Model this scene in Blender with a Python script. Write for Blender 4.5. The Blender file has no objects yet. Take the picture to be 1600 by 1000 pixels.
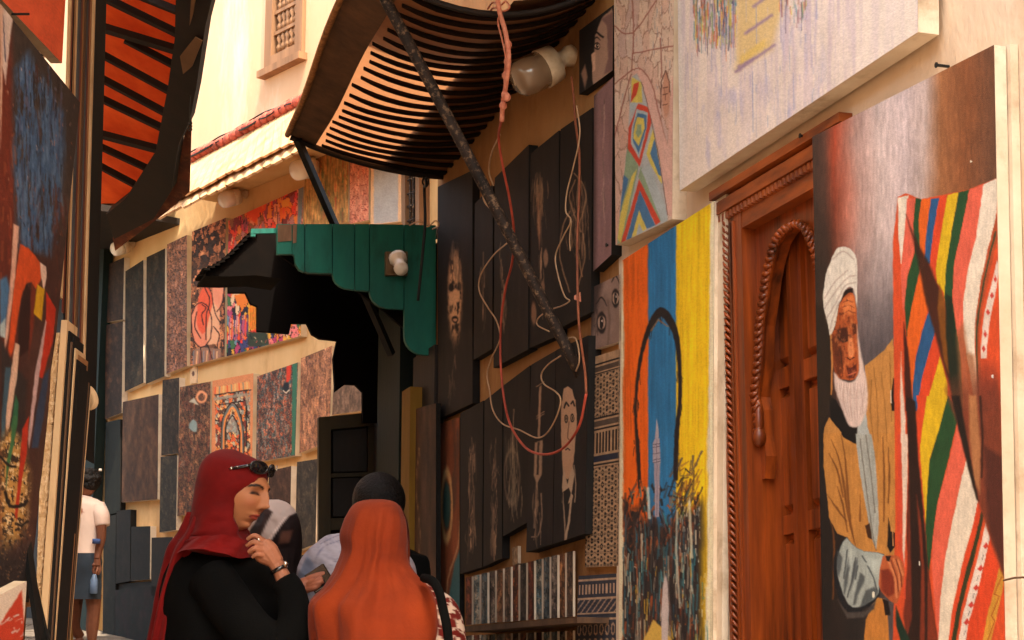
import bpy, bmesh, math, random
import numpy as np
from mathutils import Vector, Matrix
R_ = math.radians
C = bpy.context.scene.collection
rng = np.random.RandomState(7)
random.seed(7)

# ------------------------------------------------------------------ camera
CAM = np.array([0.0, 0.0, 1.5]); PITCH = math.atan(630/3000.0); FPX = 3000.0
cd = bpy.data.cameras.new('camera'); cam = bpy.data.objects.new('camera', cd); C.objects.link(cam)
cam.location = CAM; cam.rotation_euler = (math.pi/2 + PITCH, 0, 0)
cd.sensor_width = 36; cd.lens = FPX/1600*36; cd.clip_end = 500; cd.clip_start = 0.05
bpy.context.scene.camera = cam

# ------------------------------------------------------------------ light
SUN_EL = R_(64); SUN_AZ = math.atan2(.36, -.933)
w = bpy.data.worlds.new('World'); bpy.context.scene.world = w; w.use_nodes = True
nt = w.node_tree; nt.nodes.clear()
wo = nt.nodes.new('ShaderNodeOutputWorld'); bg = nt.nodes.new('ShaderNodeBackground')
sky = nt.nodes.new('ShaderNodeTexSky'); sky.sky_type = 'NISHITA'; sky.sun_disc = False
sky.sun_elevation = SUN_EL; sky.sun_rotation = SUN_AZ; sky.dust_density = 4; sky.air_density = 1.0; sky.ozone_density = 0.3
mx = nt.nodes.new('ShaderNodeMixRGB'); mx.blend_type = 'MULTIPLY'; mx.inputs[0].default_value = 1
mx.inputs[2].default_value = (1.0, .95, .80, 1)
nt.links.new(sky.outputs[0], mx.inputs[1]); nt.links.new(mx.outputs[0], bg.inputs[0]); nt.links.new(bg.outputs[0], wo.inputs[0])
bg.inputs[1].default_value = 0.15
sl = bpy.data.lights.new('sun', 'SUN'); sl.energy = 1.8; sl.angle = R_(.53); sl.color = (1, .89, .70)
so = bpy.data.objects.new('sun', sl); C.objects.link(so)
sd = Vector((math.sin(SUN_AZ)*math.cos(SUN_EL), math.cos(SUN_AZ)*math.cos(SUN_EL), math.sin(SUN_EL)))
so.rotation_euler = sd.to_track_quat('Z', 'Y').to_euler(); so.location = (2, -4, 12)
vs = bpy.context.scene.view_settings
bpy.context.scene.display_settings.display_device = 'sRGB'
vs.view_transform = 'Standard'; vs.look = 'None'; vs.gamma = 1; vs.use_curve_mapping = False; vs.exposure = 2.72
cy = bpy.context.scene.cycles
cy.max_bounces = 8; cy.diffuse_bounces = 5; cy.transparent_max_bounces = 6; cy.use_denoising = True

# ------------------------------------------------------------------ measuring the place
CP, SP = math.cos(PITCH), math.sin(PITCH)
def ray(x, y):
    v = 500 - y
    return np.array([x-800, FPX*CP - v*SP, FPX*SP + v*CP])
def at(x, y, Y):
    d = ray(x, y); return CAM + d*(Y/d[1])
def toimg(P):
    d = np.asarray(P, float) - CAM
    f = d[..., 1]*CP + d[..., 2]*SP; u = -d[..., 1]*SP + d[..., 2]*CP
    return 800 + FPX*d[..., 0]/f, 500 - FPX*u/f
class Plane:
    def __init__(s, p, tan):
        th = math.atan(tan); s.p = np.array([p[0], p[1], 0.0])
        s.d = np.array([-math.sin(th), math.cos(th), 0]); s.n = np.array([-math.cos(th), -math.sin(th), 0])
    def hit(s, x, y, off=0.0):
        d = ray(x, y); p = s.p + s.n*off
        return CAM + d*(np.dot(p-CAM, s.n)/np.dot(d, s.n))
    def sz(s, x, y, off=0.0):
        h = s.hit(x, y, off); return float(np.dot(h-s.p, s.d)), float(h[2])
    def W(s, a, z, off=0.0):
        q = s.p + s.d*a + s.n*off; return np.array([q[0], q[1], z])
WR = Plane((.56, 5.0), 1020/3065.)
WF = Plane((-3.0, 14.5), 2470/3065.)
WL = Plane((-1.20, 0.0), -0.033); WL.n = -WL.n
def ground(Y):
    return 0.117*Y if Y < 6 else .702 + .17*(Y-6)

# ------------------------------------------------------------------ mesh helpers
def mk(name, V, F, mat=None, parent=None, smooth=False, cols=None, col_domain='POINT'):
    me = bpy.data.meshes.new(name)
    V = np.asarray(V, dtype=np.float64)
    org = np.array(parent['org']) if parent is not None else np.zeros(3)
    me.from_pydata((V-org).tolist(), [], [tuple(int(i) for i in f) for f in F]); me.update()
    o = bpy.data.objects.new(name, me); C.objects.link(o)
    if parent is not None: o.parent = parent
    if mat: me.materials.append(mat)
    if smooth: me.polygons.foreach_set('use_smooth', [True]*len(me.polygons))
    if cols is not None:
        a = me.color_attributes.new('Col', 'FLOAT_COLOR', 'POINT')
        c = np.ones((len(V), 4), dtype=np.float32); c[:, :3] = cols
        a.data.foreach_set('color', c.ravel())
    o['org'] = [float(v) for v in org]
    return o
def gridmesh(name, V, nu, nv, mat, parent=None, cols=None, smooth=False):
    """V: (nv*nu,3) rows"""
    V = np.asarray(V, float)
    org = np.array(parent['org']) if parent is not None else np.zeros(3)
    me = bpy.data.meshes.new(name)
    i = np.arange(nu-1)[None, :] + nu*np.arange(nv-1)[:, None]
    q = np.stack([i, i+1, i+1+nu, i+nu], -1).reshape(-1, 4)
    me.vertices.add(len(V)); me.vertices.foreach_set('co', (V-org).ravel())
    me.loops.add(q.size); me.loops.foreach_set('vertex_index', q.ravel().astype(np.int32))
    me.polygons.add(len(q)); me.polygons.foreach_set('loop_start', np.arange(0, q.size, 4, dtype=np.int32))
    if smooth: me.polygons.foreach_set('use_smooth', np.ones(len(q), bool))
    me.update(calc_edges=True)
    o = bpy.data.objects.new(name, me); C.objects.link(o)
    if parent is not None: o.parent = parent
    me.materials.append(mat)
    if cols is not None:
        a = me.color_attributes.new('Col', 'FLOAT_COLOR', 'POINT')
        c = np.ones((len(V), 4), dtype=np.float32); c[:, :3] = cols
        a.data.foreach_set('color', c.ravel())
    o['org'] = [float(v) for v in org]
    return o
def thing(name, label, cat, loc, group=None):
    o = bpy.data.objects.new(name, None); C.objects.link(o); o.location = Vector([float(v) for v in loc])
    o.empty_display_size = .1
    o['label'] = label; o['category'] = cat; o['org'] = [float(v) for v in loc]
    if group: o['group'] = group
    return o
def tag(o, label, cat, group=None, kind=None):
    o['label'] = label; o['category'] = cat
    if group: o['group'] = group
    if kind: o['kind'] = kind
    return o
def struct(o): o['kind'] = 'structure'; return o
class MB:
    def __init__(s): s.V = []; s.F = []; s.K = []
    def add(s, V, F, col=None):
        n = len(s.V); s.V += [list(map(float, v)) for v in V]; s.F += [[i+n for i in f] for f in F]
        if col is not None: s.K += [col]*len(V)
        return s
    def hexa(s, a, b, col=None):
        return s.add(list(a)+list(b), [[3, 2, 1, 0], [4, 5, 6, 7], [0, 1, 5, 4], [1, 2, 6, 5], [2, 3, 7, 6], [3, 0, 4, 7]], col)
    def wbox(s, pl, s0, s1, z0, z1, o0, o1, col=None):
        a = [pl.W(s0, z0, o0), pl.W(s1, z0, o0), pl.W(s1, z1, o0), pl.W(s0, z1, o0)]
        b = [pl.W(s0, z0, o1), pl.W(s1, z0, o1), pl.W(s1, z1, o1), pl.W(s0, z1, o1)]
        return s.hexa(a, b, col)
    def frustum(s, pl, s0, s1, z0, z1, o0, o1, bev, col=None):
        a = [pl.W(s0, z0, o0), pl.W(s1, z0, o0), pl.W(s1, z1, o0), pl.W(s0, z1, o0)]
        b = [pl.W(s0+bev, z0+bev, o1), pl.W(s1-bev, z0+bev, o1), pl.W(s1-bev, z1-bev, o1), pl.W(s0+bev, z1-bev, o1)]
        return s.hexa(a, b, col)
    def quadslab(s, q, thick, n, col=None):
        n = np.asarray(n, float); q = [np.asarray(p, float) for p in q]
        return s.hexa([p - n*thick for p in q], q, col)
    def bar(s, a, b, w, h, up=(0, 0, 1), col=None):
        a = np.asarray(a, float); b = np.asarray(b, float); d = b-a; d /= np.linalg.norm(d)
        r = np.cross(d, up); r /= np.linalg.norm(r); u = np.cross(r, d)
        o = [(-w/2, -h/2), (w/2, -h/2), (w/2, h/2), (-w/2, h/2)]
        return s.hexa([a+r*x+u*y for x, y in o], [b+r*x+u*y for x, y in o], col)
    def tube(s, pts, rad, n=8, col=None, cap=True):
        P = np.asarray(pts, float); m = len(P)
        r = np.full(m, rad) if np.isscalar(rad) else np.asarray(rad, float)
        T = np.gradient(P, axis=0); T /= np.linalg.norm(T, axis=1)[:, None]+1e-12
        u = np.cross(T[0], (0.13, .21, .97)); u /= np.linalg.norm(u)
        V = []
        for i in range(m):
            u = u - T[i]*np.dot(u, T[i]); u /= np.linalg.norm(u); v = np.cross(T[i], u)
            for k in range(n):
                a = 2*math.pi*k/n; V.append(P[i] + r[i]*(u*math.cos(a)+v*math.sin(a)))
        F = [[i*n+k, i*n+(k+1) % n, (i+1)*n+(k+1) % n, (i+1)*n+k] for i in range(m-1) for k in range(n)]
        if cap: F += [list(range(n))[::-1], [(m-1)*n+k for k in range(n)]]
        return s.add(V, F, col)
    def lathe(s, p, axis, prof, n=20, col=None):
        """prof: (t along axis, radius)"""
        ax = np.asarray(axis, float); ax /= np.linalg.norm(ax)
        u = np.cross(ax, (.1, .2, .97)); u /= np.linalg.norm(u); v = np.cross(ax, u); p = np.asarray(p, float)
        V = [p+ax*t+r*(u*math.cos(2*math.pi*k/n)+v*math.sin(2*math.pi*k/n)) for t, r in prof for k in range(n)]
        m = len(prof)
        F = [[i*n+k, i*n+(k+1) % n, (i+1)*n+(k+1) % n, (i+1)*n+k] for i in range(m-1) for k in range(n)]
        F += [list(range(n))[::-1], [(m-1)*n+k for k in range(n)]]
        return s.add(V, F, col)
    def ball(s, c, r, nu=10, nv=7, col=None):
        c = np.asarray(c, float); r = np.ones(3)*r; V = []
        for j in range(nv+1):
            t = math.pi*j/nv
            for k in range(nu):
                a = 2*math.pi*k/nu; V.append(c + r*np.array([math.sin(t)*math.cos(a), math.sin(t)*math.sin(a), math.cos(t)]))
        F = [[j*nu+k, (j+1)*nu+k, (j+1)*nu+(k+1) % nu, j*nu+(k+1) % nu] for j in range(nv) for k in range(nu)]
        return s.add(V, F, col)
    def build(s, name, mat, parent=None, smooth=False):
        return mk(name, s.V, s.F, mat, parent, smooth, np.array(s.K) if s.K else None)
def cat(pts, n=8):
    """Catmull-Rom through pts"""
    P = np.asarray(pts, float); P = np.vstack([2*P[0]-P[1], P, 2*P[-1]-P[-2]]); out = []
    for i in range(1, len(P)-2):
        for k in range(n):
            t = k/n; a, b, c, d = P[i-1], P[i], P[i+1], P[i+2]
            out.append(.5*((2*b)+(-a+c)*t+(2*a-5*b+4*c-d)*t*t+(-a+3*b-3*c+d)*t**3))
    out.append(P[-2]); return np.array(out)

# ------------------------------------------------------------------ materials
def s2l(c):
    c = np.asarray(c, float)/255.; return np.where(c <= .04045, c/12.92, ((c+.055)/1.055)**2.4)
def lin(c): return tuple(s2l(c))+(1,)
def newmat(name):
    m = bpy.data.materials.new(name); m.use_nodes = True; n = m.node_tree
    return m, n, n.nodes['Principled BSDF']
def N(n, t, **k):
    q = n.nodes.new('ShaderNode'+t)
    for a, b in k.items(): setattr(q, a, b)
    return q
def coords(n, scale=(1, 1, 1), rotz=0, kind='Object'):
    tc = N(n, 'TexCoord'); mp = N(n, 'Mapping'); mp.inputs['Scale'].default_value = scale; mp.inputs['Rotation'].default_value = (0, 0, rotz)
    n.links.new(tc.outputs[kind], mp.inputs[0]); return mp.outputs[0]
def surf(name, base, c2=None, rough=.8, nscale=4, stretch=(1, 1, 1), bump=.2, bscale=60, bdist=.004, spec=.3, detail=6, rotz=0, c3=None, stain=3., metal=0):
    """two-tone noise colour with a larger stain tone and a fine bump"""
    m, n, b = newmat(name); L = n.links
    co = coords(n, stretch, rotz)
    nz = N(n, 'TexNoise'); nz.inputs['Scale'].default_value = nscale; nz.inputs['Detail'].default_value = detail; nz.inputs['Roughness'].default_value = .62
    L.new(co, nz.inputs['Vector'])
    r = N(n, 'ValToRGB'); e = r.color_ramp.elements; e[0].position = .33; e[1].position = .68
    e[0].color = lin(c2 if c2 is not None else [v*.85 for v in base]); e[1].color = lin(base)
    L.new(nz.outputs[0], r.inputs[0]); out = r.outputs[0]
    if c3 is not None:
        n3 = N(n, 'TexNoise'); n3.inputs['Scale'].default_value = stain; n3.inputs['Detail'].default_value = 8; n3.inputs['Roughness'].default_value = .7
        L.new(co, n3.inputs['Vector']); r3 = N(n, 'ValToRGB'); r3.color_ramp.elements[0].position = .52; r3.color_ramp.elements[1].position = .7
        L.new(n3.outputs[0], r3.inputs[0]); mix = N(n, 'MixRGB'); L.new(r3.outputs[0], mix.inputs[0]); L.new(out, mix.inputs[1]); mix.inputs[2].default_value = lin(c3); out = mix.outputs[0]
    L.new(out, b.inputs['Base Color'])
    b.inputs['Roughness'].default_value = rough; b.inputs['Specular IOR Level'].default_value = spec; b.inputs['Metallic'].default_value = metal
    if bump:
        nb = N(n, 'TexNoise'); nb.inputs['Scale'].default_value = bscale; nb.inputs['Detail'].default_value = 8; L.new(co, nb.inputs['Vector'])
        bp = N(n, 'Bump'); bp.inputs['Strength'].default_value = bump; bp.inputs['Distance'].default_value = bdist
        L.new(nb.outputs[0], bp.inputs['Height']); L.new(bp.outputs[0], b.inputs['Normal'])
    return m
def attrmat(name, rough=.75, spec=.25, bump=.15, bscale=350, trans=0., bdist=.002, sheen=0, mul=None):
    m, n, b = newmat(name); L = n.links
    a = N(n, 'Attribute'); a.attribute_name = 'Col'; 
    nz = N(n, 'TexNoise'); nz.inputs['Scale'].default_value = 14; nz.inputs['Detail'].default_value = 8; L.new(coords(n), nz.inputs['Vector'])
    r = N(n, 'ValToRGB'); r.color_ramp.elements[0].position = .3; r.color_ramp.elements[1].position = .75
    r.color_ramp.elements[0].color = (.90, .90, .90, 1); r.color_ramp.elements[1].color = (1, 1, 1, 1); L.new(nz.outputs[0], r.inputs[0])
    mi = N(n, 'MixRGB', blend_type='MULTIPLY'); mi.inputs[0].default_value = 1; L.new(a.outputs[0], mi.inputs[1]); L.new(r.outputs[0], mi.inputs[2])
    L.new(mi.outputs[0], b.inputs['Base Color']); b.inputs['Roughness'].default_value = rough; b.inputs['Specular IOR Level'].default_value = spec
    nb = N(n, 'TexNoise'); nb.inputs['Scale'].default_value = bscale; nb.inputs['Detail'].default_value = 3; L.new(coords(n), nb.inputs['Vector'])
    bp = N(n, 'Bump'); bp.inputs['Strength'].default_value = bump; bp.inputs['Distance'].default_value = bdist
    L.new(nb.outputs[0], bp.inputs['Height']); L.new(bp.outputs[0], b.inputs['Normal'])
    if sheen: b.inputs['Sheen Weight'].default_value = sheen
    return m
M = {}
M['plaster'] = surf('plaster', (218, 196, 170), (202, 176, 148), nscale=1.6, stretch=(1, 1, .55), bump=.55, bscale=22, bdist=.012, c3=(186, 152, 120), stain=1.1, rough=.92)
M['shaded_plaster'] = surf('plaster_awning_shade', (176, 130, 80), (142, 98, 54), nscale=1.8, stretch=(1, 1, .5), bump=.55, bscale=20, bdist=.012, c3=(116, 78, 42), stain=1.6, rough=.92)  # wall plaster in a darker ochre that carries the awning's shade
M['plaster_ochre'] = surf('plaster_ochre', (228, 188, 134), (208, 164, 108), nscale=1.8, stretch=(1, 1, .4), bump=.5, bscale=20, bdist=.012, c3=(180, 135, 85), stain=1.3, rough=.92)
M['plaster_cream'] = surf('plaster_cream', (204, 170, 140), (188, 152, 120), nscale=.9, stretch=(1, 1, .3), bump=.4, bscale=14, bdist=.012, c3=(216, 202, 184), stain=.8, rough=.92)
M['paving'] = surf('paving', (120, 108, 96), (84, 74, 66), nscale=3, bump=.5, bscale=14, bdist=.02, rough=.8)
M['art'] = attrmat('painted_cloth', bump=.35, bscale=420, bdist=.0025)
M['print'] = attrmat('painted_card', rough=.7)
M['stretcher'] = surf('stretcher_wood', (214, 190, 158), (188, 160, 124), nscale=6, bump=.1, rough=.8)
M['dark_side'] = surf('dark_canvas_side', (24, 19, 16), (14, 12, 10), nscale=8, bump=.1, rough=.85)
M['white_side'] = surf('white_canvas_side', (222, 206, 184), (196, 176, 150), nscale=5, bump=.2, rough=.85, c3=(160, 138, 112), stain=4)
def wood(name, c1, c2, c3=None, rough=.45, axis=2, sc=10):
    st = [1, 1, 1]; st[axis] = .06
    return surf(name, c1, c2, nscale=sc, stretch=tuple(st), bump=.25, bscale=sc*5, bdist=.003, rough=rough, spec=.4, c3=c3, stain=sc*.35, detail=9)
M['door_wood'] = wood('door_wood', (158, 72, 22), (58, 24, 9), (96, 40, 13), sc=26, rough=.34)
M['door_wood_h'] = surf('door_wood_lintel', (166, 82, 28), (84, 36, 12), nscale=18, stretch=(.25, .25, 1.2), bump=.25, bscale=60, bdist=.003, rough=.45, spec=.4, detail=9)
M['dark_wood'] = wood('dark_wood', (36, 23, 15), (16, 10, 7), rough=.7)
M['old_wood'] = wood('old_wood', (112, 82, 56), (66, 46, 32), rough=.8)
M['rust_iron'] = surf('rusty_iron', (58, 44, 36), (24, 19, 17), nscale=14, bump=.5, bscale=60, bdist=.003, rough=.7, c3=(150, 120, 92), stain=60)
M['black_iron'] = surf('black_iron', (26, 24, 23), (14, 13, 12), nscale=10, bump=.2, rough=.6)
M['green_paint'] = surf('green_paint', (22, 116, 100), (15, 86, 76), nscale=5, stretch=(1, 1, .3), bump=.35, bscale=40, bdist=.004, rough=.6, c3=(12, 62, 54), stain=9)
M['brown_patch'] = surf('bare_board', (128, 96, 74), (92, 66, 48), nscale=20, stretch=(1, 1, .2), bump=.4, rough=.85)
# ------------------------------------------------------------------ paint: colours worked out point by point on the cloth
def _h(ix, iy, s):
    n = (ix.astype(np.int64)*374761393 + iy.astype(np.int64)*668265263 + s*974634777) & 0x7fffffff
    n = ((n ^ (n >> 13))*1274126177) & 0x7fffffff
    n = ((n ^ (n >> 16))*668265263) & 0x7fffffff
    return ((n ^ (n >> 15)) & 0xffff)/65535.0
def vnoise(x, y, s=0):
    ix = np.floor(x); iy = np.floor(y); fx = x-ix; fy = y-iy; fx = fx*fx*(3-2*fx); fy = fy*fy*(3-2*fy)
    a = _h(ix, iy, s); b = _h(ix+1, iy, s); c = _h(ix, iy+1, s); d = _h(ix+1, iy+1, s)
    return (a*(1-fx)+b*fx)*(1-fy)+(c*(1-fx)+d*fx)*fy
def fbm(x, y, s=0, o=4):
    r = 0; a = .5; t = 0
    for i in range(o):
        r = r+a*vnoise(x, y, s+i*17); t += a; a *= .55; x = x*2.03+5; y = y*2.03+9
    return r/t
def sm(a, b, t):
    t = np.clip((t-a)/(b-a+1e-9), 0, 1); return t*t*(3-2*t)
class Art:
    def __init__(s, X, Y, base=(200, 200, 200)):
        s.X = X; s.Y = Y; s.C = np.ones((len(X), 3))*np.array(base, float); s.wx = s.wy = 0
    def mix(s, m, col, idx=None):
        col = np.asarray(col, float)
        if idx is None: s.C = s.C*(1-m[:, None])+col*m[:, None]
        else: s.C[idx] = s.C[idx]*(1-m[:, None])+(col if col.ndim == 1 else col[idx])*m[:, None]
    def _idx(s, pts, pad):
        P = np.asarray(pts, float)
        return np.nonzero((s.X > P[:, 0].min()-pad) & (s.X < P[:, 0].max()+pad) & (s.Y > P[:, 1].min()-pad) & (s.Y < P[:, 1].max()+pad))[0]
    def poly(s, pts, col, soft=.9, a=1., smooth=0, clip=None):
        if smooth: 
            P = np.asarray(list(pts)+[pts[0]], float); pts = cat(P, smooth)[:-1]
        P = np.asarray(pts, float); i = s._idx(P, soft*2+1)
        if len(i) == 0: return s
        x = s.X[i]; y = s.Y[i]; ins = np.zeros(len(i), bool); d2 = np.full(len(i), 1e9); n = len(P)
        for k in range(n):
            x0, y0 = P[k]; x1, y1 = P[(k+1) % n]
            c = ((y0 > y) != (y1 > y)); 
            with np.errstate(divide='ignore', invalid='ignore'):
                xi = (x1-x0)*(y-y0)/(y1-y0+1e-12)+x0
            ins ^= (c & (x < xi))
            L = (x1-x0)**2+(y1-y0)**2+1e-9; t = np.clip(((x-x0)*(x1-x0)+(y-y0)*(y1-y0))/L, 0, 1)
            d2 = np.minimum(d2, (x-x0-t*(x1-x0))**2+(y-y0-t*(y1-y0))**2)
        d = np.sqrt(d2)*np.where(ins, 1, -1); m = sm(-soft, soft, d)*a
        if clip is not None: m = m*clip[i]
        s.mix(m, col, i); return s
    def line(s, pts, wd, col, soft=.8, a=1., smooth=0, clip=None):
        P = np.asarray(pts, float); wd = np.asarray(wd, float)*np.ones(len(P))
        if smooth: 
            wd = np.interp(np.linspace(0, len(P)-1, (len(P)-1)*smooth+1), np.arange(len(P)), wd); P = cat(P, smooth)
        i = s._idx(P, wd.max()+soft+1)
        if len(i) == 0: return s
        x = s.X[i]; y = s.Y[i]; best = np.full(len(i), -1e9)
        for k in range(len(P)-1):
            x0, y0 = P[k]; x1, y1 = P[k+1]; L = (x1-x0)**2+(y1-y0)**2+1e-9
            t = np.clip(((x-x0)*(x1-x0)+(y-y0)*(y1-y0))/L, 0, 1)
            d = np.sqrt((x-x0-t*(x1-x0))**2+(y-y0-t*(y1-y0))**2); best = np.maximum(best, (wd[k]*(1-t)+wd[k+1]*t)/2-d)
        m = sm(-soft, soft, best)*a
        if clip is not None: m = m*clip[i]
        s.mix(m, col, i); return s
    def ell(s, cx, cy, rx, ry, col, soft=.15, a=1., ring=None):
        d = np.sqrt(((s.X-cx)/rx)**2+((s.Y-cy)/ry)**2)
        m = sm(1+soft, 1-soft, d) if ring is None else sm(ring+soft, ring-soft, np.abs(d-1))
        s.mix(m*a, col); return s
    def region(s, pts, soft=1.):
        t = Art(s.X, s.Y, (0, 0, 0)); t.poly(pts, (1, 1, 1), soft); return t.C[:, 0]
    def mott(s, amt, sx, sy, seed=0, o=4):
        n = fbm(s.X/sx, s.Y/sy, seed, o)-.5; s.C = np.clip(s.C*(1+amt*2*n[:, None]), 0, 255); return s
    def weave(s, amt=.05):
        s.C = np.clip(s.C*(1+amt*(rng.rand(len(s.X), 1)-.5)*2), 0, 255); return s
def cells(A, cw, ch, pal, seed=0, edge=None, ew=.12, warp=.6, m=None, jit=.9, soft_=0.):
    x = A.X/cw+warp*(fbm(A.X/cw*.7, A.Y/ch*.7, seed+3)-.5)*2; y = A.Y/ch+warp*(fbm(A.X/cw*.7+40, A.Y/ch*.7, seed+5)-.5)*2
    ix = np.floor(x); iy = np.floor(y); f1 = np.full(len(x), 9.); f2 = np.full(len(x), 9.); idc = np.zeros(len(x))
    for a in (-1, 0, 1):
        for b in (-1, 0, 1):
            cx = ix+a; cy_ = iy+b; px = cx+.5+jit*(_h(cx, cy_, seed)-.5); py = cy_+.5+jit*(_h(cx, cy_, seed+1)-.5)
            d = np.hypot(x-px, y-py); c = _h(cx, cy_, seed+2); nr = d < f1
            f2 = np.where(nr, f1, np.minimum(f2, d)); idc = np.where(nr, c, idc); f1 = np.where(nr, d, f1)
    pal = np.asarray(pal, float); k = np.minimum((idc*len(pal)).astype(int), len(pal)-1); col = pal[k]
    if soft_ > 0:
        n1 = fbm(A.X/cw*1.7, A.Y/ch*1.3, seed+50, 4); q = sm(.25, .75, n1)*(len(pal)-1); k0 = q.astype(int); f = (q-k0)[:, None]; c2 = pal[k0]*(1-f)+pal[np.minimum(k0+1, len(pal)-1)]*f; col = col*(1-soft_)+c2*soft_
    mm = np.ones(len(x)) if m is None else m
    A.mix(mm, col)
    if edge is not None: A.mix(mm*sm(ew, ew*.4, f2-f1), edge)
    return A
def dabs(A, n, pal, lx, ly, wd, seed, x0, x1, y0, y1, a=.85, slope=0):
    r = np.random.RandomState(seed)
    for _ in range(n):
        x = r.uniform(x0, x1); y = r.uniform(y0, y1); l = r.uniform(.4, 1)
        dx = lx*l*r.uniform(-1, 1); dy = ly*l*r.uniform(-1, 1)+slope*dx
        A.line([(x-dx, y-dy), (x+dx, y+dy)], [wd*r.uniform(.4, 1), wd*r.uniform(.2, 1)], pal[r.randint(len(pal))], a=a*r.uniform(.6, 1))
    return A
def canvas(name, label, cat_, pl, q, thick, fn, step=1.6, K=1., side='stretcher', off=0., group=None, mat='art', parent=None, pname='painted_cloth', bname='stretcher', gap=.001, pw=None, wob=1.3):
    """a painting: cloth with the picture on it over a stretcher. q: four photo points TL TR BR BL of its front face."""
    P = [pl.hit(x, y, off+thick) for x, y in q] if pw is None else [np.asarray(p, float) for p in pw]
    if pw is not None: q = [tuple(float(t) for t in toimg(p)) for p in P]
    wpx = max(abs(q[1][0]-q[0][0]), abs(q[2][0]-q[3][0])); hpx = max(math.hypot(q[3][0]-q[0][0], q[3][1]-q[0][1]), abs(q[2][1]-q[1][1]))
    nu = max(4, int(wpx/step)+1); nv = max(4, int(hpx/step)+1)
    u = np.linspace(0, 1, nu)[None, :, None]; v = np.linspace(0, 1, nv)[:, None, None]
    G = (P[0]*(1-u)+P[1]*u)*(1-v)+(P[3]*(1-u)+P[2]*u)*v
    G = G.reshape(-1, 3); X, Y = toimg(G); A = Art(X, Y)
    U = np.broadcast_to(u, (nv, nu, 1)).ravel(); V = np.broadcast_to(v, (nv, nu, 1)).ravel(); A.U = U; A.V = V
    wx_ = (fbm(X/4.5, Y/8, 71, 2)-.5)*wob; wy_ = (fbm(X/4.5+30, Y/8, 72, 2)-.5)*wob*1.4; A.X = X+wx_; A.Y = Y+wy_
    fn(A); A.weave(.05)
    al = np.clip(s2l(np.clip(A.C, 0, 255))/K, .004, .88)
    loc = (P[2]+P[3])/2
    root = parent if parent is not None else thing(name, label, cat_, loc, group)
    gridmesh(pname, G, nu, nv, M[mat], root, al)
    if thick > .002:
        b = MB(); b.quadslab([p-pl.n*gap for p in P], thick-gap-.0005, pl.n); b.build(bname, M[side], root)
    return root
# ------------------------------------------------------------------ setting
gy = np.array([-14, -6, 0, 3, 6, 8, 11, 14, 18, 26, 60.]); gx = np.array([-40, -8, -4, -2, -1, 0, 1, 3, 20.])
GV = [(x, y, ground(y) if y > 0 else 0.0) for y in gy for x in gx]
struct(gridmesh('ground', GV, len(gx), len(gy), M['paving']))
# paving stones of the stepped lane
st = MB(); r = random.Random(3)
for j in range(34):
    y0 = 2.6+j*.40
    k = -4.4+r.uniform(0, .3)
    while k < 1.2:
        wd = r.uniform(.3, .6)
        x1 = k+wd-.012; y1 = y0+.388
        za, zb = ground(y0)+.012+r.uniform(0, .006), ground(y1)+.012+r.uniform(0, .006)
        st.hexa([(k, y0, za-.03), (x1, y0, za-.03), (x1, y1, zb-.03), (k, y1, zb-.03)], [(k, y0, za), (x1, y0, za), (x1, y1, zb), (k, y1, zb)])
        k += wd
o = st.build('paving_stones', M['paving']); o['kind'] = 'stuff'

def wallslab(name, label, pl, s0, s1, z0, z1, mat, parent=None, thick=.35, off=0.):
    b = MB(); b.wbox(pl, s0, s1, z0, z1, off-thick, off); o = b.build(name, mat, parent); return o
# right house: wall with a door opening
sD0, _ = WR.sz(1134, 700, .012); sI0, zI = WR.sz(1158, 356, .012)
sC, _ = WR.sz(1241, 357, -.028)          # middle of the arch
sI1 = min(2*sC-sI0, WR.sz(1277, 500)[0]); sD1 = sI1-(sD0-sI0)
sEnd, _ = WR.sz(683, 400)
rh = thing('house', 'cream plastered house on the right carrying the old man portrait and the carved door', 'house', WR.W(0, .5, 0))
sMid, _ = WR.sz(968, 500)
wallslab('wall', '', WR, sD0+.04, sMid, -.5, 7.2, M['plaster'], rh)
wallslab('wall', '', WR, sMid, sEnd, -.5, 7.2, M['shaded_plaster'], rh)
wallslab('wall', '', WR, -9, sI1-.04, -.5, 7.2, M['plaster'], rh)
wallslab('wall', '', WR, sI1-.04, sD0+.04, zI+.05, 7.2, M['plaster'], rh)
b = MB(); b.wbox(WR, -9, sEnd, -.5, 7.2, -3.0, -.36); b.build('house_body', M['plaster'], rh)
b = MB(); b.wbox(WR, -9.1, sEnd+.1, 7.2, 7.4, -3.2, .12); b.build('parapet', M['plaster'], rh)
# far house
fh = thing('house', 'ochre house beyond the lane hung with rows of paintings under a tiled eave', 'house', WF.W(0, 2.2, 0))
sF0, _ = WF.sz(720, 400)
_, zE = WF.sz(400, 262)
b = MB(); b.wbox(WF, sF0-1.5, 9, .5, zE, -.4, 0); b.build('wall', M['plaster_ochre'], fh)
# upper wall with a window opening
ws1, wz0 = WF.sz(420, 112); ws0, _ = WF.sz(474, 92); wz1 = wz0+1.75
for (a0, a1, c0, c1) in ((sF0-1.5, ws0, zE, 13), (ws1, 9, zE, 13), (ws0, ws1, zE, wz0), (ws0, ws1, wz1, 13)):
    b = MB(); b.wbox(WF, a0, a1, c0, c1, -.4, 0); b.build('wall', M['plaster_cream'], fh)
b = MB(); b.wbox(WF, sF0-1.5, 9, .5, 13, -3.4, -.41); b.build('house_body', M['plaster_cream'], fh)

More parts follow.
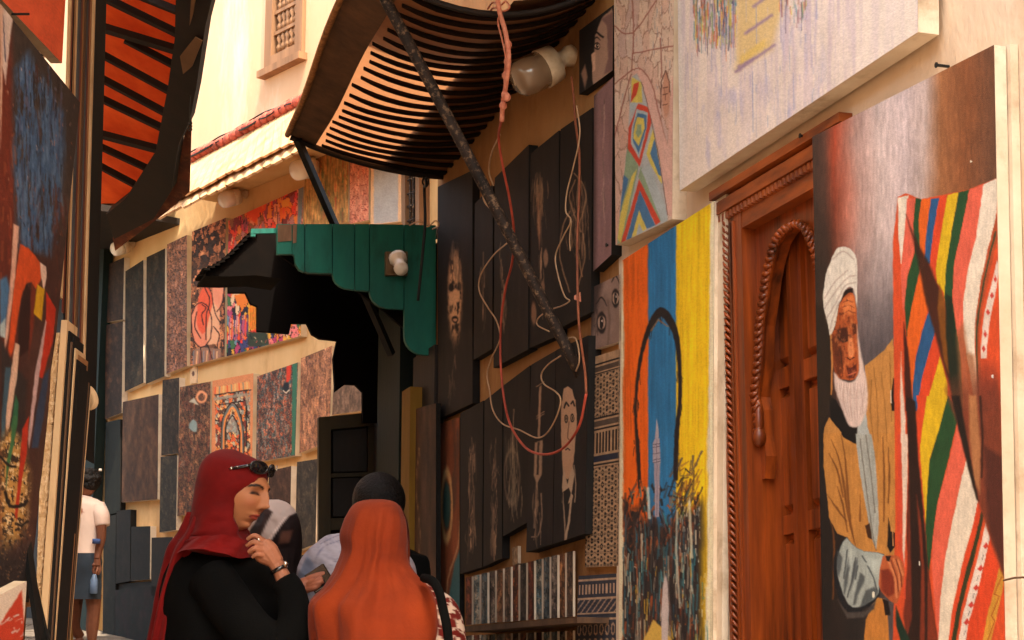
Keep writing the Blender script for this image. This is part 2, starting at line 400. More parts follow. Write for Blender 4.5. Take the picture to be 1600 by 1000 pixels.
# left house beside the camera, and the recessed row beyond it
lh = thing('house', 'dim plastered house on the left behind the leaning paintings', 'house', WL.W(0, .3, 0))
b = MB(); b.wbox(WL, -9, 4.84, -.5, 3.75, -3, -.2); b.build('wall', M['plaster'], lh)
WB = Plane((-1.62, 5.9), .335); WB.n = -WB.n
lh2 = thing('house', 'dark house row beyond the left house carrying the red canopy', 'house', WB.W(0, .7, 0))
b = MB(); b.wbox(WB, -.6, 8.5, 0, 4.9, -3, 0); b.build('wall', M['plaster'], lh2)
# house closing the lane behind the camera
bh = thing('house', 'plastered house closing the lane behind the photographer', 'house', (0, -9, 0))
b = MB(); b.hexa([(-6, -9.2, -.5), (6, -9.2, -.5), (6, -8.8, -.5), (-6, -8.8, -.5)], [(-6, -9.2, 5), (6, -9.2, 5), (6, -8.8, 5), (-6, -8.8, 5)]); b.build('wall', M['plaster'], bh)

# unseen cloth added over the lane to keep sun off the people
M['shade_cloth'] = surf('shade_cloth', (120, 92, 66), (96, 72, 50), rough=.9, nscale=3)
b = MB(); Vs = []
nu, nv = 9, 9
for j in range(nv):
    for i in range(nu):
        a = i/(nu-1); c = j/(nv-1); y = 2.5+c*3.55; xl = -1.3-.3*c; xr = -.5+.92*sm(3.7, 4.5, y)-.25*sm(4.9, 6.1, y)
        Vs.append((xl+(xr-xl)*a, y, 4.12-.12*math.sin(a*math.pi)+.02*math.sin(9*a+4*c)))
o = gridmesh('shade_cloth', Vs, nu, nv, M['shade_cloth'], smooth=True)
tag(o, 'added out-of-view shade cloth keeping sun off the standing women', 'shade cloth')

Vs = [(-3.3+(2.0-.8*j/8)*i/8+.1*math.sin(j), 9.4+2.9*j/8, 6.6-.12*math.sin(i/8*math.pi)+.02*math.sin(9*i+4*j)) for j in range(9) for i in range(9)]  # second unseen cloth, added to shade the child and the lane
o = gridmesh('shade_cloth', Vs, 9, 9, M['shade_cloth'], smooth=True)
tag(o, 'added out-of-view shade cloth high up, keeping sun off the bend of the lane', 'shade cloth')

# ------------------------------------------------------------------ helpers for flat shapes on a plane
class Perp:
    """a vertical plane square to the right wall through photo point (x,y) of that wall"""
    def __init__(s, x, y, pl=WR, off=0., add=0.):
        s.p = pl.hit(x, y, off)+pl.d*add; s.n = -pl.d; s.d = pl.n
    def hit(s, x, y, off=0.):
        d = ray(x, y); return CAM+d*(np.dot(s.p+s.n*off-CAM, s.n)/np.dot(d, s.n))
class Gen:
    """the plane through three world points"""
    def __init__(s, a, b, c):
        s.p = np.asarray(a, float); n = np.cross(np.asarray(b)-s.p, np.asarray(c)-s.p); s.n = n/np.linalg.norm(n)
        if np.dot(CAM-s.p, s.n) < 0: s.n = -s.n
    def hit(s, x, y, off=0.):
        d = ray(x, y); return CAM+d*(np.dot(s.p+s.n*off-CAM, s.n)/np.dot(d, s.n))
def slab(mb, pl, pts, thick, off=0.):
    a = [pl.hit(x, y, off) for x, y in pts]; n = len(a); bk = [p-pl.n*thick for p in a]
    mb.add(a+bk, [list(range(n)), list(range(2*n-1, n-1, -1))]+[[i, i+n, (i+1) % n+n, (i+1) % n] for i in range(n)]); return mb
def transl(name, base, c2, tr=.5, tcol=None, sc=6, stretch=(1, 1, 1)):
    m = surf(name, base, c2, nscale=sc, rough=.9, bump=.3, bscale=80, stretch=stretch); n = m.node_tree
    b = n.nodes['Principled BSDF']; t = N(n, 'BsdfTranslucent'); t.inputs[0].default_value = lin(tcol or base)
    mi = N(n, 'MixShader'); mi.inputs[0].default_value = tr
    n.links.new(b.outputs[0], mi.inputs[1]); n.links.new(t.outputs[0], mi.inputs[2])
    n.links.new(mi.outputs[0], n.nodes['Material Output'].inputs[0]); return m

# ------------------------------------------------------------------ red canopy on the left
PC = Gen(at(322, -5, 7.0), at(205, 335, 8.9), at(160, -75, 7.0))
M['red_sheet'] = transl('red_sheet', (226, 118, 54), (196, 88, 38), .24, (200, 84, 34), 9)
M['canopy_beam'] = wood('canopy_beam', (30, 18, 12), (15, 10, 7), rough=.85)
lc = thing('canopy', 'red sheeted canopy with dark battens jutting from the left house row', 'canopy', at(160, 200, 8))
b = MB(); slab(b, PC, [(120, -60), (310, -60), (268, 120), (246, 240), (196, 318), (150, 318), (130, 100)], .008, -.05); b.build('canopy_sheet', M['red_sheet'], lc)
for (x0, y0, x1, y1, t) in ((150, -34, 285, 20, 9), (150, -10, 285, 56, 11), (150, 40, 282, 80, 15), (196, 62, 276, 104, 8), (150, 80, 268, 144, 9),
                            (150, 118, 262, 178, 10), (150, 150, 258, 202, 10), (150, 208, 250, 234, 14), (150, 226, 232, 264, 8), (150, 256, 210, 288, 9)):
    a = PC.hit(x0, y0); c = PC.hit(x1, y1); wd = t/3000*8
    b = MB(); b.bar(a, c, wd*.8, .03, up=PC.n); b.build('batten', M['canopy_beam'], lc)
b = MB(); slab(b, PC, [(276, -60), (345, -60), (331, 0), (321, 40), (312, 100), (306, 140), (296, 190), (279, 226), (272, 270), (268, 298), (240, 342), (178, 374), (166, 335), (195, 312), (243, 237), (251, 195), (262, 138), (273, 60)], .05, .03)
b.build('fascia', M['canopy_beam'], lc)
M['rust_sheet'] = surf('rust_sheet', (110, 52, 26), (60, 30, 18), nscale=7, c3=(150, 92, 52), stain=9, rough=.85)
b = MB(); slab(b, PC, [(305, 58), (316, 64), (300, 104), (286, 116), (281, 88)], .004, .045); slab(b, PC, [(300, -30), (310, -30), (302, 20), (296, 40)], .004, .045); b.build('torn_cloth', M['shade_cloth'], lc)
b = MB(); slab(b, PC, [(176, 372), (240, 340), (268, 298), (300, 160), (296, 300), (262, 330), (180, 392)], .004, -.02); b.build('edge_sheet', M['rust_sheet'], lc)
b = MB(); b.tube(cat([PC.hit(297, 150, .06), PC.hit(296, 180, .08), PC.hit(298, 196, .08)]), .004, 5)
for k in range(3): b.tube([PC.hit(297+3*math.cos(t), 192+k*5+3*math.sin(t), .08) for t in np.linspace(0, 6.28, 9)], .0025, 4, cap=False)
b.build('chain', M['black_iron'], lc)

# ------------------------------------------------------------------ striped awning on props
aw = thing('awning', 'battened brown awning propped out over the lane under the big lamp', 'awning', WR.hit(820, 160))
M['awn_sheet'] = transl('awning_sheet', (150, 100, 62), (120, 78, 46), .26, (196, 134, 92), 8)
M['awn_dark'] = surf('awning_cloth_band', (112, 78, 50), (78, 54, 36), nscale=9, rough=.9, bump=.4)
M['awn_batten'] = surf('awning_batten', (38, 25, 17), (22, 15, 11), nscale=9, rough=1, spec=.05)
rn = WR.hit(950, -28); rf = WR.hit(692, 272)
PN = Perp(950, -28); PF = Perp(692, 272)
on = PN.hit(566, -70); of = PF.hit(454, 214)
def AW(t, s, up=0.):
    """t near->far, s outer->wall"""
    o_ = on+(of-on)*t; r_ = rn+(rf-rn)*t; p = o_+(r_-o_)*s
    sag = (.135*(1-t)+.03*t)*4*s*(1-s)+.012*math.sin(3.1*t*math.pi+1)*(1-s)
    return p+np.array([0, 0, -sag+up])
nt_, ns_ = 40, 20
b = MB(); Vs = [AW(j/(nt_-1), i/(ns_-1)) for j in range(nt_) for i in range(ns_)]
gridmesh('awning_sheet', Vs, ns_, nt_, M['awn_sheet'], aw, smooth=True)
Vs = [AW(j/(nt_-1), -.01+.17*i/5, -.006) for j in range(nt_) for i in range(6)]
gridmesh('edge_band', Vs, 6, nt_, M['awn_dark'], aw, smooth=True)
Vs = [AW(-.01+1.02*j/(nt_-1), .60+.40*i/9, .03) for j in range(nt_) for i in range(10)]  # opaque layer added on top so no sun glows through the inner part
gridmesh('roof_board', Vs, 10, nt_, M['awn_dark'], aw, smooth=True)
NB = 21
r = random.Random(5)
for k in range(NB):
    t0 = (k+.2)/NB; wd = .33/NB
    V = []; n = 14; s0 = .165+r.uniform(0, .03)
    for i in range(n):
        s = s0+(1-s0)*i/(n-1); j1 = .10/NB*math.sin(7*s+k); w_ = wd*(.4+.6*min(1, (s-s0)*8+.1))
        a = AW(t0+j1, s, -.007); c = AW(t0+w_+j1, s, -.007); V += [a, c, c-[0, 0, .009], a-[0, 0, .009]]
    F = [[4*i+q, 4*i+(q+1) % 4, 4*i+4+(q+1) % 4, 4*i+4+q] for i in range(n-1) for q in range(4)]+[[0, 1, 2, 3], [4*n-1, 4*n-2, 4*n-3, 4*n-4]]
    mk('batten', V, F, M['awn_batten'], aw)
b = MB(); b.tube([AW(t, -.02, -.01) for t in np.linspace(0, 1, 12)], .012, 6); b.build('lit_rim', surf('lit_rim', (190, 130, 70), (120, 76, 40), nscale=40), aw, True)  # bright orange tone carries the sunlit rim of the awning edge
b = MB(); b.tube([AW(1.0, s, -.012) for s in np.linspace(0, 1, 12)], .012, 6); b.build('end_rail', M['dark_wood'], aw, True)
b = MB(); b.tube([AW(0.0, s, -.008) for s in np.linspace(0, 1, 14)], .010, 6); b.build('end_rail', M['dark_wood'], aw, True)
# props
foot = WR.hit(912, 596, .02)
top = AW(.06, .12, -.03)
b = MB(); d = top-foot; b.tube([foot+d*t+np.array([0, 0, .012*math.sin(t*3)]) for t in np.linspace(0, 1.05, 14)], .0185, 12)
tag(b.build('prop_pole', M['rust_iron'], None, True), 'long rusty paint-flecked pole propping the near corner of the awning', 'pole')
top2 = AW(.985, .04, -.02); e2 = Perp(640, 560, off=.05).hit(575, 470)
b = MB(); b.bar(top2, top2+(e2-top2)*1.35, .026, .026); tag(b.build('prop_pole', M['black_iron']), 'short straight black prop under the far corner of the awning', 'pole')

# ------------------------------------------------------------------ big wall lamp and small eave lamps
def jar(name, label, pl, px, end, rad, Mg, group=None, off0=0.0):
    p0 = pl.hit(px[0], px[1], off0); 
    L = Perp(px[0], px[1], pl).hit(end[0], end[1]) if end else None
    ax = (L-p0); ln = np.linalg.norm(ax); ax /= ln
    t = thing(name, label, 'lamp', p0, group)
    b = MB(); b.lathe(p0, ax, [(0, rad*.5), (.02, rad*.55), (ln*.18, rad*.42), (ln*.3, rad*.45), (ln*.34, rad*.96), (ln*.56, rad*1.02), (ln*.57, rad*.98)], 20); b.build('lamp_base', M['lamp_cap'], t, True)
    b = MB(); b.lathe(p0, ax, [(ln*.57, rad*.97), (ln*.8, rad*.98), (ln*.93, rad*.9), (ln*.99, rad*.66), (ln, rad*.02)], 20); b.build('glass', Mg, t, True)
    return t
M['lamp_cap'] = surf('lamp_cap', (222, 200, 170), (190, 164, 132), nscale=20, rough=.5)
m, n_, b_ = newmat('jar_glass'); b_.inputs['Base Color'].default_value = lin((170, 140, 112)); b_.inputs['Roughness'].default_value = .12; b_.inputs['Transmission Weight'].default_value = .35; b_.inputs['Coat Weight'].default_value = .6
M['jar_glass'] = m
M['opal'] = surf('opal_glass', (250, 244, 234), (244, 234, 218), nscale=3, rough=.25, bump=0, spec=.6)
jar('wall_lamp', 'large jar-shaped wall lamp under the awning', WR, (897, 84), (806, 128), .066, M['jar_glass'])
for lab, px, e, rd in (('opal eave lamp above the bright figure painting', (385, 302), (345, 314), .062),
                       ('opal eave lamp at the dark end beside the green post', (210, 380), (176, 391), .058),
                       ('opal eave lamp half behind the short black prop', (505, 256), (458, 268), .072)):
    jar('eave_lamp', lab, WF, px, e, rd, M['opal'], 'opal lamps under the tiled eave')

# ------------------------------------------------------------------ tiled eave of the far house
ev = thing('tiled_eave', 'steep eave of weathered yellow tiles along the far house', 'eave', WF.hit(350, 290))
M['tile_y'] = surf('eave_tile', (208, 164, 122), (176, 132, 92), nscale=9, stretch=(1, 1, .35), rough=.85, bump=.5, bscale=50, c3=(150, 104, 60), stain=5)
M['tile_r'] = surf('red_tile', (184, 92, 76), (140, 62, 50), nscale=10, rough=.85, bump=.5, c3=(70, 44, 36), stain=8)
sa, za = WF.sz(240, 327, .50); sb, zb = WF.sz(470, 214, .50); su, zu = WF.sz(271, 268, .10); sv, zv = WF.sz(460, 168, .10)
r = random.Random(9); nT = 17; nX = 12
def evp(u, v, o=0.):
    """u along the eave (0 left), v 0 top 1 bottom"""
    S = (su+(sv-su)*u)*(1-v)+(sa+(sb-sa)*u)*v; Z = (zu+(zv-zu)*u)*(1-v)+(za+(zb-za)*u)*v
    return WF.W(S, Z, .10+.40*v+o)
for lay in (1, 0):
    proto = None
    for k in range(nT+nX):
        u0 = (k+(.5 if lay else 0))/nT-.02; u1 = u0+1/nT*.94; vb = (1.0 if lay == 0 else 1.22)+r.uniform(-.03, .03); vt = 0 if lay == 0 else .55
        o_ = .0 if lay == 0 else -.05
        q = [evp(u0, vt, o_), evp(u1, vt, o_), evp(u1+.004, vb, o_), evp((u0+u1)/2, vb+.05, o_+.012), evp(u0, vb+r.uniform(-.03, .02), o_)]
        nn = np.array([WF.n[0]*.9, WF.n[1]*.9, .4]); m_ = [p-nn*.018 for p in q]
        mk('tile', q+m_, [[0, 1, 2, 3, 4], [9, 8, 7, 6, 5]]+[[i, i+5, (i+1) % 5+5, (i+1) % 5] for i in range(5)], M['tile_y'], ev)
for k in range(36):
    u0 = k/20-.02; a = evp(u0, -.02, .02)+[0, 0, .01]; c = evp(u0+.045, -.02, .02)+[0, 0, .01+r.uniform(-.01, .01)]
    b = MB(); b.lathe(a, c-a, [(0, .02), (.005, .036), (np.linalg.norm(c-a)*.9, .042), (np.linalg.norm(c-a), .02)], 9); b.build('ridge_tile', M['tile_r'], ev, True)
zS_ = evp(.5, .9)[2]; b = MB(); b.wbox(WF, sa-.02, sv-2.4, zS_+.05, zS_+.08, 0, .36); b.build('soffit', M['plaster_ochre'], ev)
b = MB(); r = random.Random(2)
for k in range(5):
    b.tube(cat([evp(-.02+u, -.12+r.uniform(-.07, .12), .06) for u in np.linspace(0, 1.05, 12)], 4), .006, 5)
tag(b.build('cable', M['black_iron']), 'tangled dark cables lying along the top of the tiled eave', 'cable')

# ------------------------------------------------------------------ green hood over the dark shop
hd = thing('shop_hood', 'green plank hood with scalloped foot over the dark shop, dark tiled roof to its left', 'hood', WR.hit(683, 560))
PH = Perp(683, 450, off=0.0)
def arc(x0, y0, x1, y1, n=6):   # quarter round, leaves downward and ends flat
    return [(x1+(x0-x1)*math.cos(t), y0+(y1-y0)*math.sin(t)) for t in np.linspace(0, math.pi/2, n)]
planks = [[(433, 350), (456, 350), (456, 397), (433, 397)],
          [(457, 350), (475.5, 350), (475.5, 424)]+arc(460, 399, 475, 425, 4)[::-1]+[(457, 397)],
          [(477, 350), (518.5, 350), (518.5, 427), (482, 426), (477, 424)],
          [(520, 350), (553.5, 350), (553.5, 453)]+arc(520, 428, 548, 452, 6)[::-1],
          [(555, 350), (576.5, 350), (576.5, 455), (555, 453)],
          [(578, 350), (630.5, 351), (630.5, 483)]+arc(578, 456, 610, 482, 7)[::-1],
          [(632, 351), (681, 352), (681, 556)]+arc(632, 524, 662, 554, 7)[::-1]]
for q in planks:
    b = MB(); slab(b, PH, q, .022, .022); b.build('plank', M['green_paint'], hd)
b = MB(); slab(b, PH, [(434, 351), (455.5, 351), (455.5, 376), (434, 378)], .002, .0245); slab(b, PH, [(457.5, 351), (464, 351), (463, 379), (457.5, 380)], .002, .0245); b.build('bare_patch', M['brown_patch'], hd)
b = MB(); slab(b, PH, [(603, 393), (637, 393), (637, 430), (603, 430)], .02, .045); b.build('junction_plate', surf('brown_plate', (112, 92, 66), (84, 66, 46), rough=.6), hd)
p0 = PH.hit(621, 402, .05); p1 = PH.hit(628, 424, .12)
b = MB(); b.lathe(p0, p1-p0, [(0, .036), (.02, .036), (.03, .024), (.06, .024), (.075, .03), (.095, .026), (.1, .005)], 14); b.build('lamp_socket', M['opal'], hd, True)
# far gable board, roof and inner board, shade put into their near-black colour
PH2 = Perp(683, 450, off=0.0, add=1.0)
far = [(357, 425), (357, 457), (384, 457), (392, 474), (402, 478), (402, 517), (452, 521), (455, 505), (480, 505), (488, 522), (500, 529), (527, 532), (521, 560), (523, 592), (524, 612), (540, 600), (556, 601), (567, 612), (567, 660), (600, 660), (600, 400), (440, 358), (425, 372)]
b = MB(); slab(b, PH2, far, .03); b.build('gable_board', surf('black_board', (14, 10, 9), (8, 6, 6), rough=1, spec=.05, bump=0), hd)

M['shaded_wood'] = surf('shaded_dark_wood', (20, 14, 11), (11, 8, 7), nscale=14, rough=.95, spec=.08)  # near-black copy of dark_wood with the shade at the hood put in
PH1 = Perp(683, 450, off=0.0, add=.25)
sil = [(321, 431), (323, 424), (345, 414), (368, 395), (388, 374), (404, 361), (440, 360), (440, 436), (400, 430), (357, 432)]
b = MB(); slab(b, PH1, sil, .22); b.build('roof', M['shaded_wood'], hd)
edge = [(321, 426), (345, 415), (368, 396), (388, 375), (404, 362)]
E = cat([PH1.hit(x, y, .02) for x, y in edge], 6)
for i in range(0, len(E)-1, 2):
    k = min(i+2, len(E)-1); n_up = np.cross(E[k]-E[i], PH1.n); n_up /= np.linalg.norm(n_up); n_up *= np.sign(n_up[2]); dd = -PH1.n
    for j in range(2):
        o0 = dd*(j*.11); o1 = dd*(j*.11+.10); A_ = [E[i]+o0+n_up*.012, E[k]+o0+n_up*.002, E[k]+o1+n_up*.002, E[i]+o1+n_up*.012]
        b = MB(); b.hexa(A_, [p+n_up*.010 for p in A_]); b.build('tile', M['shaded_wood'], hd)
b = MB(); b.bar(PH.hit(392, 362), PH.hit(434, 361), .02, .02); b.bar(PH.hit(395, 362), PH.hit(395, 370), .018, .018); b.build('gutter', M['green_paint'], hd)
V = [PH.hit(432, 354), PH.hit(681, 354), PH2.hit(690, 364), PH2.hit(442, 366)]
b = MB(); b.hexa([p-[0, 0, .03] for p in V], V); b.build('roof_board', M['shaded_wood'], hd)
b = MB(); slab(b, Perp(683, 450, add=.08), [(436, 398), (480, 428), (520, 430), (560, 456), (600, 486), (640, 520), (681, 560), (681, 360), (436, 364)], .02); b.build('ceiling_board', M['shaded_wood'], hd)
# ------------------------------------------------------------------ dark shop under the hood
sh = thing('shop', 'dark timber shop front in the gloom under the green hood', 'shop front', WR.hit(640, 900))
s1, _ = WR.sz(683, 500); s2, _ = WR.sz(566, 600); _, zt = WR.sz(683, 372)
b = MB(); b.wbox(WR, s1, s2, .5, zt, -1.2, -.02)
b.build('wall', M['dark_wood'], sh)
M['teal_dark'] = surf('dark_green_paint', (14, 32, 26), (8, 19, 16), nscale=4, stretch=(1, 1, .2), rough=.7, bump=.3)
M['yellow_cloth'] = surf('yellow_strip', (136, 98, 26), (100, 72, 18), nscale=5, stretch=(1, 1, .3))
M['olive_frame'] = surf('olive_frame', (58, 44, 18), (38, 30, 13), nscale=6, stretch=(1, 1, .3), rough=.6)
def onbox(x0, x1, y0, y1, o0, o1, mat, name='panel', parent=None, pl=WR):
    """board on a wall between photo columns x0,x1 (x0 left) and rows y0 (top) y1, measured on its front"""
    a, zt_ = pl.sz(x0, (y0), o1); c, _ = pl.sz(x1, y0, o1); _, zb_ = pl.sz((x0+x1)/2, y1, o1)
    b = MB(); b.wbox(pl, min(a, c), max(a, c), zb_, zt_, o0, o1); return b.build(name, mat, parent)
onbox(592, 626, 470, 1080, -.02, .05, M['teal_dark'], 'door_panel', sh)
onbox(646, 679, 560, 1080, -.02, .04, M['dark_wood'], 'door_panel', sh)
o = onbox(628, 641, 612, 1080, -.02, .09, M['yellow_cloth'], 'yellow_post', sh)
# open door leaf
PD = Perp(592, 800, off=-.05)
dr = thing('door_leaf', 'open olive framed shop door with dark panels behind the orange headscarf', 'door', PD.hit(545, 1000))
fr = [(498, 652), (592, 643), (592, 1060), (498, 1060)]
b = MB(); slab(b, PD, fr, .02, -.02); b.build('panel_board', M['shaded_wood'], dr)
for q in ([(498, 652), (592, 643), (592, 664), (498, 673)], [(498, 673), (517, 671), (516, 1060), (498, 1060)], [(576, 666), (592, 664), (592, 1060), (576, 1060)], [(517, 740), (576, 738), (576, 744), (517, 746)], [(517, 810), (576, 808), (576, 826), (517, 828)]):
    b = MB(); slab(b, PD, q, .03, .008); b.build('door_rail', M['olive_frame'], dr)
for q in ([(520, 674), (573, 669), (573, 736), (520, 737)], [(520, 748), (573, 746), (573, 806), (520, 807)]):
    b = MB(); slab(b, PD, q, .012, -.006); b.build('door_panel', M['dark_wood'], dr)

# ------------------------------------------------------------------ lattice window high on the far house
wn = thing('window', 'brown shuttered window with turned balusters high on the sunlit house', 'window', WF.W((ws0+ws1)/2, wz0, 0))
M['win_wood'] = wood('window_wood', (150, 110, 76), (108, 76, 50), rough=.7)
fw = .07
def wb(nm, a, c, z0, z1, o0, o1, mt): b = MB(); b.wbox(WF, a, c, z0, z1, o0, o1); return b.build(nm, mt, wn)
W_ = ws1-ws0
for (a, c, z0, z1) in ((ws0-.02, ws0+fw, wz0, wz1), (ws1-fw, ws1+.02, wz0, wz1), (ws0+fw, ws1-fw, wz0, wz0+.09), (ws0+fw, ws1-fw, wz1-.1, wz1)): wb('frame', a, c, z0, z1, -.15, .03, M['win_wood'])
wb('sill', ws0-.05, ws1+.05, wz0-.05, wz0, -.1, .07, M['win_wood'])
wb('shutter', ws0+fw, ws1-fw, wz0+.09, wz1-.1, -.16, -.14, M['dark_wood'])
wb('mullion', ws0+W_*.47, ws0+W_*.53, wz0+.09, wz1-.1, -.14, .0, M['win_wood'])
for row in range(4):
    z = wz0+.12+row*.155
    wb('rail', ws0+fw, ws1-fw, z+.125, z+.15, -.04, .01, M['win_wood'])
    for k in range(5):
        s = ws0+fw+.02+(W_-2*fw-.04)*(k+.5)/5
        b = MB(); b.lathe(WF.W(s, z, -.015), (0, 0, 1), [(0, .018), (.03, .026), (.06, .012), (.09, .026), (.125, .016)], 8); b.build('baluster', M['win_wood'], wn, True)
for k in range(3): wb('shutter_bar', ws0+fw+.02+k*.06, ws0+fw+.045+k*.06, wz0+.75, wz1-.1, -.13, -.1, M['win_wood'])
# second window beside the awning end
w2 = thing('window', 'narrow brown grille window behind the far end of the awning', 'window', WF.hit(640, 330))
for q in ([(628, 262), (633, 262), (633, 356), (628, 357)], [(649, 262), (655, 262), (655, 354), (649, 355)]):
    b = MB(); slab(b, WF, q, .08, .08); b.build('frame', M['win_wood'], w2)
b = MB(); slab(b, WF, [(633, 262), (649, 262), (649, 355), (633, 356)], .02, .02); b.build('pane', M['dark_wood'], w2)
for k in range(3):
    x = 636+k*5; b = MB(); b.tube([WF.hit(x, 262, .06), WF.hit(x, 356, .06)], .008, 6); b.build('bar', M['rust_iron'], w2, True)
for y in (280, 302, 322, 344): b = MB(); b.tube([WF.hit(633, y+3, .06), WF.hit(649, y-3, .06)], .008, 6); b.build('bar', M['rust_iron'], w2, True)

# ------------------------------------------------------------------ carved door in the right wall
dt = thing('arched_door', 'varnished wooden double door in a carved arch frame', 'door', WR.W(sC, .55, 0))
DW, DH = M['door_wood'], M['door_wood_h']
_, zTop = WR.sz(1134, 311); zB = .35
def db(nm, a, c, z0, z1, o0, o1, mt=DW): b = MB(); b.wbox(WR, min(a, c), max(a, c), z0, z1, o0, o1); return b.build(nm, mt, dt)
for (a, c) in ((sI0, sD0), (sD1, sI1)): db('jamb', a, c, zB, zTop-.0, -.30, .012)
db('lintel', sI0-.001, sI1+.001, zI, zTop, -.30, .010, DH)
# cornice
db('cornice', sD0+.02, sD1-.02, zTop, zTop+.022, -.02, .035, DH); db('cornice', sD0+.01, sD1-.01, zTop-.045, zTop-.012, .01, .026, DH)
b = MB(); zc = zTop-.006; k = sD0
nd = int(abs(sD1-sD0)/.022)
for i in range(nd):
    s = sD0+(sD1-sD0)*(i+.5)/nd; b.frustum(WR, s-.008, s+.008, zTop-.068, zTop-.045, .01, .022, .003)
o = b.build('dentil_moulding', DH, dt)
# rope moulding on the jamb's outer edge: short twisted beads
for sx in (sD0-.040, sD1+.018):
    b = MB(); z = zB
    while z < zTop-.08:
        p = WR.W(sx-.012, z, .012); q = WR.W(sx+.012, z+.026, .02); b.tube([p, (p+q)/2+WR.n*.004, q], [.0025, .0055, .0025], 6); z += .019
    b.build('rope_moulding', DW, dt, True)
for f in (.35, .5, .8): s = sI0+(sD0-sI0)*f; db('fillet', s-.004, s+.004, zB, zTop-.08, .012, .017)
# spandrel with the pointed arch
sp_o = -.028
arch_px = [(1192, 748), (1194, 712), (1190, 680), (1188, 640), (1184, 620), (1187, 590), (1190, 560), (1192, 508), (1198, 468), (1202, 436), (1208, 408), (1216, 380), (1226, 364), (1238, 354)]
aw_ = [WR.sz(x, y, sp_o) for x, y in [(x+3, y) for x, y in arch_px]]
AH = [(s, z) for s, z in aw_]
AH = [(sC+max(.02, (s-sC)), z) if s > sC else (sC+.006, z) for s, z in AH]
AH2 = [(2*sC-s, z) for s, z in AH[::-1]]
def spandrel(pts, s_edge):
    # strip between the arch curve and the jamb/lintel, as quads
    V = []; F = []
    for s, z in pts: V += [WR.W(s, z, sp_o), WR.W(s_edge, z, sp_o), WR.W(s, z, sp_o-.03)]
    for i in range(len(pts)-1): a = 3*i; F += [[a, a+1, a+4, a+3], [a, a+3, a+5, a+2]]
    return V, F
for pts, ed in ((AH, sI0), (AH2[::-1], sI1)):
    V, F = spandrel(pts, ed); mk('spandrel', V, F, DW, dt)
zA = AH[-1][1]; db('spandrel', sI0, sI1, zA, zI, sp_o-.03, sp_o)
zS = AH[0][1]
# plain board below the springing
e0 = AH[1][0]
db('inner_jamb', sI0, AH[4][0]-.0, zB, zS, sp_o-.03, sp_o-.001); db('inner_jamb', 2*sC-AH[4][0], sI1, zB, zS, sp_o-.03, sp_o-.001)
# carved beads following the arch
for side in (AH[2:], AH2[:-2][::-1]):
    P = cat([WR.W(s, z, sp_o+.012) for s, z in side], 10)
    d = np.concatenate([[0], np.cumsum(np.linalg.norm(np.diff(P, axis=0), axis=1))]); n = int(d[-1]/.019)
    for k in range(n):
        t = d[-1]*(k+.5)/n; p = np.array([np.interp(t, d, P[:, i]) for i in range(3)]); p2 = np.array([np.interp(t+.012, d, P[:, i]) for i in range(3)])
        b = MB(); ax = p2-p+1e-6; out = np.cross(ax, WR.n); out /= np.linalg.norm(out)+1e-9
        b.tube([p-out*.011, p+WR.n*.009, p+out*.011+ax*.6], [.004, .0095, .004], 7); b.build('carved_bead', DW, dt, True)
    b = MB(); b.tube(P+WR.n*(-.004), .011, 6); b.build('arch_moulding', DW, dt, True)
    # scroll at the springing
    p = P[0]+np.array([0, 0, -.005]); b = MB(); b.ball(p, (.018, .018, .026), 12, 8); b.ball(p+[0, 0, .04], (.013, .013, .04), 12, 8); b.build('scroll', DW, dt, True)
# leaves
lo = -.085
sL, _ = WR.sz(1202, 700, lo)
leaf0 = sL; leafm, _ = WR.sz(1251, 700, lo)
db('door_backing', sI0, sI1, zB, zI, -.14, -.105)
for sgn in (0, 1):
    A0, A1 = (leaf0, leafm) if sgn == 0 else (2*leafm-leaf0, leafm)
    lo_, hi_ = min(A0, A1), max(A0, A1); st_ = .03
    db('stile', lo_, lo_+st_, zB, zI, -.105, lo); db('stile', hi_-st_, hi_, zB, zI, -.105, lo)
    zs = [zB, zB+.12]
    rails = []
    for (yt, yb) in ((806, 836), (574, 606)):
        _, a = WR.sz(1225, yt, lo); _, c = WR.sz(1225, yb, lo); rails.append((c, a))
    rails = [(zB, zB+.12)]+rails+[(zI-.02, zI)]
    for c, a in rails: db('rail', lo_+st_, hi_-st_, c, a, -.105, lo+.001)
    for (a0, a1), (c0, c1) in zip(rails[:-1], rails[1:]):
        b = MB(); b.frustum(WR, lo_+st_+.006, hi_-st_-.006, a1+.008, c0-.008, -.105, lo-.003, .0) if 0 else b.frustum(WR, lo_+st_+.007, hi_-st_-.007, a1+.012, c0-.012, -.104, lo-.003, .014)
        b.build('panel', DW, dt)
db('astragal', leafm-.012, leafm+.012, zB, zI, lo-.01, lo+.02)
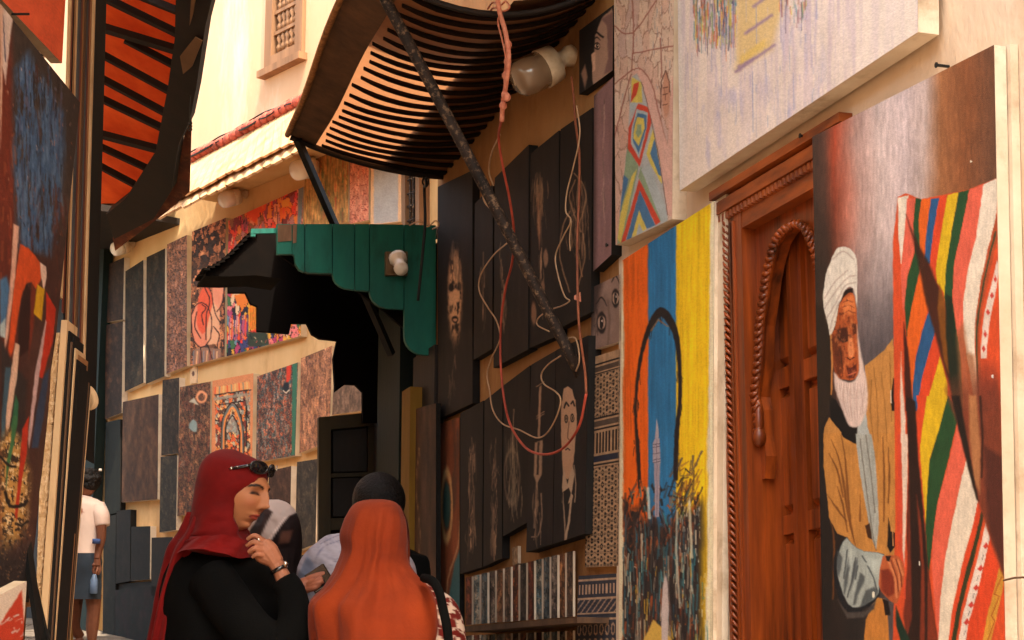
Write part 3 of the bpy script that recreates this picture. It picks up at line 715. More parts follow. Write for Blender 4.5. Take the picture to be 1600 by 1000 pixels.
# ------------------------------------------------------------------ pictures
def T(ox, oy, sc): return lambda pts: [(ox+x/sc, oy+y/sc) for x, y in pts]
def art_portrait(A):
    X, Y = A.X, A.Y
    # background: dark brown left, ember red, mauve light, brown right
    u = (X-1268)/285.; 
    stops = [0, .05, .12, .24, .36, .50, .62, .72, .84, 1.0]
    cols = np.array([(74, 50, 40), (92, 58, 46), (172, 70, 44), (186, 140, 126), (208, 176, 166), (206, 176, 170), (190, 158, 146), (150, 92, 56), (132, 74, 42), (104, 64, 44)], float)
    uu = u+.10*(fbm(X/70, Y/160, 3)-.5)
    A.C = np.stack([np.interp(uu, stops, cols[:, i]) for i in range(3)], 1)
    # fades to dark grey lower down
    dk = sm(330, 560, Y+40*(fbm(X/40, Y/40, 8)-.5)); A.mix(dk*.85*sm(1300, 1330, X), (72, 62, 64)); A.mix(sm(220, 430, Y)*sm(1330, 1285, X), (52, 36, 28))
    A.mix(sm(520, 690, Y)*.9*sm(1420, 1330, X), (26, 20, 18)); A.mott(.10, 25, 60, 5); A.mott(.12, 3, 30, 6)
    P = T(1260, 370, 3.125); Q = T(1260, 680, 3.125)
    # kaftan
    tan = (206, 140, 66)
    A.poly(P([(84, 1000), (88, 930), (112, 880), (150, 930), (196, 985), (244, 1000), (258, 930), (292, 850), (286, 630), (330, 595), (380, 555), (422, 495), (432, 600), (440, 760), (440, 1100), (84, 1100)]), (188, 124, 62))
    A.poly(Q([(84, -10), (440, -10), (446, 200), (440, 430), (440, 590), (360, 620), (352, 760), (300, 880), (280, 1010), (400, 1010), (380, 800), (230, 760), (200, 500), (150, 480), (110, 400), (98, 270), (84, 150)]), (188, 122, 58))
    A.poly(Q([(290, 900), (330, 830), (372, 800), (395, 860), (405, 1010), (280, 1010)]), (184, 112, 48))
    shade = (112, 62, 26)
    for l in ([(120, 20), (160, 120), (185, 260), (205, 400), (232, 520)], [(170, 0), (190, 120), (200, 260), (215, 420), (240, 540)], [(110, 90), (150, 170), (180, 300)], [(104, 290), (150, 360), (196, 420)],
              [(300, 400), (325, 480), (342, 560)], [(400, 60), (405, 200), (400, 330)], [(372, 10), (380, 200), (378, 420)], [(262, 290), (262, 420)], [(150, 250), (176, 330), (200, 470)], [(118, 420), (135, 520), (130, 800)]):
        A.line(Q(l), [1, 3.2, 2.2, 1][:len(l)] if len(l) < 5 else [1, 2.5, 4, 3, 1], shade, soft=1.2, a=.85, smooth=5)
    for l in ([(330, 640), (345, 800), (350, 1000)], [(365, 660), (385, 850), (392, 1000)], [(405, 560), (412, 700), (415, 900)], [(318, 700), (312, 850), (330, 1000)]):
        A.line(P(l), 1.4, (150, 96, 44), soft=1, smooth=4)
    A.poly(P([(425, 690), (436, 690), (440, 780), (432, 850), (416, 852), (412, 770)]), (22, 14, 12)); A.line(P([(413, 750), (414, 810)]), 1.6, (224, 200, 178))
    # dark vest edge and inner shirt
    A.poly(P([(112, 780), (150, 800), (215, 920), (250, 925), (246, 1010), (200, 985), (150, 930), (118, 880)]), (16, 12, 12))
    A.poly(Q([(170, -10), (245, -10), (240, 45), (215, 30), (180, 10)]), (16, 12, 12))
    A.poly(P([(250, 930), (290, 850), (300, 930), (322, 1010), (246, 1010)]), (168, 164, 158)); A.poly(Q([(240, -6), (318, -6), (338, 120), (350, 330), (354, 430), (342, 560), (318, 500), (290, 350), (262, 190), (246, 70)]), (164, 158, 148))
    for l in ([(262, 20), (285, 200), (320, 460), (335, 540)], [(290, 0), (310, 150), (335, 380)]): A.line(Q(l), 1.2, (96, 86, 76), soft=1.2, smooth=5)
    A.poly(Q([(400, 400), (412, 470), (440, 480), (436, 540), (410, 575), (394, 540), (398, 480)]), (20, 14, 12)); A.poly(Q([(286, 440), (310, 430), (322, 510), (300, 500)]), (60, 32, 16)); A.line(Q([(418, 450), (424, 540)]), 1.2, (220, 150, 90))
    # head: shadow, turban, face, beard
    A.poly(P([(74, 330), (100, 430), (120, 500), (118, 700), (126, 780), (96, 880), (40, 1000), (36, 340)]), (40, 28, 20), soft=3)
    A.poly(P([(118, 120), (145, 62), (178, 48), (216, 60), (246, 110), (248, 220), (246, 340), (228, 250), (190, 260), (160, 330), (146, 420), (118, 488), (104, 430), (84, 340), (82, 280), (96, 180)]), (222, 202, 184), smooth=3)
    for l in ([(90, 350), (140, 270), (200, 200), (240, 190)], [(96, 400), (140, 330), (190, 240), (240, 222)], [(90, 300), (140, 220), (200, 165)], [(112, 460), (135, 380), (160, 320)], [(128, 110), (180, 70), (230, 110)]):
        A.line(P(l), 1.6, (176, 148, 134), soft=1.6, a=.9, smooth=5)
    A.poly(P([(226, 250), (190, 260), (160, 330), (146, 420), (120, 490), (118, 500), (132, 480), (160, 400), (186, 300), (228, 275)]), (30, 16, 10))
    A.poly(P([(160, 330), (190, 285), (226, 276), (240, 330), (248, 400), (250, 450), (256, 560), (258, 640), (240, 690), (200, 700), (150, 680), (126, 600), (118, 500), (140, 440)]), (172, 78, 36), smooth=3)
    A.poly(P([(184, 300), (226, 286), (240, 340), (236, 380), (200, 380), (176, 360)]), (206, 108, 56), soft=3, smooth=3)
    A.poly(P([(120, 500), (150, 470), (178, 560), (176, 660), (150, 690), (130, 610)]), (104, 44, 20), soft=3)
    A.poly(P([(150, 450), (200, 440), (208, 500), (180, 520), (150, 500)]), (70, 28, 14), soft=2.2); A.line(P([(165, 500), (185, 512), (202, 505)]), 1.6, (30, 12, 8))
    A.poly(P([(218, 420), (242, 425), (244, 470), (228, 480)]), (78, 32, 16), soft=1.6)
    A.poly(P([(206, 470), (222, 480), (234, 560), (228, 590), (206, 585), (202, 540)]), (224, 128, 76), soft=1.6); A.line(P([(200, 590), (214, 600), (232, 588)]), 1.8, (60, 22, 12))
    for l in ([(180, 320), (200, 310), (225, 318)], [(178, 345), (205, 332), (232, 345)], [(180, 375), (205, 360), (236, 372)]): A.line(P(l), 1, (112, 44, 20), soft=1)
    A.poly(P([(196, 640), (220, 640), (244, 620), (246, 660), (232, 690), (206, 690)]), (96, 34, 22), soft=1.2); A.line(P([(206, 676), (226, 668), (242, 660)]), 2, (206, 100, 70), soft=1.2)
    A.line(P([(186, 540), (190, 600), (184, 660)]), 2, (206, 104, 56), soft=1.5); A.line(P([(168, 560), (176, 640)]), 1.3, (60, 24, 12), soft=1.2)
    A.poly(P([(246, 430), (262, 540), (286, 660), (300, 760), (294, 850), (262, 920), (226, 932), (200, 910), (170, 830), (140, 740), (136, 660), (160, 690), (200, 710), (236, 700), (256, 650), (252, 560)]), (214, 180, 166), soft=2, smooth=2)
    for k in range(26):
        x = 150+k*5.6; A.line(P([(x, 715), (x+10*math.sin(k), 800), (x*.75+62, 905-abs(x-230)*.8)]), 1, ((170, 128, 116), (232, 206, 194))[k % 2], soft=1.1, a=.6, smooth=3)
    A.line(P([(120, 480), (126, 640), (122, 770)]), 2.4, (190, 120, 60), soft=1)
    # sleeve and hand
    A.poly(Q([(196, 498), (240, 545), (290, 568), (380, 580), (366, 640), (358, 780), (300, 840), (240, 870), (200, 860), (160, 800), (136, 700), (134, 600), (160, 540)]), (24, 24, 28), smooth=2)
    A.poly(Q([(196, 500), (240, 545), (290, 568), (378, 582), (362, 660), (352, 770), (312, 812), (250, 842), (208, 828), (178, 772), (154, 690), (152, 610), (168, 540)]), (160, 160, 152), soft=1.5, smooth=2)
    for q in ([(150, 560), (176, 600), (160, 690), (150, 640)], [(186, 690), (206, 600), (212, 640), (192, 760), (182, 770)], [(262, 672), (284, 690), (276, 730), (250, 780), (244, 820), (228, 826), (240, 760)], [(228, 640), (250, 600), (246, 660), (214, 760)], [(290, 760), (330, 740), (350, 770), (312, 812), (262, 838)]): A.poly(Q(q), (64, 66, 68), soft=2.2, a=.8, smooth=2)
    for q in ([(206, 540), (232, 570), (222, 620), (206, 640)], [(300, 600), (360, 610), (350, 700), (320, 660)]): A.poly(Q(q), (186, 186, 176), soft=4, a=.7)
    for l in ([(200, 560), (190, 640), (182, 700)], [(240, 600), (225, 700), (200, 790)], [(272, 590), (292, 620)], [(300, 640), (330, 700), (345, 760)], [(250, 640), (240, 700)]): A.line(Q(l), 2, (70, 72, 74), soft=1.2)
    A.ell(1260+327/3.125, 680+778/3.125, 2, 5, (226, 212, 190))
    A.poly(Q([(150, 800), (200, 866), (290, 860), (340, 810), (330, 850), (280, 890), (200, 896)]), (70, 60, 56), soft=2)
    # --- the hanging striped cloth
    P = T(1380, 260, 2.63); Q = T(1400, 620, 2.63)
    reg = A.region([(1403, 308), (1416, 302), (1438, 311), (1467, 306), (1514, 296), (1554, 280), (1572, 278), (1600, 1010), (1395, 1010), (1399, 800), (1396, 500), (1395, 380)], 1.2)
    A.mix(reg, (210, 74, 36))
    def S(f, left, right, col, soft=.9): A.poly(f(left)+f(right)[::-1], col, soft, clip=reg)
    WH = (226, 200, 176); RD = (212, 66, 32); PK = (218, 92, 68); GR = (36, 68, 36); YL = (214, 166, 28); BL = (40, 80, 120); OR = (222, 92, 26)
    S(P, [(60, 130), (62, 260), (72, 400)], [(104, 118), (96, 200), (74, 400)], WH)
    S(P, [(98, 130), (84, 330), (70, 430), (78, 560), (90, 640)], [(132, 130), (124, 240), (134, 330), (100, 450), (86, 600)], PK)
    S(P, [(134, 130), (124, 230), (130, 350), (100, 450), (88, 560), (96, 700)], [(158, 132), (146, 220), (154, 330), (150, 430), (120, 560), (98, 700)], GR)
    S(P, [(158, 132), (146, 220), (150, 340), (152, 440), (120, 560), (98, 680), (100, 800), (112, 1000)], [(196, 134), (176, 300), (168, 380), (188, 560), (160, 680), (132, 780), (124, 1000), (124, 1000)], OR)
    S(P, [(196, 134), (176, 280), (170, 390), (190, 400)], [(230, 130), (206, 270), (194, 390), (192, 400)], BL)
    S(P, [(230, 130), (206, 270), (192, 380), (215, 470)], [(264, 118), (240, 260), (226, 360), (218, 470)], RD)
    S(P, [(264, 118), (240, 260), (216, 420), (222, 480), (250, 520)], [(310, 106), (282, 260), (262, 420), (252, 540), (250, 560)], YL)
    S(P, [(310, 106), (282, 260), (258, 420), (252, 540), (266, 640), (290, 760), (310, 1000)], [(354, 96), (322, 260), (292, 400), (284, 540), (298, 640), (316, 760), (330, 1000)], GR)
    S(P, [(354, 96), (322, 260), (292, 400), (284, 540), (300, 660), (322, 800), (340, 1000)], [(412, 74), (380, 300), (348, 420), (326, 560), (330, 680), (340, 800), (356, 1000)], PK)
    S(P, [(412, 74), (380, 300), (348, 420), (328, 560), (330, 700), (350, 820), (380, 1000)], [(470, 46), (468, 200), (430, 340), (400, 480), (378, 640), (376, 740), (392, 1000)], WH)
    S(P, [(466, 190), (430, 350), (400, 480), (378, 650), (384, 800), (400, 1000)], [(478, 260), (446, 400), (412, 560), (396, 680), (400, 800), (412, 1000)], (170, 70, 36))
    A.line(P([(462, 270), (430, 400), (404, 530), (386, 660), (384, 780), (396, 1000)]), 2.6, (50, 62, 40), soft=1, smooth=4, clip=reg)
    S(P, [(470, 380), (440, 500), (412, 620), (400, 760), (402, 790)], [(478, 420), (462, 520), (440, 620), (426, 740), (424, 790)], (222, 190, 172))
    for x, y in ((460, 462), (446, 530), (430, 600), (418, 690), (412, 750)): A.poly(P([(x, y-16), (x+9, y+2), (x, y+14), (x-7, y)]), (200, 60, 50), soft=.7)
    # blue, red, yellow, green lower sweeps
    S(P, [(188, 590), (160, 680), (134, 790), (122, 900), (120, 1005)], [(214, 680), (190, 760), (162, 860), (146, 950), (140, 1005)], BL)
    S(P, [(214, 680), (190, 760), (162, 860), (146, 950), (140, 1005)], [(234, 780), (216, 850), (196, 920), (184, 1005), (182, 1005)], RD)
    S(P, [(234, 780), (208, 870), (184, 960), (176, 1005)], [(264, 890), (262, 1005), (262, 1005), (262, 1005)], YL)
    S(Q, [(84, -5), (92, 60), (76, 160), (96, 260)], [(128, -5), (112, 90), (98, 180), (96, 260)], RD)
    S(Q, [(128, -5), (110, 110), (98, 220), (110, 380), (122, 520)], [(214, -5), (180, 130), (140, 250), (132, 380), (124, 520)], YL)
    S(Q, [(214, -5), (178, 130), (138, 260), (128, 400), (122, 540), (130, 700)], [(254, 60), (250, 110), (210, 280), (172, 430), (152, 580), (136, 720)], GR)
    S(Q, [(256, 100), (214, 280), (172, 430), (152, 580), (146, 700), (172, 1005)], [(292, 240), (264, 360), (236, 480), (206, 640), (184, 800), (176, 1005)], PK)
    S(Q, [(292, 240), (262, 370), (234, 500), (206, 640), (182, 830), (174, 1005)], [(336, 430), (316, 530), (284, 640), (256, 760), (230, 880), (216, 1005)], WH)
    S(Q, [(336, 430), (310, 560), (276, 700), (238, 860), (216, 1005)], [(350, 470), (330, 570), (290, 710), (252, 870), (232, 1005)], RD)
    S(Q, [(350, 470), (328, 570), (288, 710), (250, 870), (228, 1005)], [(360, 490), (342, 580), (306, 720), (268, 870), (246, 1005)], (50, 50, 26))
    S(Q, [(368, 520), (346, 620), (310, 760), (274, 900), (256, 1005)], [(386, 580), (364, 680), (336, 800), (306, 920), (286, 1005)], (224, 196, 180))
    for x, y in ((368, 612), (346, 704), (328, 785), (308, 855), (290, 925)): A.poly(Q([(x+4, y-16), (x+12, y+2), (x, y+14), (x-12, y+2)]), (196, 58, 48), soft=.7); 
    for x, y in ((356, 660), (336, 745), (318, 820), (300, 890), (282, 970)): A.line(Q([(x+3, y-10), (x-3, y+10)]), 1, (110, 96, 96), soft=.7)
    S(Q, [(386, 580), (364, 680), (336, 800), (300, 920), (286, 1005)], [(424, 700), (404, 790), (376, 900), (366, 960), (356, 1005)], RD)
    S(Q, [(424, 700), (404, 790), (374, 900), (356, 1005)], [(444, 740), (436, 800), (410, 920), (390, 1005)], (206, 138, 50))
    A.line(Q([(434, 740), (404, 810), (424, 820), (392, 900), (406, 920), (378, 1000)]), 1.4, (160, 70, 24), soft=.8)
    # fold shadows: deep painted folds
    A.poly(P([(94, 200), (110, 240), (150, 330), (190, 400), (212, 460), (240, 520), (262, 620), (300, 760), (318, 1000), (300, 1005), (268, 890), (240, 790), (210, 680), (176, 560), (150, 430), (120, 290)]), (52, 24, 14), soft=3, a=.9, clip=reg)
    A.poly(P([(232, 480), (254, 560), (264, 700), (270, 850), (250, 800), (236, 700), (222, 580)]), (130, 72, 20), soft=2, a=.9, clip=reg)
    A.poly(P([(256, 520), (282, 540), (300, 680), (316, 800), (326, 1005), (290, 1005), (272, 850), (258, 700)]), (24, 34, 22), soft=2, a=.9, clip=reg)
    A.poly(P([(300, 690), (330, 640), (348, 760), (376, 780), (400, 1005), (320, 1005), (312, 860)]), (150, 84, 50), soft=5, a=.75, clip=reg)
    A.poly(P([(384, 780), (430, 790), (470, 800), (478, 1005), (384, 1005)]), (128, 50, 34), soft=5, a=.85, clip=reg*sm(540, 620, Y))
    A.poly(Q([(196, -30), (212, -70), (262, -110), (330, -150), (410, -130), (426, -60), (432, 60), (440, 300), (448, 560), (444, 742), (380, 560), (336, 430), (290, 250), (252, 110)]), (112, 52, 34), soft=3.5, a=.9, clip=reg*sm(556, 660, Y))
    A.poly(Q([(300, -5), (330, -5), (348, 200), (344, 400), (320, 340), (302, 160)]), (172, 108, 66), soft=3, clip=reg); A.poly(Q([(228, -5), (262, -5), (300, 220), (340, 430), (330, 420), (280, 230), (250, 100)]), (34, 22, 16), soft=2, clip=reg)
    A.line(Q([(346, 0), (356, 160), (352, 330)]), 3, (44, 22, 16), soft=2, clip=reg); A.poly(Q([(362, 200), (440, 250), (446, 560), (444, 735), (400, 610), (372, 480)]), (74, 34, 26), soft=5, a=.85, clip=reg)
    # central dark fold
    A.poly(P([(84, 640), (104, 760), (124, 1005), (92, 1005), (86, 860)]), (60, 22, 14), soft=2, clip=reg)
    A.poly(Q([(40, -5), (80, 20), (92, 260), (118, 520), (132, 700), (150, 860), (172, 1005), (40, 1005), (56, 800), (44, 560), (52, 300)]), (40, 20, 14), soft=2, clip=reg)
    A.poly(Q([(52, 300), (60, 600), (66, 900), (44, 1005), (30, 900), (46, 700)]), (110, 40, 24), soft=2, clip=reg); A.poly(Q([(84, 400), (104, 520), (118, 760), (118, 1005), (98, 1005), (104, 700)]), (120, 44, 24), soft=2, clip=reg)
    A.poly(Q([(130, 700), (150, 860), (172, 1005), (128, 1005)]), (120, 44, 24), soft=2, clip=reg); A.poly(Q([(0, 860), (30, 940), (60, 1005), (20, 1005), (0, 940)]), (22, 44, 32), soft=2, clip=reg)
    S(T(1260, 680, 3.125), [(445, -5), (448, 200), (444, 500), (470, 640), (480, 800)], [(492, -5), (490, 200), (486, 420), (480, 600), (484, 800)], (206, 70, 44)); A.poly(T(1260, 680, 3.125)([(462, -5), (494, -5), (494, 200), (486, 450), (478, 640), (470, 560), (470, 300)]), (224, 190, 168), soft=1.2)
    A.poly(T(1260, 370, 3.125)([(450, 0), (476, 0), (462, 110), (456, 60)]), (228, 200, 180), soft=1.2, a=.9); A.poly(T(1260, 370, 3.125)([(462, 560), (468, 700), (484, 900), (482, 1005), (462, 1005), (458, 760)]), (224, 190, 168), soft=1.2)
    Q = T(1260, 680, 3.125)
    A.poly(Q([(372, 590), (400, 585), (450, 592), (476, 640), (478, 700), (462, 760), (446, 815), (428, 822), (400, 800), (372, 770), (354, 730), (358, 660)]), (176, 84, 46), smooth=3)
    A.poly(Q([(364, 660), (400, 650), (430, 690), (432, 770), (400, 790), (366, 760)]), (120, 42, 24), soft=3)
    for l in ([(400, 610), (430, 690), (440, 790)], [(425, 605), (452, 680), (456, 750)], [(448, 610), (470, 680)]): A.line(Q(l), 3.4, (212, 124, 78), soft=1.6, a=.9, smooth=4)
    for l in ([(412, 610), (440, 690), (448, 760)], [(438, 606), (462, 680), (466, 740)]): A.line(Q(l), 1.2, (96, 36, 20), soft=1)
    A.poly(Q([(386, 588), (414, 590), (404, 616), (392, 612)]), (30, 16, 14))
    A.poly(Q([(372, 800), (400, 810), (410, 880), (384, 880)]), (24, 14, 10))
    A.ell(1400+97/2.63, 620+684/2.63, 1, 3.5, (230, 215, 200)); A.ell(1551, 588, 1.4, 3.5, (232, 214, 200)); A.ell(1517, 252, 1.2, 1.6, (226, 206, 180))
    fm = A.region(T(1260, 370, 3.125)([(120, 490), (160, 330), (226, 276), (256, 560), (240, 700), (150, 690)]), 3); n = fbm(X/3.5, Y/7, 61, 3); A.mix(fm*sm(.55, .8, n)*.5, (214, 124, 70)); A.mix(fm*sm(.45, .2, n)*.6, (70, 28, 14))
    A.mott(.06, 14, 26, 12); A.mott(.10, 2.5, 14, 13)
canvas('portrait_painting', 'tall painting of a bearded old man in a white turban beside red striped cloth', 'painting', WR,
       [(1269, 214), (1553, 70), (1572, 1080), (1288, 1120)], .028, art_portrait, step=1.35, K=np.array([1.15, .98, .90]), side='white_side', off=.022)
b = MB(); b.quadslab([WR.hit(x, y, .020) for x, y in [(1275, 225), (1578, 68), (1600, 1080), (1300, 1120)]], .018, WR.n)
tag(b.build('backing_board', M['white_side']), 'cream backing board showing as a strip along the right of the old man portrait', 'board')
b = MB(); b.tube([WR.hit(1568, 907, .055), WR.hit(1585, 903, .05), WR.hit(1606, 902, .04)], .0022, 5); tag(b.build('tie_cord', M['old_wood']), 'thin cord tied across the right edge of the portrait board', 'cord')

def art_oby(A):
    X, Y = A.X, A.Y
    st = fbm(X/2.2, Y/90, 3, 3); j = (fbm(X/8, Y/40, 4)-.5)*7
    top = sm(0, 1, (Y-0)/1.)
    A.C[:] = (214, 188, 160)
    xo = np.interp(Y, [300, 1000], [1012, 1012]); 
    A.mix(sm(972, 977, X+j)*1.0, (214, 84, 16)); A.mix(sm(1011, 1014, X+j*.25), (38, 98, 144))
    A.mix(sm(1055, 1058, X+j*.2), (222, 168, 22)); A.mix(sm(1108, 1112, X+j*.8+ (Y-340)*.012), (216, 190, 162))
    A.C *= (1+.16*(st[:, None]-.5)*2); A.mott(.08, 12, 50, 9)
    P = T(950, 300, 1/.7); Q = T(960, 640, 2.778)
    K_ = (30, 22, 22)
    ring = [(70, 640), (64, 560), (62, 470), (68, 400), (80, 340), (96, 296), (118, 268), (140, 290), (154, 330), (160, 400), (160, 470), (154, 540), (152, 640)]
    A.line(P(ring), [5, 4, 4, 5, 6, 9, 14, 12, 8, 6, 6, 7, 6], K_, soft=1.4, smooth=6)
    for k in range(60):
        t = rng.rand()*12; i = int(t); p = P([ring[i]])[0]; x = p[0]+rng.uniform(-4, 4); y = p[1]+rng.uniform(-8, 8); A.line([(x, y), (x+rng.uniform(-3, 3), y+rng.uniform(4, 20))], 1.1, K_, soft=.8, a=.7)
    A.line(P([(92, 330), (84, 400), (82, 470)]), 1.4, (200, 90, 40), a=.6); A.line(P([(96, 310), (112, 285), (134, 300)]), 2, (160, 90, 40), a=.7, soft=1)
    # lower turmoil
    y0 = 800+30*np.abs((X-1035)/50.)**1.5*-1+26*(fbm(X/6, Y*0, 5)-.5)
    m = sm(0, 26, Y-(y0+6)+20*(fbm(X/3, Y/26, 21)-.5)); A.mix(m*sm(972, 978, X+j)*sm(1108, 1088, X+j), (44, 34, 34))
    pal = [(30, 24, 26), (26, 20, 22), (120, 50, 24), (60, 40, 36), (50, 110, 124), (80, 60, 60), (160, 76, 36), (22, 22, 30)]
    dabs(A, 260, pal, 5, 16, 4, 5, 976, 1092, 760, 860)
    dabs(A, 420, pal+[(190, 170, 150), (40, 90, 110)], 2, 46, 3.4, 6, 974, 1090, 830, 1010, a=.8)
    dabs(A, 90, [(206, 186, 160), (60, 120, 130), (200, 150, 40), (224, 200, 176)], 1.5, 30, 2, 8, 974, 1106, 870, 1010, a=.8)
    dabs(A, 70, [(70, 60, 66), (120, 60, 30), (40, 30, 30), (150, 100, 50)], 12, 16, 3.4, 9, 1050, 1092, 722, 800, slope=-1.1)
    dabs(A, 36, [(200, 196, 190), (230, 205, 180)], 1, 14, 1.6, 10, 1060, 1096, 780, 880)
    A.poly(Q([(122, 1010), (170, 910), (190, 930), (260, 1010)]), (196, 150, 70), soft=1.5)
    A.poly(Q([(202, 890), (212, 760), (222, 712), (232, 760), (236, 880), (232, 1010), (206, 1010)]), (184, 160, 160), soft=1.2)
    A.line(Q([(272, 440), (268, 600), (284, 860)]), 3, (200, 186, 170), a=.7, soft=1.2); A.line(Q([(146, 340), (152, 470)]), 4, (200, 200, 196), a=.8, soft=1.5); A.line(Q([(325, 400), (332, 560), (336, 640)]), 4, (210, 190, 164), a=.8, soft=1.5)
    # minaret
    A.poly(Q([(172, 230), (198, 230), (194, 466), (176, 466)]), (150, 132, 146), soft=.8); A.poly(Q([(166, 150), (178, 120), (196, 124), (200, 232), (168, 232)]), (158, 138, 150), soft=.8)
    A.poly(Q([(176, 122), (182, 60), (184, 36), (188, 60), (194, 122)]), (160, 142, 152), soft=.7)
    for y in (150, 162, 190, 216, 228): A.line(Q([(168, y+3), (199, y-3)]), .9, (70, 56, 70), soft=.5)
    A.line(Q([(184, 130), (184, 460)]), .9, (110, 92, 110), soft=.6)
    A.line(Q([(98, 90), (104, 180), (112, 290)]), [3.5, 5, 2], K_, soft=1); A.line(Q([(104, 290), (106, 340)]), 3, K_, soft=1); A.line(Q([(276, 40), (266, 180), (262, 290)]), [5, 6, 4], K_, soft=1.2)
canvas('striped_abstract_painting', 'tall painting of orange, blue and yellow bands with a black ring and white tower', 'painting', WR,
       [(972, 407), (1116, 314), (1113, 1100), (966, 1100)], .012, art_oby, step=1.35, K=np.array([.84, .70, .70]), side='white_side', off=.020)
b = MB(); b.quadslab([WR.hit(x, y, .020) for x, y in [(968, 414), (1134, 303), (1127, 1100), (962, 1100)]], .018, WR.n)
tag(b.build('backing_board', M['white_side']), 'cream board behind the orange blue and yellow painting beside the door', 'board')

def art_white(A):
    X, Y = A.X, A.Y
    A.C[:] = (226, 200, 182); st = fbm(X/5, Y/160, 3, 4); A.mix(sm(.4, .75, st)*.8*sm(300, 60, Y), (200, 172, 176)); A.mott(.05, 30, 60, 3)
    A.mix(sm(1075, 1060, X)*.5, (214, 204, 196)); A.mix(sm(.5, .8, fbm(X/9, Y/50, 31))*.6*sm(1060, 1110, X)*sm(1330, 1250, X), (176, 160, 182))
    A.mix(sm(1290, 1400, X)*.7, (232, 208, 188))
    A.poly([(1148, -60), (1208, -90), (1226, 0), (1206, 78), (1150, 112)], (216, 176, 112), soft=8, a=.85)
    pal = [(200, 100, 60), (150, 90, 90), (110, 130, 150), (90, 140, 150), (210, 180, 60), (90, 70, 80), (220, 120, 70), (180, 160, 170), (60, 60, 90), (120, 150, 90)]
    dabs(A, 420, pal, 1.5, 34, 2.2, 4, 1084, 1150, -60, 66, a=.9); dabs(A, 90, pal, 1.5, 26, 1.6, 5, 1218, 1262, -50, 34, a=.9); dabs(A, 80, [(170, 150, 176), (190, 170, 176), (150, 150, 176)], 1.2, 60, 2, 6, 1070, 1290, 0, 190, a=.7)
    for q in ([(1165, 52), (1206, 24)], [(1150, 112), (1210, 70)], [(1178, 10), (1202, -8)], [(1154, 104), (1176, 92)]): A.line(q, [5, 4], (150, 118, 140), soft=2.4, a=.85)
    A.poly([(1157, 88), (1196, 60), (1196, 72), (1157, 102)], (222, 180, 96), soft=3, a=.8)
wp = canvas('abstract_painting', 'huge white abstract canvas with faint mauve and yellow streaks above the door', 'painting', WR,
       [(1056, -300), (1432, -420), (1434, 50), (1062, 298)], .052, art_white, step=1.9, K=np.array([1.1, .98, .9]), side='white_side', off=.015)
def nail(x, y, L=.03, pl=WR, off=.01, dx=0, par=None):
    p = pl.hit(x, y, off); b = MB(); b.tube([p, p+pl.n*(L)+pl.d*dx], .0035, 6); b.lathe(p+pl.n*(L)+pl.d*dx, pl.n, [(0, .0065), (.002, .0065)], 8); return b
for (x, y, lab) in ((1204, 204, 'rusty nail under the lower edge of the white abstract'), (1268, 214, 'small nail at the left top corner of the portrait'), (1483, 104, 'small nail on the top edge of the portrait'),
                    (1052, 106, 'nail at the left edge of the white abstract'), (1018, 350, 'nail under the zigzag rug painting'), (962, 384, 'nail at the lower left corner of the zigzag rug painting')):
    tag(nail(x, y, .03).build('nail', M['black_iron']), lab, 'nail', 'nails holding the pictures')

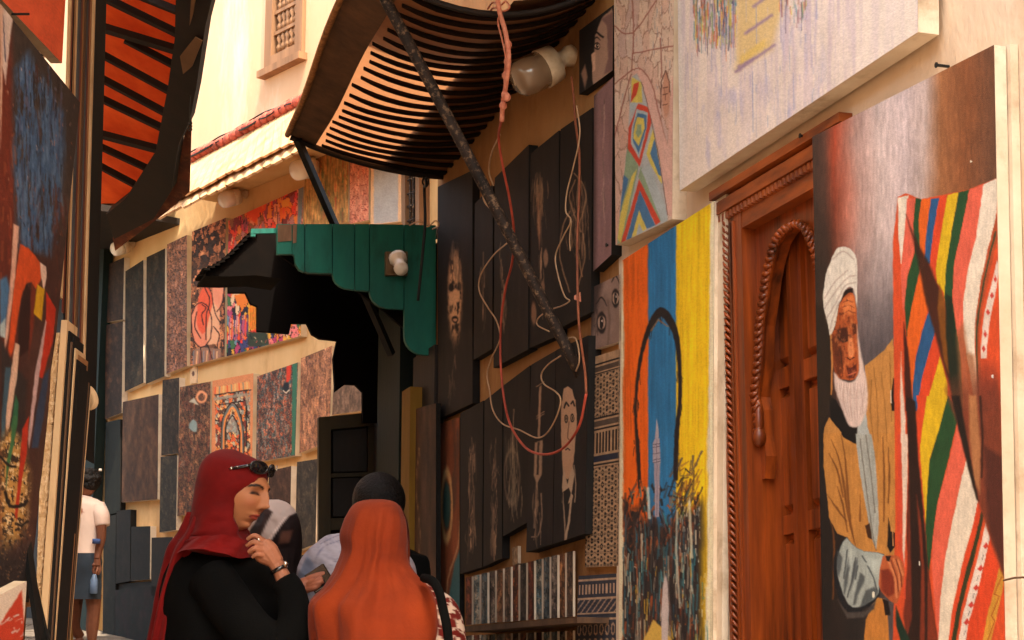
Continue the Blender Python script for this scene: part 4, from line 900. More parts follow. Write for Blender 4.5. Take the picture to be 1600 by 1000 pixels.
def art_zigzag(A):
    X, Y = A.X, A.Y; P = T(950, 0, 2.5)
    A.C[:] = (212, 166, 144)
    cells(A, 11, 46, [(206, 160, 138), (214, 178, 152), (196, 140, 118), (222, 190, 164), (188, 150, 140), (204, 176, 160)], 5, (122, 80, 66), .07, .5)
    A.C = A.C*.55+np.array((214, 168, 146))*.45; dabs(A, 160, [(110, 70, 60), (150, 90, 70), (90, 110, 130), (220, 190, 160)], 1, 16, 1, 3, 958, 1052, -60, 250, a=.6)
    for l in ([(25, 100), (60, 130), (95, 130)], [(90, 275), (130, 270), (175, 340), (200, 450), (232, 580)], [(25, 330), (60, 300), (90, 275)], [(95, 210), (170, 195), (258, 180)], [(95, 0), (100, 130), (92, 280)], [(190, 0), (130, 90), (98, 130)], [(205, 150), (210, 300)], [(20, 560), (60, 400), (90, 290)]):
        A.line(P(l), 1.8, (150, 86, 72), soft=.9, smooth=4)
    A.poly(P([(90, 280), (130, 272), (170, 330), (190, 420), (232, 570), (250, 300), (262, 300), (262, 850), (232, 840), (200, 620), (165, 450), (130, 330)]), (214, 160, 142), soft=1.2)
    rug = [(94, 300), (112, 286), (130, 320), (150, 390), (180, 500), (205, 640), (228, 800), (234, 870), (36, 965), (44, 860), (60, 700), (76, 560), (84, 400)]
    m = A.region(P(rug), 1); A.mix(m, (176, 166, 160))
    Rr, Yy, Bb, Gy, Gn = (200, 66, 44), (210, 178, 84), (74, 108, 140), (172, 170, 166), (140, 150, 116)
    def pl(p, c): A.poly(P(p), c, soft=.8, clip=m)
    pl([(76, 560), (44, 860), (30, 965), (60, 940), (120, 650), (92, 600)], Gn); pl([(60, 680), (80, 700), (60, 780), (44, 850), (50, 740)], Bb); pl([(36, 930), (50, 830), (92, 690), (112, 660), (80, 800), (50, 950)], Yy)
    pl([(150, 600), (176, 500), (205, 640), (210, 720), (165, 640)], Yy); pl([(165, 600), (182, 540), (210, 690), (196, 680)], Bb)
    pl([(118, 690), (130, 650), (228, 840), (200, 870)], Gn); pl([(130, 660), (160, 640), (240, 850), (210, 870)], Gy)
    pl([(46, 965), (122, 700), (205, 868), (186, 880), (124, 742), (66, 950)], Rr); pl([(68, 950), (124, 742), (184, 880), (150, 895), (122, 830), (92, 930)], Bb); pl([(92, 930), (122, 822), (150, 895)], Yy); pl([(108, 925), (122, 870), (136, 905)], Gy)
    pl([(90, 300), (130, 320), (134, 400), (92, 400)], Yy); pl([(100, 330), (122, 318), (112, 370), (88, 400)], Rr); pl([(88, 400), (116, 405), (90, 440), (84, 430)], Gy)
    pl([(118, 404), (160, 420), (172, 470), (124, 652), (76, 580), (80, 500)], Rr); pl([(112, 425), (156, 440), (152, 500), (122, 622), (88, 560), (92, 500)], Gy); pl([(116, 440), (150, 450), (150, 500), (120, 600), (96, 548), (100, 490)], Bb)
    pl([(114, 458), (140, 462), (144, 500), (120, 570), (98, 540), (104, 490)], Yy); pl([(114, 486), (130, 486), (132, 520), (118, 540), (108, 520)], Gn)
    A.line(P([(130, 320), (165, 450), (200, 620), (232, 840)]), 1.2, (120, 80, 70), soft=.7)
    A.ell(1041, 148, 5.5, 36, (196, 134, 106), .1); A.line(P([(205, 420), (208, 320), (225, 275), (240, 320), (240, 360)]), 1.6, (90, 50, 40), soft=.8)
    for y in (344, 370, 410): A.line(P([(215, y), (232, y-4)]), 1.4, (90, 50, 40), soft=.7)
    A.line(P([(222, 350), (224, 390)]), 1, (120, 70, 56), soft=.6)
    A.mott(.06, 5, 12, 4)
canvas('zigzag_painting', 'pink painting with a red yellow and blue diamond rug left of the white abstract', 'painting', WR,
       [(959, -60), (1054, -130), (1050, 342), (962, 383)], .045, art_zigzag, step=1.3, K=np.array([1.0, .85, .78]), side='white_side')

def eye(A, cx, cy, w_, h_, tilt=0, k=(30, 24, 24), wht=(190, 160, 140)):
    A.ell(cx, cy, w_, h_, k, .15); A.ell(cx, cy, w_*.82, h_*.62, wht, .15); A.ell(cx, cy, w_*.42, h_*.6, k, .15); A.ell(cx+w_*.1, cy-h_*.15, w_*.12, h_*.15, (220, 200, 190))
    A.line([(cx-w_*1.1, cy-h_*1.7), (cx, cy-h_*2.3), (cx+w_*1.1, cy-h_*1.5)], [1, 2.4, 1], k, soft=1, smooth=4)
def art_eyes(A):
    A.C[:] = (150, 124, 112); A.mott(.25, 20, 40, 3); A.mix(sm(935, 924, A.X+(A.Y-500)*.2), (70, 56, 52))
    eye(A, 940, 504, 7.5, 17); eye(A, 962, 466, 6, 15)
    A.line([(950, 540), (953, 500), (950, 470)], 2, (110, 90, 80), soft=2); dabs(A, 20, [(60, 46, 44)], 3, 14, 1.2, 3, 922, 935, 440, 530)
canvas('eyes_drawing', 'grey drawing of two staring eyes above the black and white textile', 'drawing', WR, [(925, 449), (970, 428), (970, 533), (923, 548)], .02, art_eyes, step=1.2, K=1.0, side='white_side')
def art_small_face(A):
    A.C[:] = (22, 18, 18); X, Y = A.X, A.Y
    A.poly([(930, 55), (940, 30), (950, 20), (958, 20), (957, 112), (940, 125), (930, 138), (925, 120), (928, 90)], (150, 120, 104), soft=1.5, smooth=3); A.poly([(940, 30), (948, 40), (950, 90), (944, 116), (957, 110), (958, 18)], (112, 84, 80), soft=2)
    A.poly([(908, 115), (914, 100), (918, 120), (914, 140)], (130, 100, 84), soft=2); eye(A, 933, 72, 4.5, 6); A.poly([(924, 85), (930, 80), (930, 110), (926, 112)], (186, 150, 128), soft=1.2)
    A.line([(922, 60), (932, 50), (942, 58)], 3, (18, 14, 14), soft=1)
canvas('face_drawing', 'small black framed face with one eye hung high beside the big lamp', 'drawing', WR, [(905, 48), (958, 8), (957, 110), (905, 148)], .03, art_small_face, step=1.1, K=.7, side='dark_side')

# dark long portraits
def dark(A, seed=0, base=(24, 18, 16)):
    A.C[:] = base; A.mott(.35, 10, 90, seed); A.mott(.2, 2.5, 40, seed+3)
def figure(A, cx, cy, w_, h_, seed, tone=(160, 124, 96)):
    """a pale bony face and streaks out of the dark"""
    n = fbm(A.X/4, A.Y/16, seed, 4); d = np.sqrt(((A.X-cx)/w_)**2+((A.Y-cy)/h_)**2); A.mix(sm(1.05, .55, d+(n-.5)*.4)*sm(.26, .52, n)*.95, tone)
    for sx, e in ((-.38, 0), (.42, -.03)): A.ell(cx+sx*w_, cy-h_*(.14-e), w_*.26, h_*.07, (20, 14, 12), .4)
    A.line([(cx, cy-h_*.12), (cx+w_*.06, cy+h_*.2)], w_*.16, (168, 132, 100), soft=1.5, a=.8); A.ell(cx, cy+h_*.42, w_*.36, h_*.06, (18, 12, 10), .3); A.ell(cx, cy+h_*.43, w_*.24, h_*.024, (150, 110, 84), .3)
def streaks(A, cx, y0, y1, wd, seed, n=26, tone=(186, 146, 112)):
    r = np.random.RandomState(seed)
    for _ in range(n):
        y = r.uniform(y0, y1); x = cx+r.normal(0, wd*.5); l = r.uniform(6, 30); k = r.uniform(.3, .95)
        A.line([(x, y-l), (x+r.uniform(-2, 2), y), (x+r.uniform(-3, 3), y+l)], [.6, r.uniform(1, 2.4), .6], np.array(tone)*k+10, soft=1, a=.8, smooth=3)
def art_face1(A): dark(A, 2); figure(A, 711, 462, 14, 88, 4, (168, 130, 98)); streaks(A, 706, 560, 640, 8, 3, 10, (90, 70, 56)); streaks(A, 712, 390, 440, 8, 6, 12)
def art_dk(seed, cx, y0, y1, wd, n):
    def f(A): dark(A, seed); streaks(A, cx, y0, y1, wd, seed, n)
    return f
def art_dancer(A):
    dark(A, 9); r = np.random.RandomState(4)
    P = T(680, 250, 2.857)
    streaks(A, 905, 290, 400, 14, 5, 60, (150, 112, 84)); 
    for l in ([(620, 60), (660, 110), (672, 180), (640, 300)], [(600, 230), (570, 300), (556, 430), (600, 590)], [(660, 330), (668, 430), (640, 560)], [(625, 90), (600, 160), (620, 240), (650, 320)], [(600, 260), (610, 360), (604, 400)], [(640, 420), (655, 520)]):
        A.line(P(l), 1.8, (156, 122, 92), soft=1.1, smooth=5, a=.85)
def art_pole(A): 
    dark(A, 12); P = T(680, 250, 2.857); A.poly(P([(455, 110), (478, 105), (476, 200), (466, 400), (455, 300)]), (120, 86, 62), soft=2); streaks(A, 843, 285, 330, 12, 8, 30, (130, 98, 70)); streaks(A, 846, 330, 490, 6, 9, 16); A.ell(853, 403, 3.4, 14, (120, 92, 72), .3); A.ell(848, 452, 3, 14, (112, 86, 68), .3); A.ell(834, 490, 4, 18, (112, 84, 64), .3)
grp = 'long dark canvases of pale faces and figures'
SD = 'dark_side'
canvas('dark_canvas', 'long black canvas of a gaunt pale face, nearest the green hood', 'painting', WR, [(684, 292), (738, 266), (738, 630), (684, 655)], .03, art_face1, 1.3, 0.48, SD, group=grp)
canvas('dark_canvas', 'black canvas almost without a picture, second from the hood in the upper row', 'painting', WR, [(742, 318), (770, 288), (769, 545), (740, 562)], .03, art_dk(5, 756, 400, 500, 5, 6), 1.8, 0.48, SD, group=grp)
canvas('dark_canvas', 'black canvas with a faint upright streak, third from the hood in the upper row', 'painting', WR, [(773, 278), (826, 226), (825, 546), (771, 575)], .035, art_dk(6, 785, 380, 520, 5, 12), 1.5, 0.48, SD, group=grp)
canvas('dark_canvas', 'black canvas of a pale torso and staff crossed by the rusty pole', 'painting', WR, [(829, 240), (873, 204), (873, 524), (818, 548)], .03, art_pole, 1.3, 0.58, SD, group=grp)
canvas('dark_canvas', 'black canvas of a looping pale dancer behind the thin white wires', 'painting', WR, [(876, 202), (926, 168), (923, 488), (872, 514)], .03, art_dancer, 1.2, 0.67, SD, group=grp)
def art_pink(A): A.C[:] = (122, 92, 92); A.mix(sm(936, 927, A.X), (70, 52, 52)); A.mott(.12, 4, 60, 4); streaks(A, 943, 160, 390, 2, 3, 18, (190, 150, 140))
canvas('narrow_painting', 'narrow mauve canvas hanging between the dancer canvas and the zigzag painting', 'painting', WR, [(928, 150), (958, 120), (955, 398), (927, 424)], .035, art_pink, 1.5, .7, SD)
canvas('dark_canvas', 'lower dark canvas with a hazy upright figure, beside the red brown canvas', 'painting', WR, [(719, 646), (755, 626), (753, 886), (719, 897)], .03, art_dk(15, 737, 700, 860, 6, 40), 1.4, 0.67, SD, group=grp)
canvas('dark_canvas', 'lower dark canvas with a thin curling white line, second in its row', 'painting', WR, [(757, 626), (785, 604), (784, 872), (755, 886)], .03, art_dk(16, 772, 700, 860, 5, 34), 1.4, 0.67, SD, group=grp)
canvas('dark_canvas', 'lower dark canvas with a hanging lace pear shape, middle of its row', 'painting', WR, [(787, 602), (828, 571), (826, 815), (786, 838)], .03, lambda A: (dark(A, 17), streaks(A, 802, 690, 790, 8, 17, 60, (150, 128, 100)), A.line([(803, 640), (801, 690)], 1.5, (120, 100, 80)), A.ell(800, 745, 12, 42, (130, 110, 88), .12, .6, ring=.08)), 1.3, 0.67, SD, group=grp)
def art_instr(A):
    dark(A, 18, (28, 22, 21)); P = T(820, 540, 2.775)
    A.poly(P([(62, 180), (72, 170), (66, 400), (56, 400)]), (150, 118, 92), soft=1); A.poly(P([(44, 420), (78, 408), (74, 560), (52, 600), (38, 560)]), (150, 122, 98), soft=1.4); A.poly(P([(56, 420), (64, 416), (60, 560), (50, 560)]), (44, 34, 30), soft=1)
    for y in (300, 310, 170): A.line(P([(50, y+8), (84, y-14)]), 1.2, (150, 118, 92))
    A.line(P([(52, 600), (48, 700), (40, 790)]), 3, (120, 100, 84), soft=1.2); A.line(P([(70, 640), (74, 740), (60, 820), (30, 830)]), 1.8, (140, 116, 96), soft=1, smooth=4); streaks(A, 838, 760, 840, 5, 5, 16)
canvas('dark_canvas', 'lower dark canvas of a tall water pipe, left of the man in a collar', 'painting', WR, [(830, 570), (868, 548), (863, 850), (822, 863)], .045, art_instr, 1.2, 0.74, SD, group=grp)
def art_man(A):
    dark(A, 19, (28, 22, 21)); P = T(820, 540, 2.775); sk = (176, 138, 108)
    A.poly(P([(160, 210), (164, 180), (190, 172), (214, 200), (222, 260), (226, 330), (220, 400), (212, 500), (200, 560), (182, 580), (166, 540), (160, 440), (156, 320)]), sk, soft=1, smooth=2)
    A.poly(P([(156, 220), (160, 150), (186, 138), (214, 160), (226, 240), (216, 232), (206, 190), (186, 176), (168, 186), (162, 240)]), (18, 15, 15), soft=.9)
    for x, y in ((180, 318), (206, 314)): A.ell(820+x/2.775, 540+y/2.775, 3, 6.5, (28, 22, 20), .2); A.ell(820+x/2.775, 540+y/2.775, 1.8, 4.2, (160, 130, 104), .2); A.ell(820+x/2.775, 540+y/2.775, 1, 3, (20, 16, 16), .2)
    A.line(P([(170, 270), (180, 246), (190, 262)]), 2.2, (18, 15, 15), soft=.7); A.line(P([(200, 254), (208, 240), (216, 262)]), 2.2, (18, 15, 15), soft=.7)
    A.line(P([(192, 330), (186, 400), (194, 412)]), 1.2, (90, 64, 50), soft=.8); A.line(P([(178, 452), (186, 446), (194, 452)]), 2, (40, 28, 26), soft=.7)
    A.poly(P([(162, 620), (166, 520), (184, 600), (208, 520), (216, 560), (196, 680), (170, 700), (162, 680)]), (172, 146, 120), soft=.8); A.poly(P([(160, 640), (190, 615), (200, 640), (184, 700), (168, 720)]), (22, 18, 18), soft=.8)
    A.poly(P([(200, 640), (208, 650), (196, 760), (180, 850), (172, 850), (174, 820), (190, 740)]), (170, 144, 118), soft=.8); A.line(P([(214, 520), (222, 600), (216, 680)]), 1.6, (150, 126, 104), soft=.8); A.line(P([(166, 640), (172, 760), (176, 850)]), [1, 2.4, 1], (150, 126, 104), soft=.8)
canvas('dark_canvas', 'lower dark canvas of a pale man with black hair and loosened collar', 'painting', WR, [(869, 547), (919, 524), (914, 834), (864, 850)], .045, art_man, .9, 0.80, SD, group=grp)
def art_carpet(A):
    A.C[:] = (84, 44, 26); A.mott(.35, 5, 60, 3); A.mix(sm(.5, .7, fbm(A.X/6, A.Y/70, 6))*.6, (44, 34, 30)); A.ell(698, 790, 8, 52, (150, 120, 80), .12, .8, ring=.16); A.ell(698, 790, 6, 36, (30, 52, 50), .2); A.line([(722, 760), (716, 850), (700, 905), (692, 1000)], 2, (150, 130, 100), soft=1.2, smooth=4, a=.6)
    A.poly([(722, 850), (710, 880), (700, 940), (698, 1060), (724, 1060)], (34, 66, 72), soft=2)
canvas('narrow_painting', 'narrow red brown canvas with a dark oval, beside the yellow post', 'painting', WR, [(683, 664), (718, 652), (718, 1080), (683, 1080)], .02, art_carpet, 1.4, .4, SD)
def art_shop(A): A.C[:] = (50, 34, 24); A.mott(.5, 4, 60, 13); A.line([(655, 700), (650, 760), (656, 830), (652, 900)], 1.2, (96, 74, 50), smooth=4)
canvas('narrow_painting', 'very dark brown hanging between the yellow post and the red brown canvas', 'painting', WR, [(645, 640), (681, 630), (681, 1080), (645, 1080)], .02, art_shop, 2, .45, SD, off=.045)

# textile prints
def art_textile(A):
    X, Y = A.X, A.Y; A.C[:] = (176, 144, 112); K_ = (34, 28, 28)
    # row coordinate follows the slope of the cloth
    v = A.V*330; uu = A.U
    def band(a, b_): return (v > a) & (v < b_)
    def put(m, c): A.C[m] = c
    sx = uu*5.; 
    for a, b_ in ((30, 98), (176, 330)):
        m = band(a, b_); ph = (v-a)/19.; d = np.minimum(np.abs(((sx % 1)-.5)*1.0/.42), 9); e = np.sqrt((((sx % 1)-.5)/.34)**2+(((ph % 1)-.5)/.42)**2); e2 = np.sqrt(((((sx+.5) % 1)-.5)/.34)**2+((((ph+.5) % 1)-.5)/.42)**2)
        k = (np.abs(e-.82) < .2) | (np.abs(e2-.82) < .2) | (e < .22); A.C[m & ~k] = K_
        A.C[m & (np.abs((ph*2 % 1)-.5) > .44)] = (150, 122, 96)
    for a, b_, c in ((12, 15, K_), (18, 26, (80, 66, 56)), (28, 30, K_), (98, 101, K_), (104, 112, (84, 70, 60)), (115, 118, K_), (158, 168, (40, 44, 60)), (171, 174, K_)): put(band(a, b_), c)
    m = band(122, 154); k = np.abs(((uu*10) % 1)-.5) < .2; A.C[m & ~k] = K_
    A.mott(.15, 4, 8, 4)
canvas('textile_panel', 'tall black and cream patterned textile panel left of the striped abstract', 'textile', WR, [(921, 560), (969, 545), (966, 884), (914, 886)], .02, art_textile, 1.0, 1.0, 'white_side')
def art_textile2(A):
    v = A.V*110; A.C[:] = (46, 48, 58); sx = A.U*7
    for a, b_ in ((4, 6), (24, 26), (40, 42), (46, 48), (92, 94)): A.C[(v > a) & (v < b_)] = (158, 132, 108)
    m = (v > 10) & (v < 20); A.C[m & (np.abs((sx*1.6 % 1)-.5) < .22)] = (160, 134, 110)
    m = (v > 50) & (v < 90); e = np.sqrt((((sx % 1)-.5)/.36)**2+((((v-50)/16 % 1)-.5)/.42)**2); A.C[m & (np.abs(e-.8) < .18)] = (150, 124, 102); m = (v > 26) & (v < 40); A.C[m & (np.abs(((sx+v*.12) % 1)-.5) < .13)] = (140, 118, 100)
    A.mott(.2, 4, 8, 5)
canvas('textile_panel', 'lower blue and cream patterned textile panel at the bottom edge', 'textile', WR, [(904, 900), (963, 896), (962, 1060), (898, 1060)], .02, art_textile2, 1.1, .7, 'white_side')

# rack of small canvases
xs = np.linspace(727, 897, 15)
pals = [[(84, 40, 26), (60, 34, 28)], [(92, 70, 54), (60, 50, 44)], [(50, 66, 74), (80, 76, 70)], [(70, 60, 52), (40, 34, 32)], [(120, 84, 54), (90, 60, 44)], [(60, 84, 92), (120, 110, 96)], [(140, 80, 44), (60, 40, 36)], [(56, 48, 46), (90, 80, 70)]]
looks = ['rust red', 'grey brown', 'slate', 'dark umber', 'tan', 'pale blue grey', 'orange brown', 'charcoal']
nth = ['first', 'second', 'third', 'fourth', 'fifth', 'sixth', 'seventh', 'eighth', 'ninth', 'tenth', 'eleventh', 'twelfth', 'thirteenth', 'last']
for row in (0, 1):
    for k in range(14):
        xa, xb = xs[k]+1, xs[k]+(xs[1]-xs[0])*.74
        f = (xa-725)/175.
        yt, yb = (903-44*f, 977-14*f) if row == 0 else (994-8*f, 1070)
        
        
        pp = pals[(k*5+row*3) % 8]
        def fn(A, pp=pp, k=k):
            A.C[:] = pp[0]; cells(A, 4, 11, pp+[np.array(pp[0])*.5, np.clip(np.array(pp[1])*1.7, 0, 255), np.clip(np.array(pp[0])*1.5, 0, 255)], k, None, .1, .9, soft_=.5); A.mott(.4, 3, 12, k)
        col = looks[(k*5+row*3) % 8]
        lab = ('%s small canvas, %s from the left in the upper rack row' % (col, nth[k])) if row == 0 else ('%s small canvas, %s from the left in the lower rack row' % (col, nth[k]))
        canvas('small_canvas', lab, 'painting', WR, [(xa, yt), (xb+1, yt-1.5), (xb+1, yb-1), (xa, yb)], .009, fn, 1.2, .8, 'white_side', off=.012+.006*(k % 3), group='small canvases standing in the wall rack')
rk = thing('wall_rack', 'narrow wooden wall rack holding the small canvases', 'rack', WR.hit(812, 975, .03))
for (y0, y1, dz) in ((979, 964, 0), (1073, 1069, 0)):
    b = MB(); V = [WR.hit(722, y0, .12), WR.hit(902, y1, .12), WR.hit(902, y1+9, .12), WR.hit(722, y0+9, .12)]; b.quadslab(V, .12, WR.n); b.build('shelf', M['old_wood'], rk)
canvas('leaflet', 'small pale photo tucked above the rack of small canvases', 'picture', WR, [(800, 856), (809, 853), (809, 880), (801, 884)], .012, lambda A: (A.C.__setitem__(slice(None), (120, 96, 72)), A.mott(.6, 2, 6, 3)), 1.2, .6, 'white_side')
# ------------------------------------------------------------------ paintings on the far house
GF = 'paintings hung in rows on the far ochre house'
def busy(pal, seed, cw=9, ch=14, edge=None, ew=.1, dn=60, dl=(2, 9), dw=1.6, warp=.7, mot=.3, dull=None):
    def f(A):
        x0, x1, y0, y1 = A.X.min(), A.X.max(), A.Y.min(), A.Y.max(); A.C[:] = pal[0]
        cells(A, cw*.7, ch*.8, pal, seed, edge, ew, warp*1.6, soft_=.6); dabs(A, int(dn*2.2), pal, dl[0]*.7, dl[1]*1.1, dw*.8, seed+1, x0, x1, y0, y1, a=.6); dabs(A, dn, [np.clip(np.array(pal[k % len(pal)])*1.45, 0, 255) for k in range(4)]+[np.array(pal[0])*.5], dl[0]*.6, dl[1]*.6, dw*.7, seed+2, x0, x1, y0, y1, a=.6); A.mott(mot, 4, 14, seed)
        if dull: A.C = A.C*(1-dull[1])+np.array(dull[0], float)*dull[1]
    return f
BR = [(66, 52, 44), (84, 64, 52), (54, 44, 40), (100, 76, 60), (120, 88, 70), (72, 58, 54), (90, 84, 84)]
DK = [(34, 29, 25), (46, 40, 34), (25, 22, 20), (72, 60, 48), (34, 40, 38), (54, 44, 36)]
MU = [(96, 70, 60), (128, 92, 76), (84, 66, 64), (150, 108, 88), (110, 96, 100), (74, 54, 46)]
VIV = [(200, 60, 40), (220, 110, 40), (60, 70, 130), (190, 150, 60), (60, 110, 80), (200, 110, 120), (40, 40, 60), (150, 60, 110), (230, 170, 150), (90, 130, 160)]
def art_fig(A):
    P = T(290, 290, 3.447); x0, x1, y0, y1 = A.X.min(), A.X.max(), A.Y.min(), A.Y.max(); A.C[:] = (120, 60, 60)
    cells(A, 6, 13, VIV, 3, (24, 18, 22), .09, 1.2)
    m = sm(470, 430, A.Y+.5*(A.X-360)); A.mix(m*.45, (214, 64, 44)); A.poly(P([(330, 120), (440, 80), (430, 130), (400, 160), (370, 200), (330, 160)]), (214, 74, 40), soft=1.2); A.poly(P([(510, 80), (560, 70), (555, 110), (520, 120)]), (226, 130, 60), soft=1)
    r = np.random.RandomState(3)
    for k in range(60): x = r.uniform(x0, x1); y = r.uniform(y0, 400); A.line([(x, y), (x+r.uniform(-4, 4), y+r.uniform(6, 18))], 1.3, [(30, 20, 24), (230, 120, 60), (214, 60, 70)][k % 3], soft=.6, a=.8)
    A.poly(P([(260, 590), (330, 580), (320, 640), (280, 650)]), (230, 110, 44), soft=.8); A.poly(P([(340, 650), (388, 640), (384, 770), (350, 780), (332, 740)]), (236, 140, 40), soft=.8)
    for k in range(5): A.line(P([(345+k*8, 770), (352+k*8, 700), (348+k*9, 655)]), 1, (150, 70, 20), soft=.6)
    for k in range(9): A.line(P([(240+k*12, 700), (236+k*12, 830)]), 2, [(150, 90, 130), (200, 80, 50), (60, 60, 120)][k % 3], soft=.8)
    A.poly(P([(330, 790), (440, 790), (450, 860), (340, 870)]), (50, 66, 56), soft=2); dabs(A, 60, [(90, 130, 100), (220, 90, 90), (230, 200, 180), (20, 24, 24)], 2, 4, 1.4, 8, 385, 470, 515, 550)
    A.poly(P([(608, 0), (640, 0), (620, 230), (600, 230)]), (96, 110, 130), soft=1.5)
def art_couple(A):
    P = T(290, 290, 3.447); A.C[:] = (96, 70, 56); cells(A, 5, 8, [(70, 50, 40), (110, 76, 56), (150, 100, 74), (60, 50, 48), (170, 120, 90)], 4, (40, 28, 24), .1, 1.2); A.mott(.3, 4, 9, 3)
    pk = (196, 128, 110)
    A.poly(P([(150, 500), (180, 480), (205, 520), (200, 620), (170, 680), (140, 640)]), pk, soft=1, smooth=2); A.poly(P([(30, 700), (60, 640), (110, 640), (140, 720), (130, 830), (80, 870), (40, 820)]), (186, 120, 102), soft=1, smooth=2)
    A.poly(P([(70, 600), (100, 540), (140, 580), (150, 680), (120, 760), (90, 800), (60, 740)]), (190, 84, 60), soft=1.2, smooth=2); A.poly(P([(150, 620), (186, 680), (180, 850), (120, 860), (110, 780)]), (196, 150, 128), soft=1.2)
    A.poly(P([(50, 880), (100, 870), (190, 880), (190, 960), (40, 970)]), (130, 106, 96), soft=1.5)
    for l in ([(30, 700), (60, 640), (110, 640), (140, 720), (130, 830), (80, 870), (40, 820), (30, 700)], [(150, 500), (180, 480), (205, 520), (200, 620), (170, 680)], [(100, 540), (130, 620), (112, 700), (110, 830)], [(140, 580), (160, 690), (190, 740)], [(60, 680), (50, 760), (80, 820)], [(80, 870), (90, 960)], [(120, 860), (150, 960)], [(90, 640), (110, 660), (86, 700), (96, 750)], [(150, 760), (180, 800), (170, 860)]):
        A.line(P(l), 1.5, (40, 24, 20), soft=.7, smooth=4)
    for k in range(8): A.line(P([(45+k*18, 890+3*(k % 2)), (40+k*18, 960)]), 1.6, [(110, 120, 140), (200, 160, 130), (120, 60, 50)][k % 3], soft=.7)
def art_arch(A):
    P = T(270, 560, 5.554); A.C[:] = (172, 124, 92)
    inner = P([(368, 250), (670, 195), (670, 1000), (372, 1000)]); m = A.region(inner, .8)
    cells(A, 3.4, 6, [(190, 96, 60), (120, 136, 140), (200, 120, 60), (90, 70, 60), (210, 170, 130), (120, 60, 50), (150, 160, 160)], 7, (60, 44, 40), .1, .8, m=m)
    A.poly(P([(368, 250), (670, 195), (672, 262), (368, 312)]), (190, 140, 96), soft=.7)
    for k in range(9): A.line(P([(372+k*34, 254-k*6), (368+k*35, 306-k*5.5)]), 2.2, [(200, 90, 60), (120, 130, 120), (210, 170, 120)][k % 3], soft=.7)
    for l in ([(366, 316), (678, 272)], [(400, 404), (636, 366), (636, 480), (660, 520)], [(640, 366), (640, 760)], [(372, 540), (400, 540)]): A.line(P(l), 1.8, (30, 24, 24), soft=.7)
    A.line(P([(366, 352), (640, 312), (650, 400)]), 5, (124, 136, 138), soft=1, a=.8)
    for (cx, w_, top, c, wd) in ((518, 96, 385, (36, 30, 30), 2), (518, 84, 405, (92, 110, 120), 3.6), (518, 76, 430, (200, 130, 70), 2.6), (518, 62, 500, (36, 30, 30), 2)):
        A.line(P([(cx-w_, 1000), (cx-w_, 660), (cx-w_*.85, 520+(top-400)*.6), (cx-w_*.4, top+30), (cx, top), (cx+w_*.45, top+40), (cx+w_*.85, 560+(top-400)*.5), (cx+w_, 680), (cx+w_, 1000)]), wd, c, soft=.7, smooth=5)
    A.poly(P([(462, 640), (480, 540), (518, 510), (556, 560), (566, 640)]), (130, 150, 160), soft=1.5, a=.7)
def art_teal(A):
    busy([(50, 70, 84), (80, 60, 60), (120, 130, 136), (160, 84, 56), (40, 44, 52), (70, 110, 120), (96, 40, 34), (180, 130, 110), (50, 60, 70)], 11, 5, 10, None, .1, 160, (1.2, 7), 1.8)(A)
    P = T(270, 560, 5.554); A.poly(P([(1040, 40), (1082, 40), (1060, 830), (1030, 840)]), (50, 110, 100), soft=.8); A.poly(P([(990, 60), (1030, 60), (1020, 180), (980, 240)]), (180, 60, 44), soft=1); A.ell(270+985/5.554, 560+250/5.554, 5, 8, (34, 44, 60), 0.25); A.line(P([(960, 280), (985, 300), (1012, 276)]), 1.4, (190, 200, 200), soft=.7)
def art_bird(A):
    busy(BR+[(150, 116, 86), (110, 60, 50)], 21, 6, 10, (40, 30, 26), .06, 110, (2, 6), 1.5)(A)
    P = T(270, 560, 5.554); A.poly(P([(140, 380), (180, 340), (230, 410), (190, 390)]), (150, 160, 160), soft=1); A.poly(P([(145, 560), (180, 530), (210, 570), (205, 640), (170, 630), (140, 600)]), (110, 140, 156), soft=1.2, smooth=2); A.ell(270+250/5.554, 560+335/5.554, 7, 8, (190, 140, 110), .2, ring=.25)
def cf(label, q, fn, K=.75, side='stretcher', step=1.4, th=.05, off=0., name='wall_painting'):
    fn0 = fn
    def fn(A): fn0(A); A.C = np.clip(A.C*np.array([1.12, .98, .84]), 0, 255); A.C = A.C*(.72+.28*np.clip(A.C.mean(1)/110., 0, 1.2))[:, None]
    return canvas(name, label, 'painting', WF, q, th, fn, step, K, side, off=off, group=GF)
cf('vivid red and orange figure painting partly hidden by the tiled hood roof', [(357, 345), (474, 292), (470, 525), (354, 557)], art_fig, .8, step=1.2)
cf('brown painting of an embracing couple in pink circles', [(300, 362), (353, 340), (351, 557), (297, 572)], art_couple, .8, step=1.2)
cf('mottled brown painting just left of the embracing couple', [(261, 382), (292, 367), (292, 572), (260, 584)], busy(MU, 31, 4, 7, (50, 40, 38), .1, 90), 0.78)
cf('dark slate panel, right one of the two in the upper row', [(229, 402), (258, 388), (257, 588), (228, 600)], busy(DK, 32, 5, 14, None, .1, 60), 0.78, 'white_side')
cf('dark slate panel, left one of the two in the upper row', [(196, 424), (224, 406), (224, 598), (195, 612)], busy(DK, 33, 5, 14, None, .1, 60), 0.78, 'white_side')
cf('dark brown panel under the end lamp, upper of the pair', [(167, 414), (194, 402), (192, 499), (165, 504)], busy([(50, 38, 32), (38, 30, 26), (64, 48, 40)], 34), 0.75, 'white_side')
cf('dark brown panel under the end lamp, lower of the pair', [(165, 508), (192, 502), (190, 645), (164, 655)], busy([(50, 38, 32), (38, 30, 26), (70, 52, 42)], 35), 0.75, 'white_side')
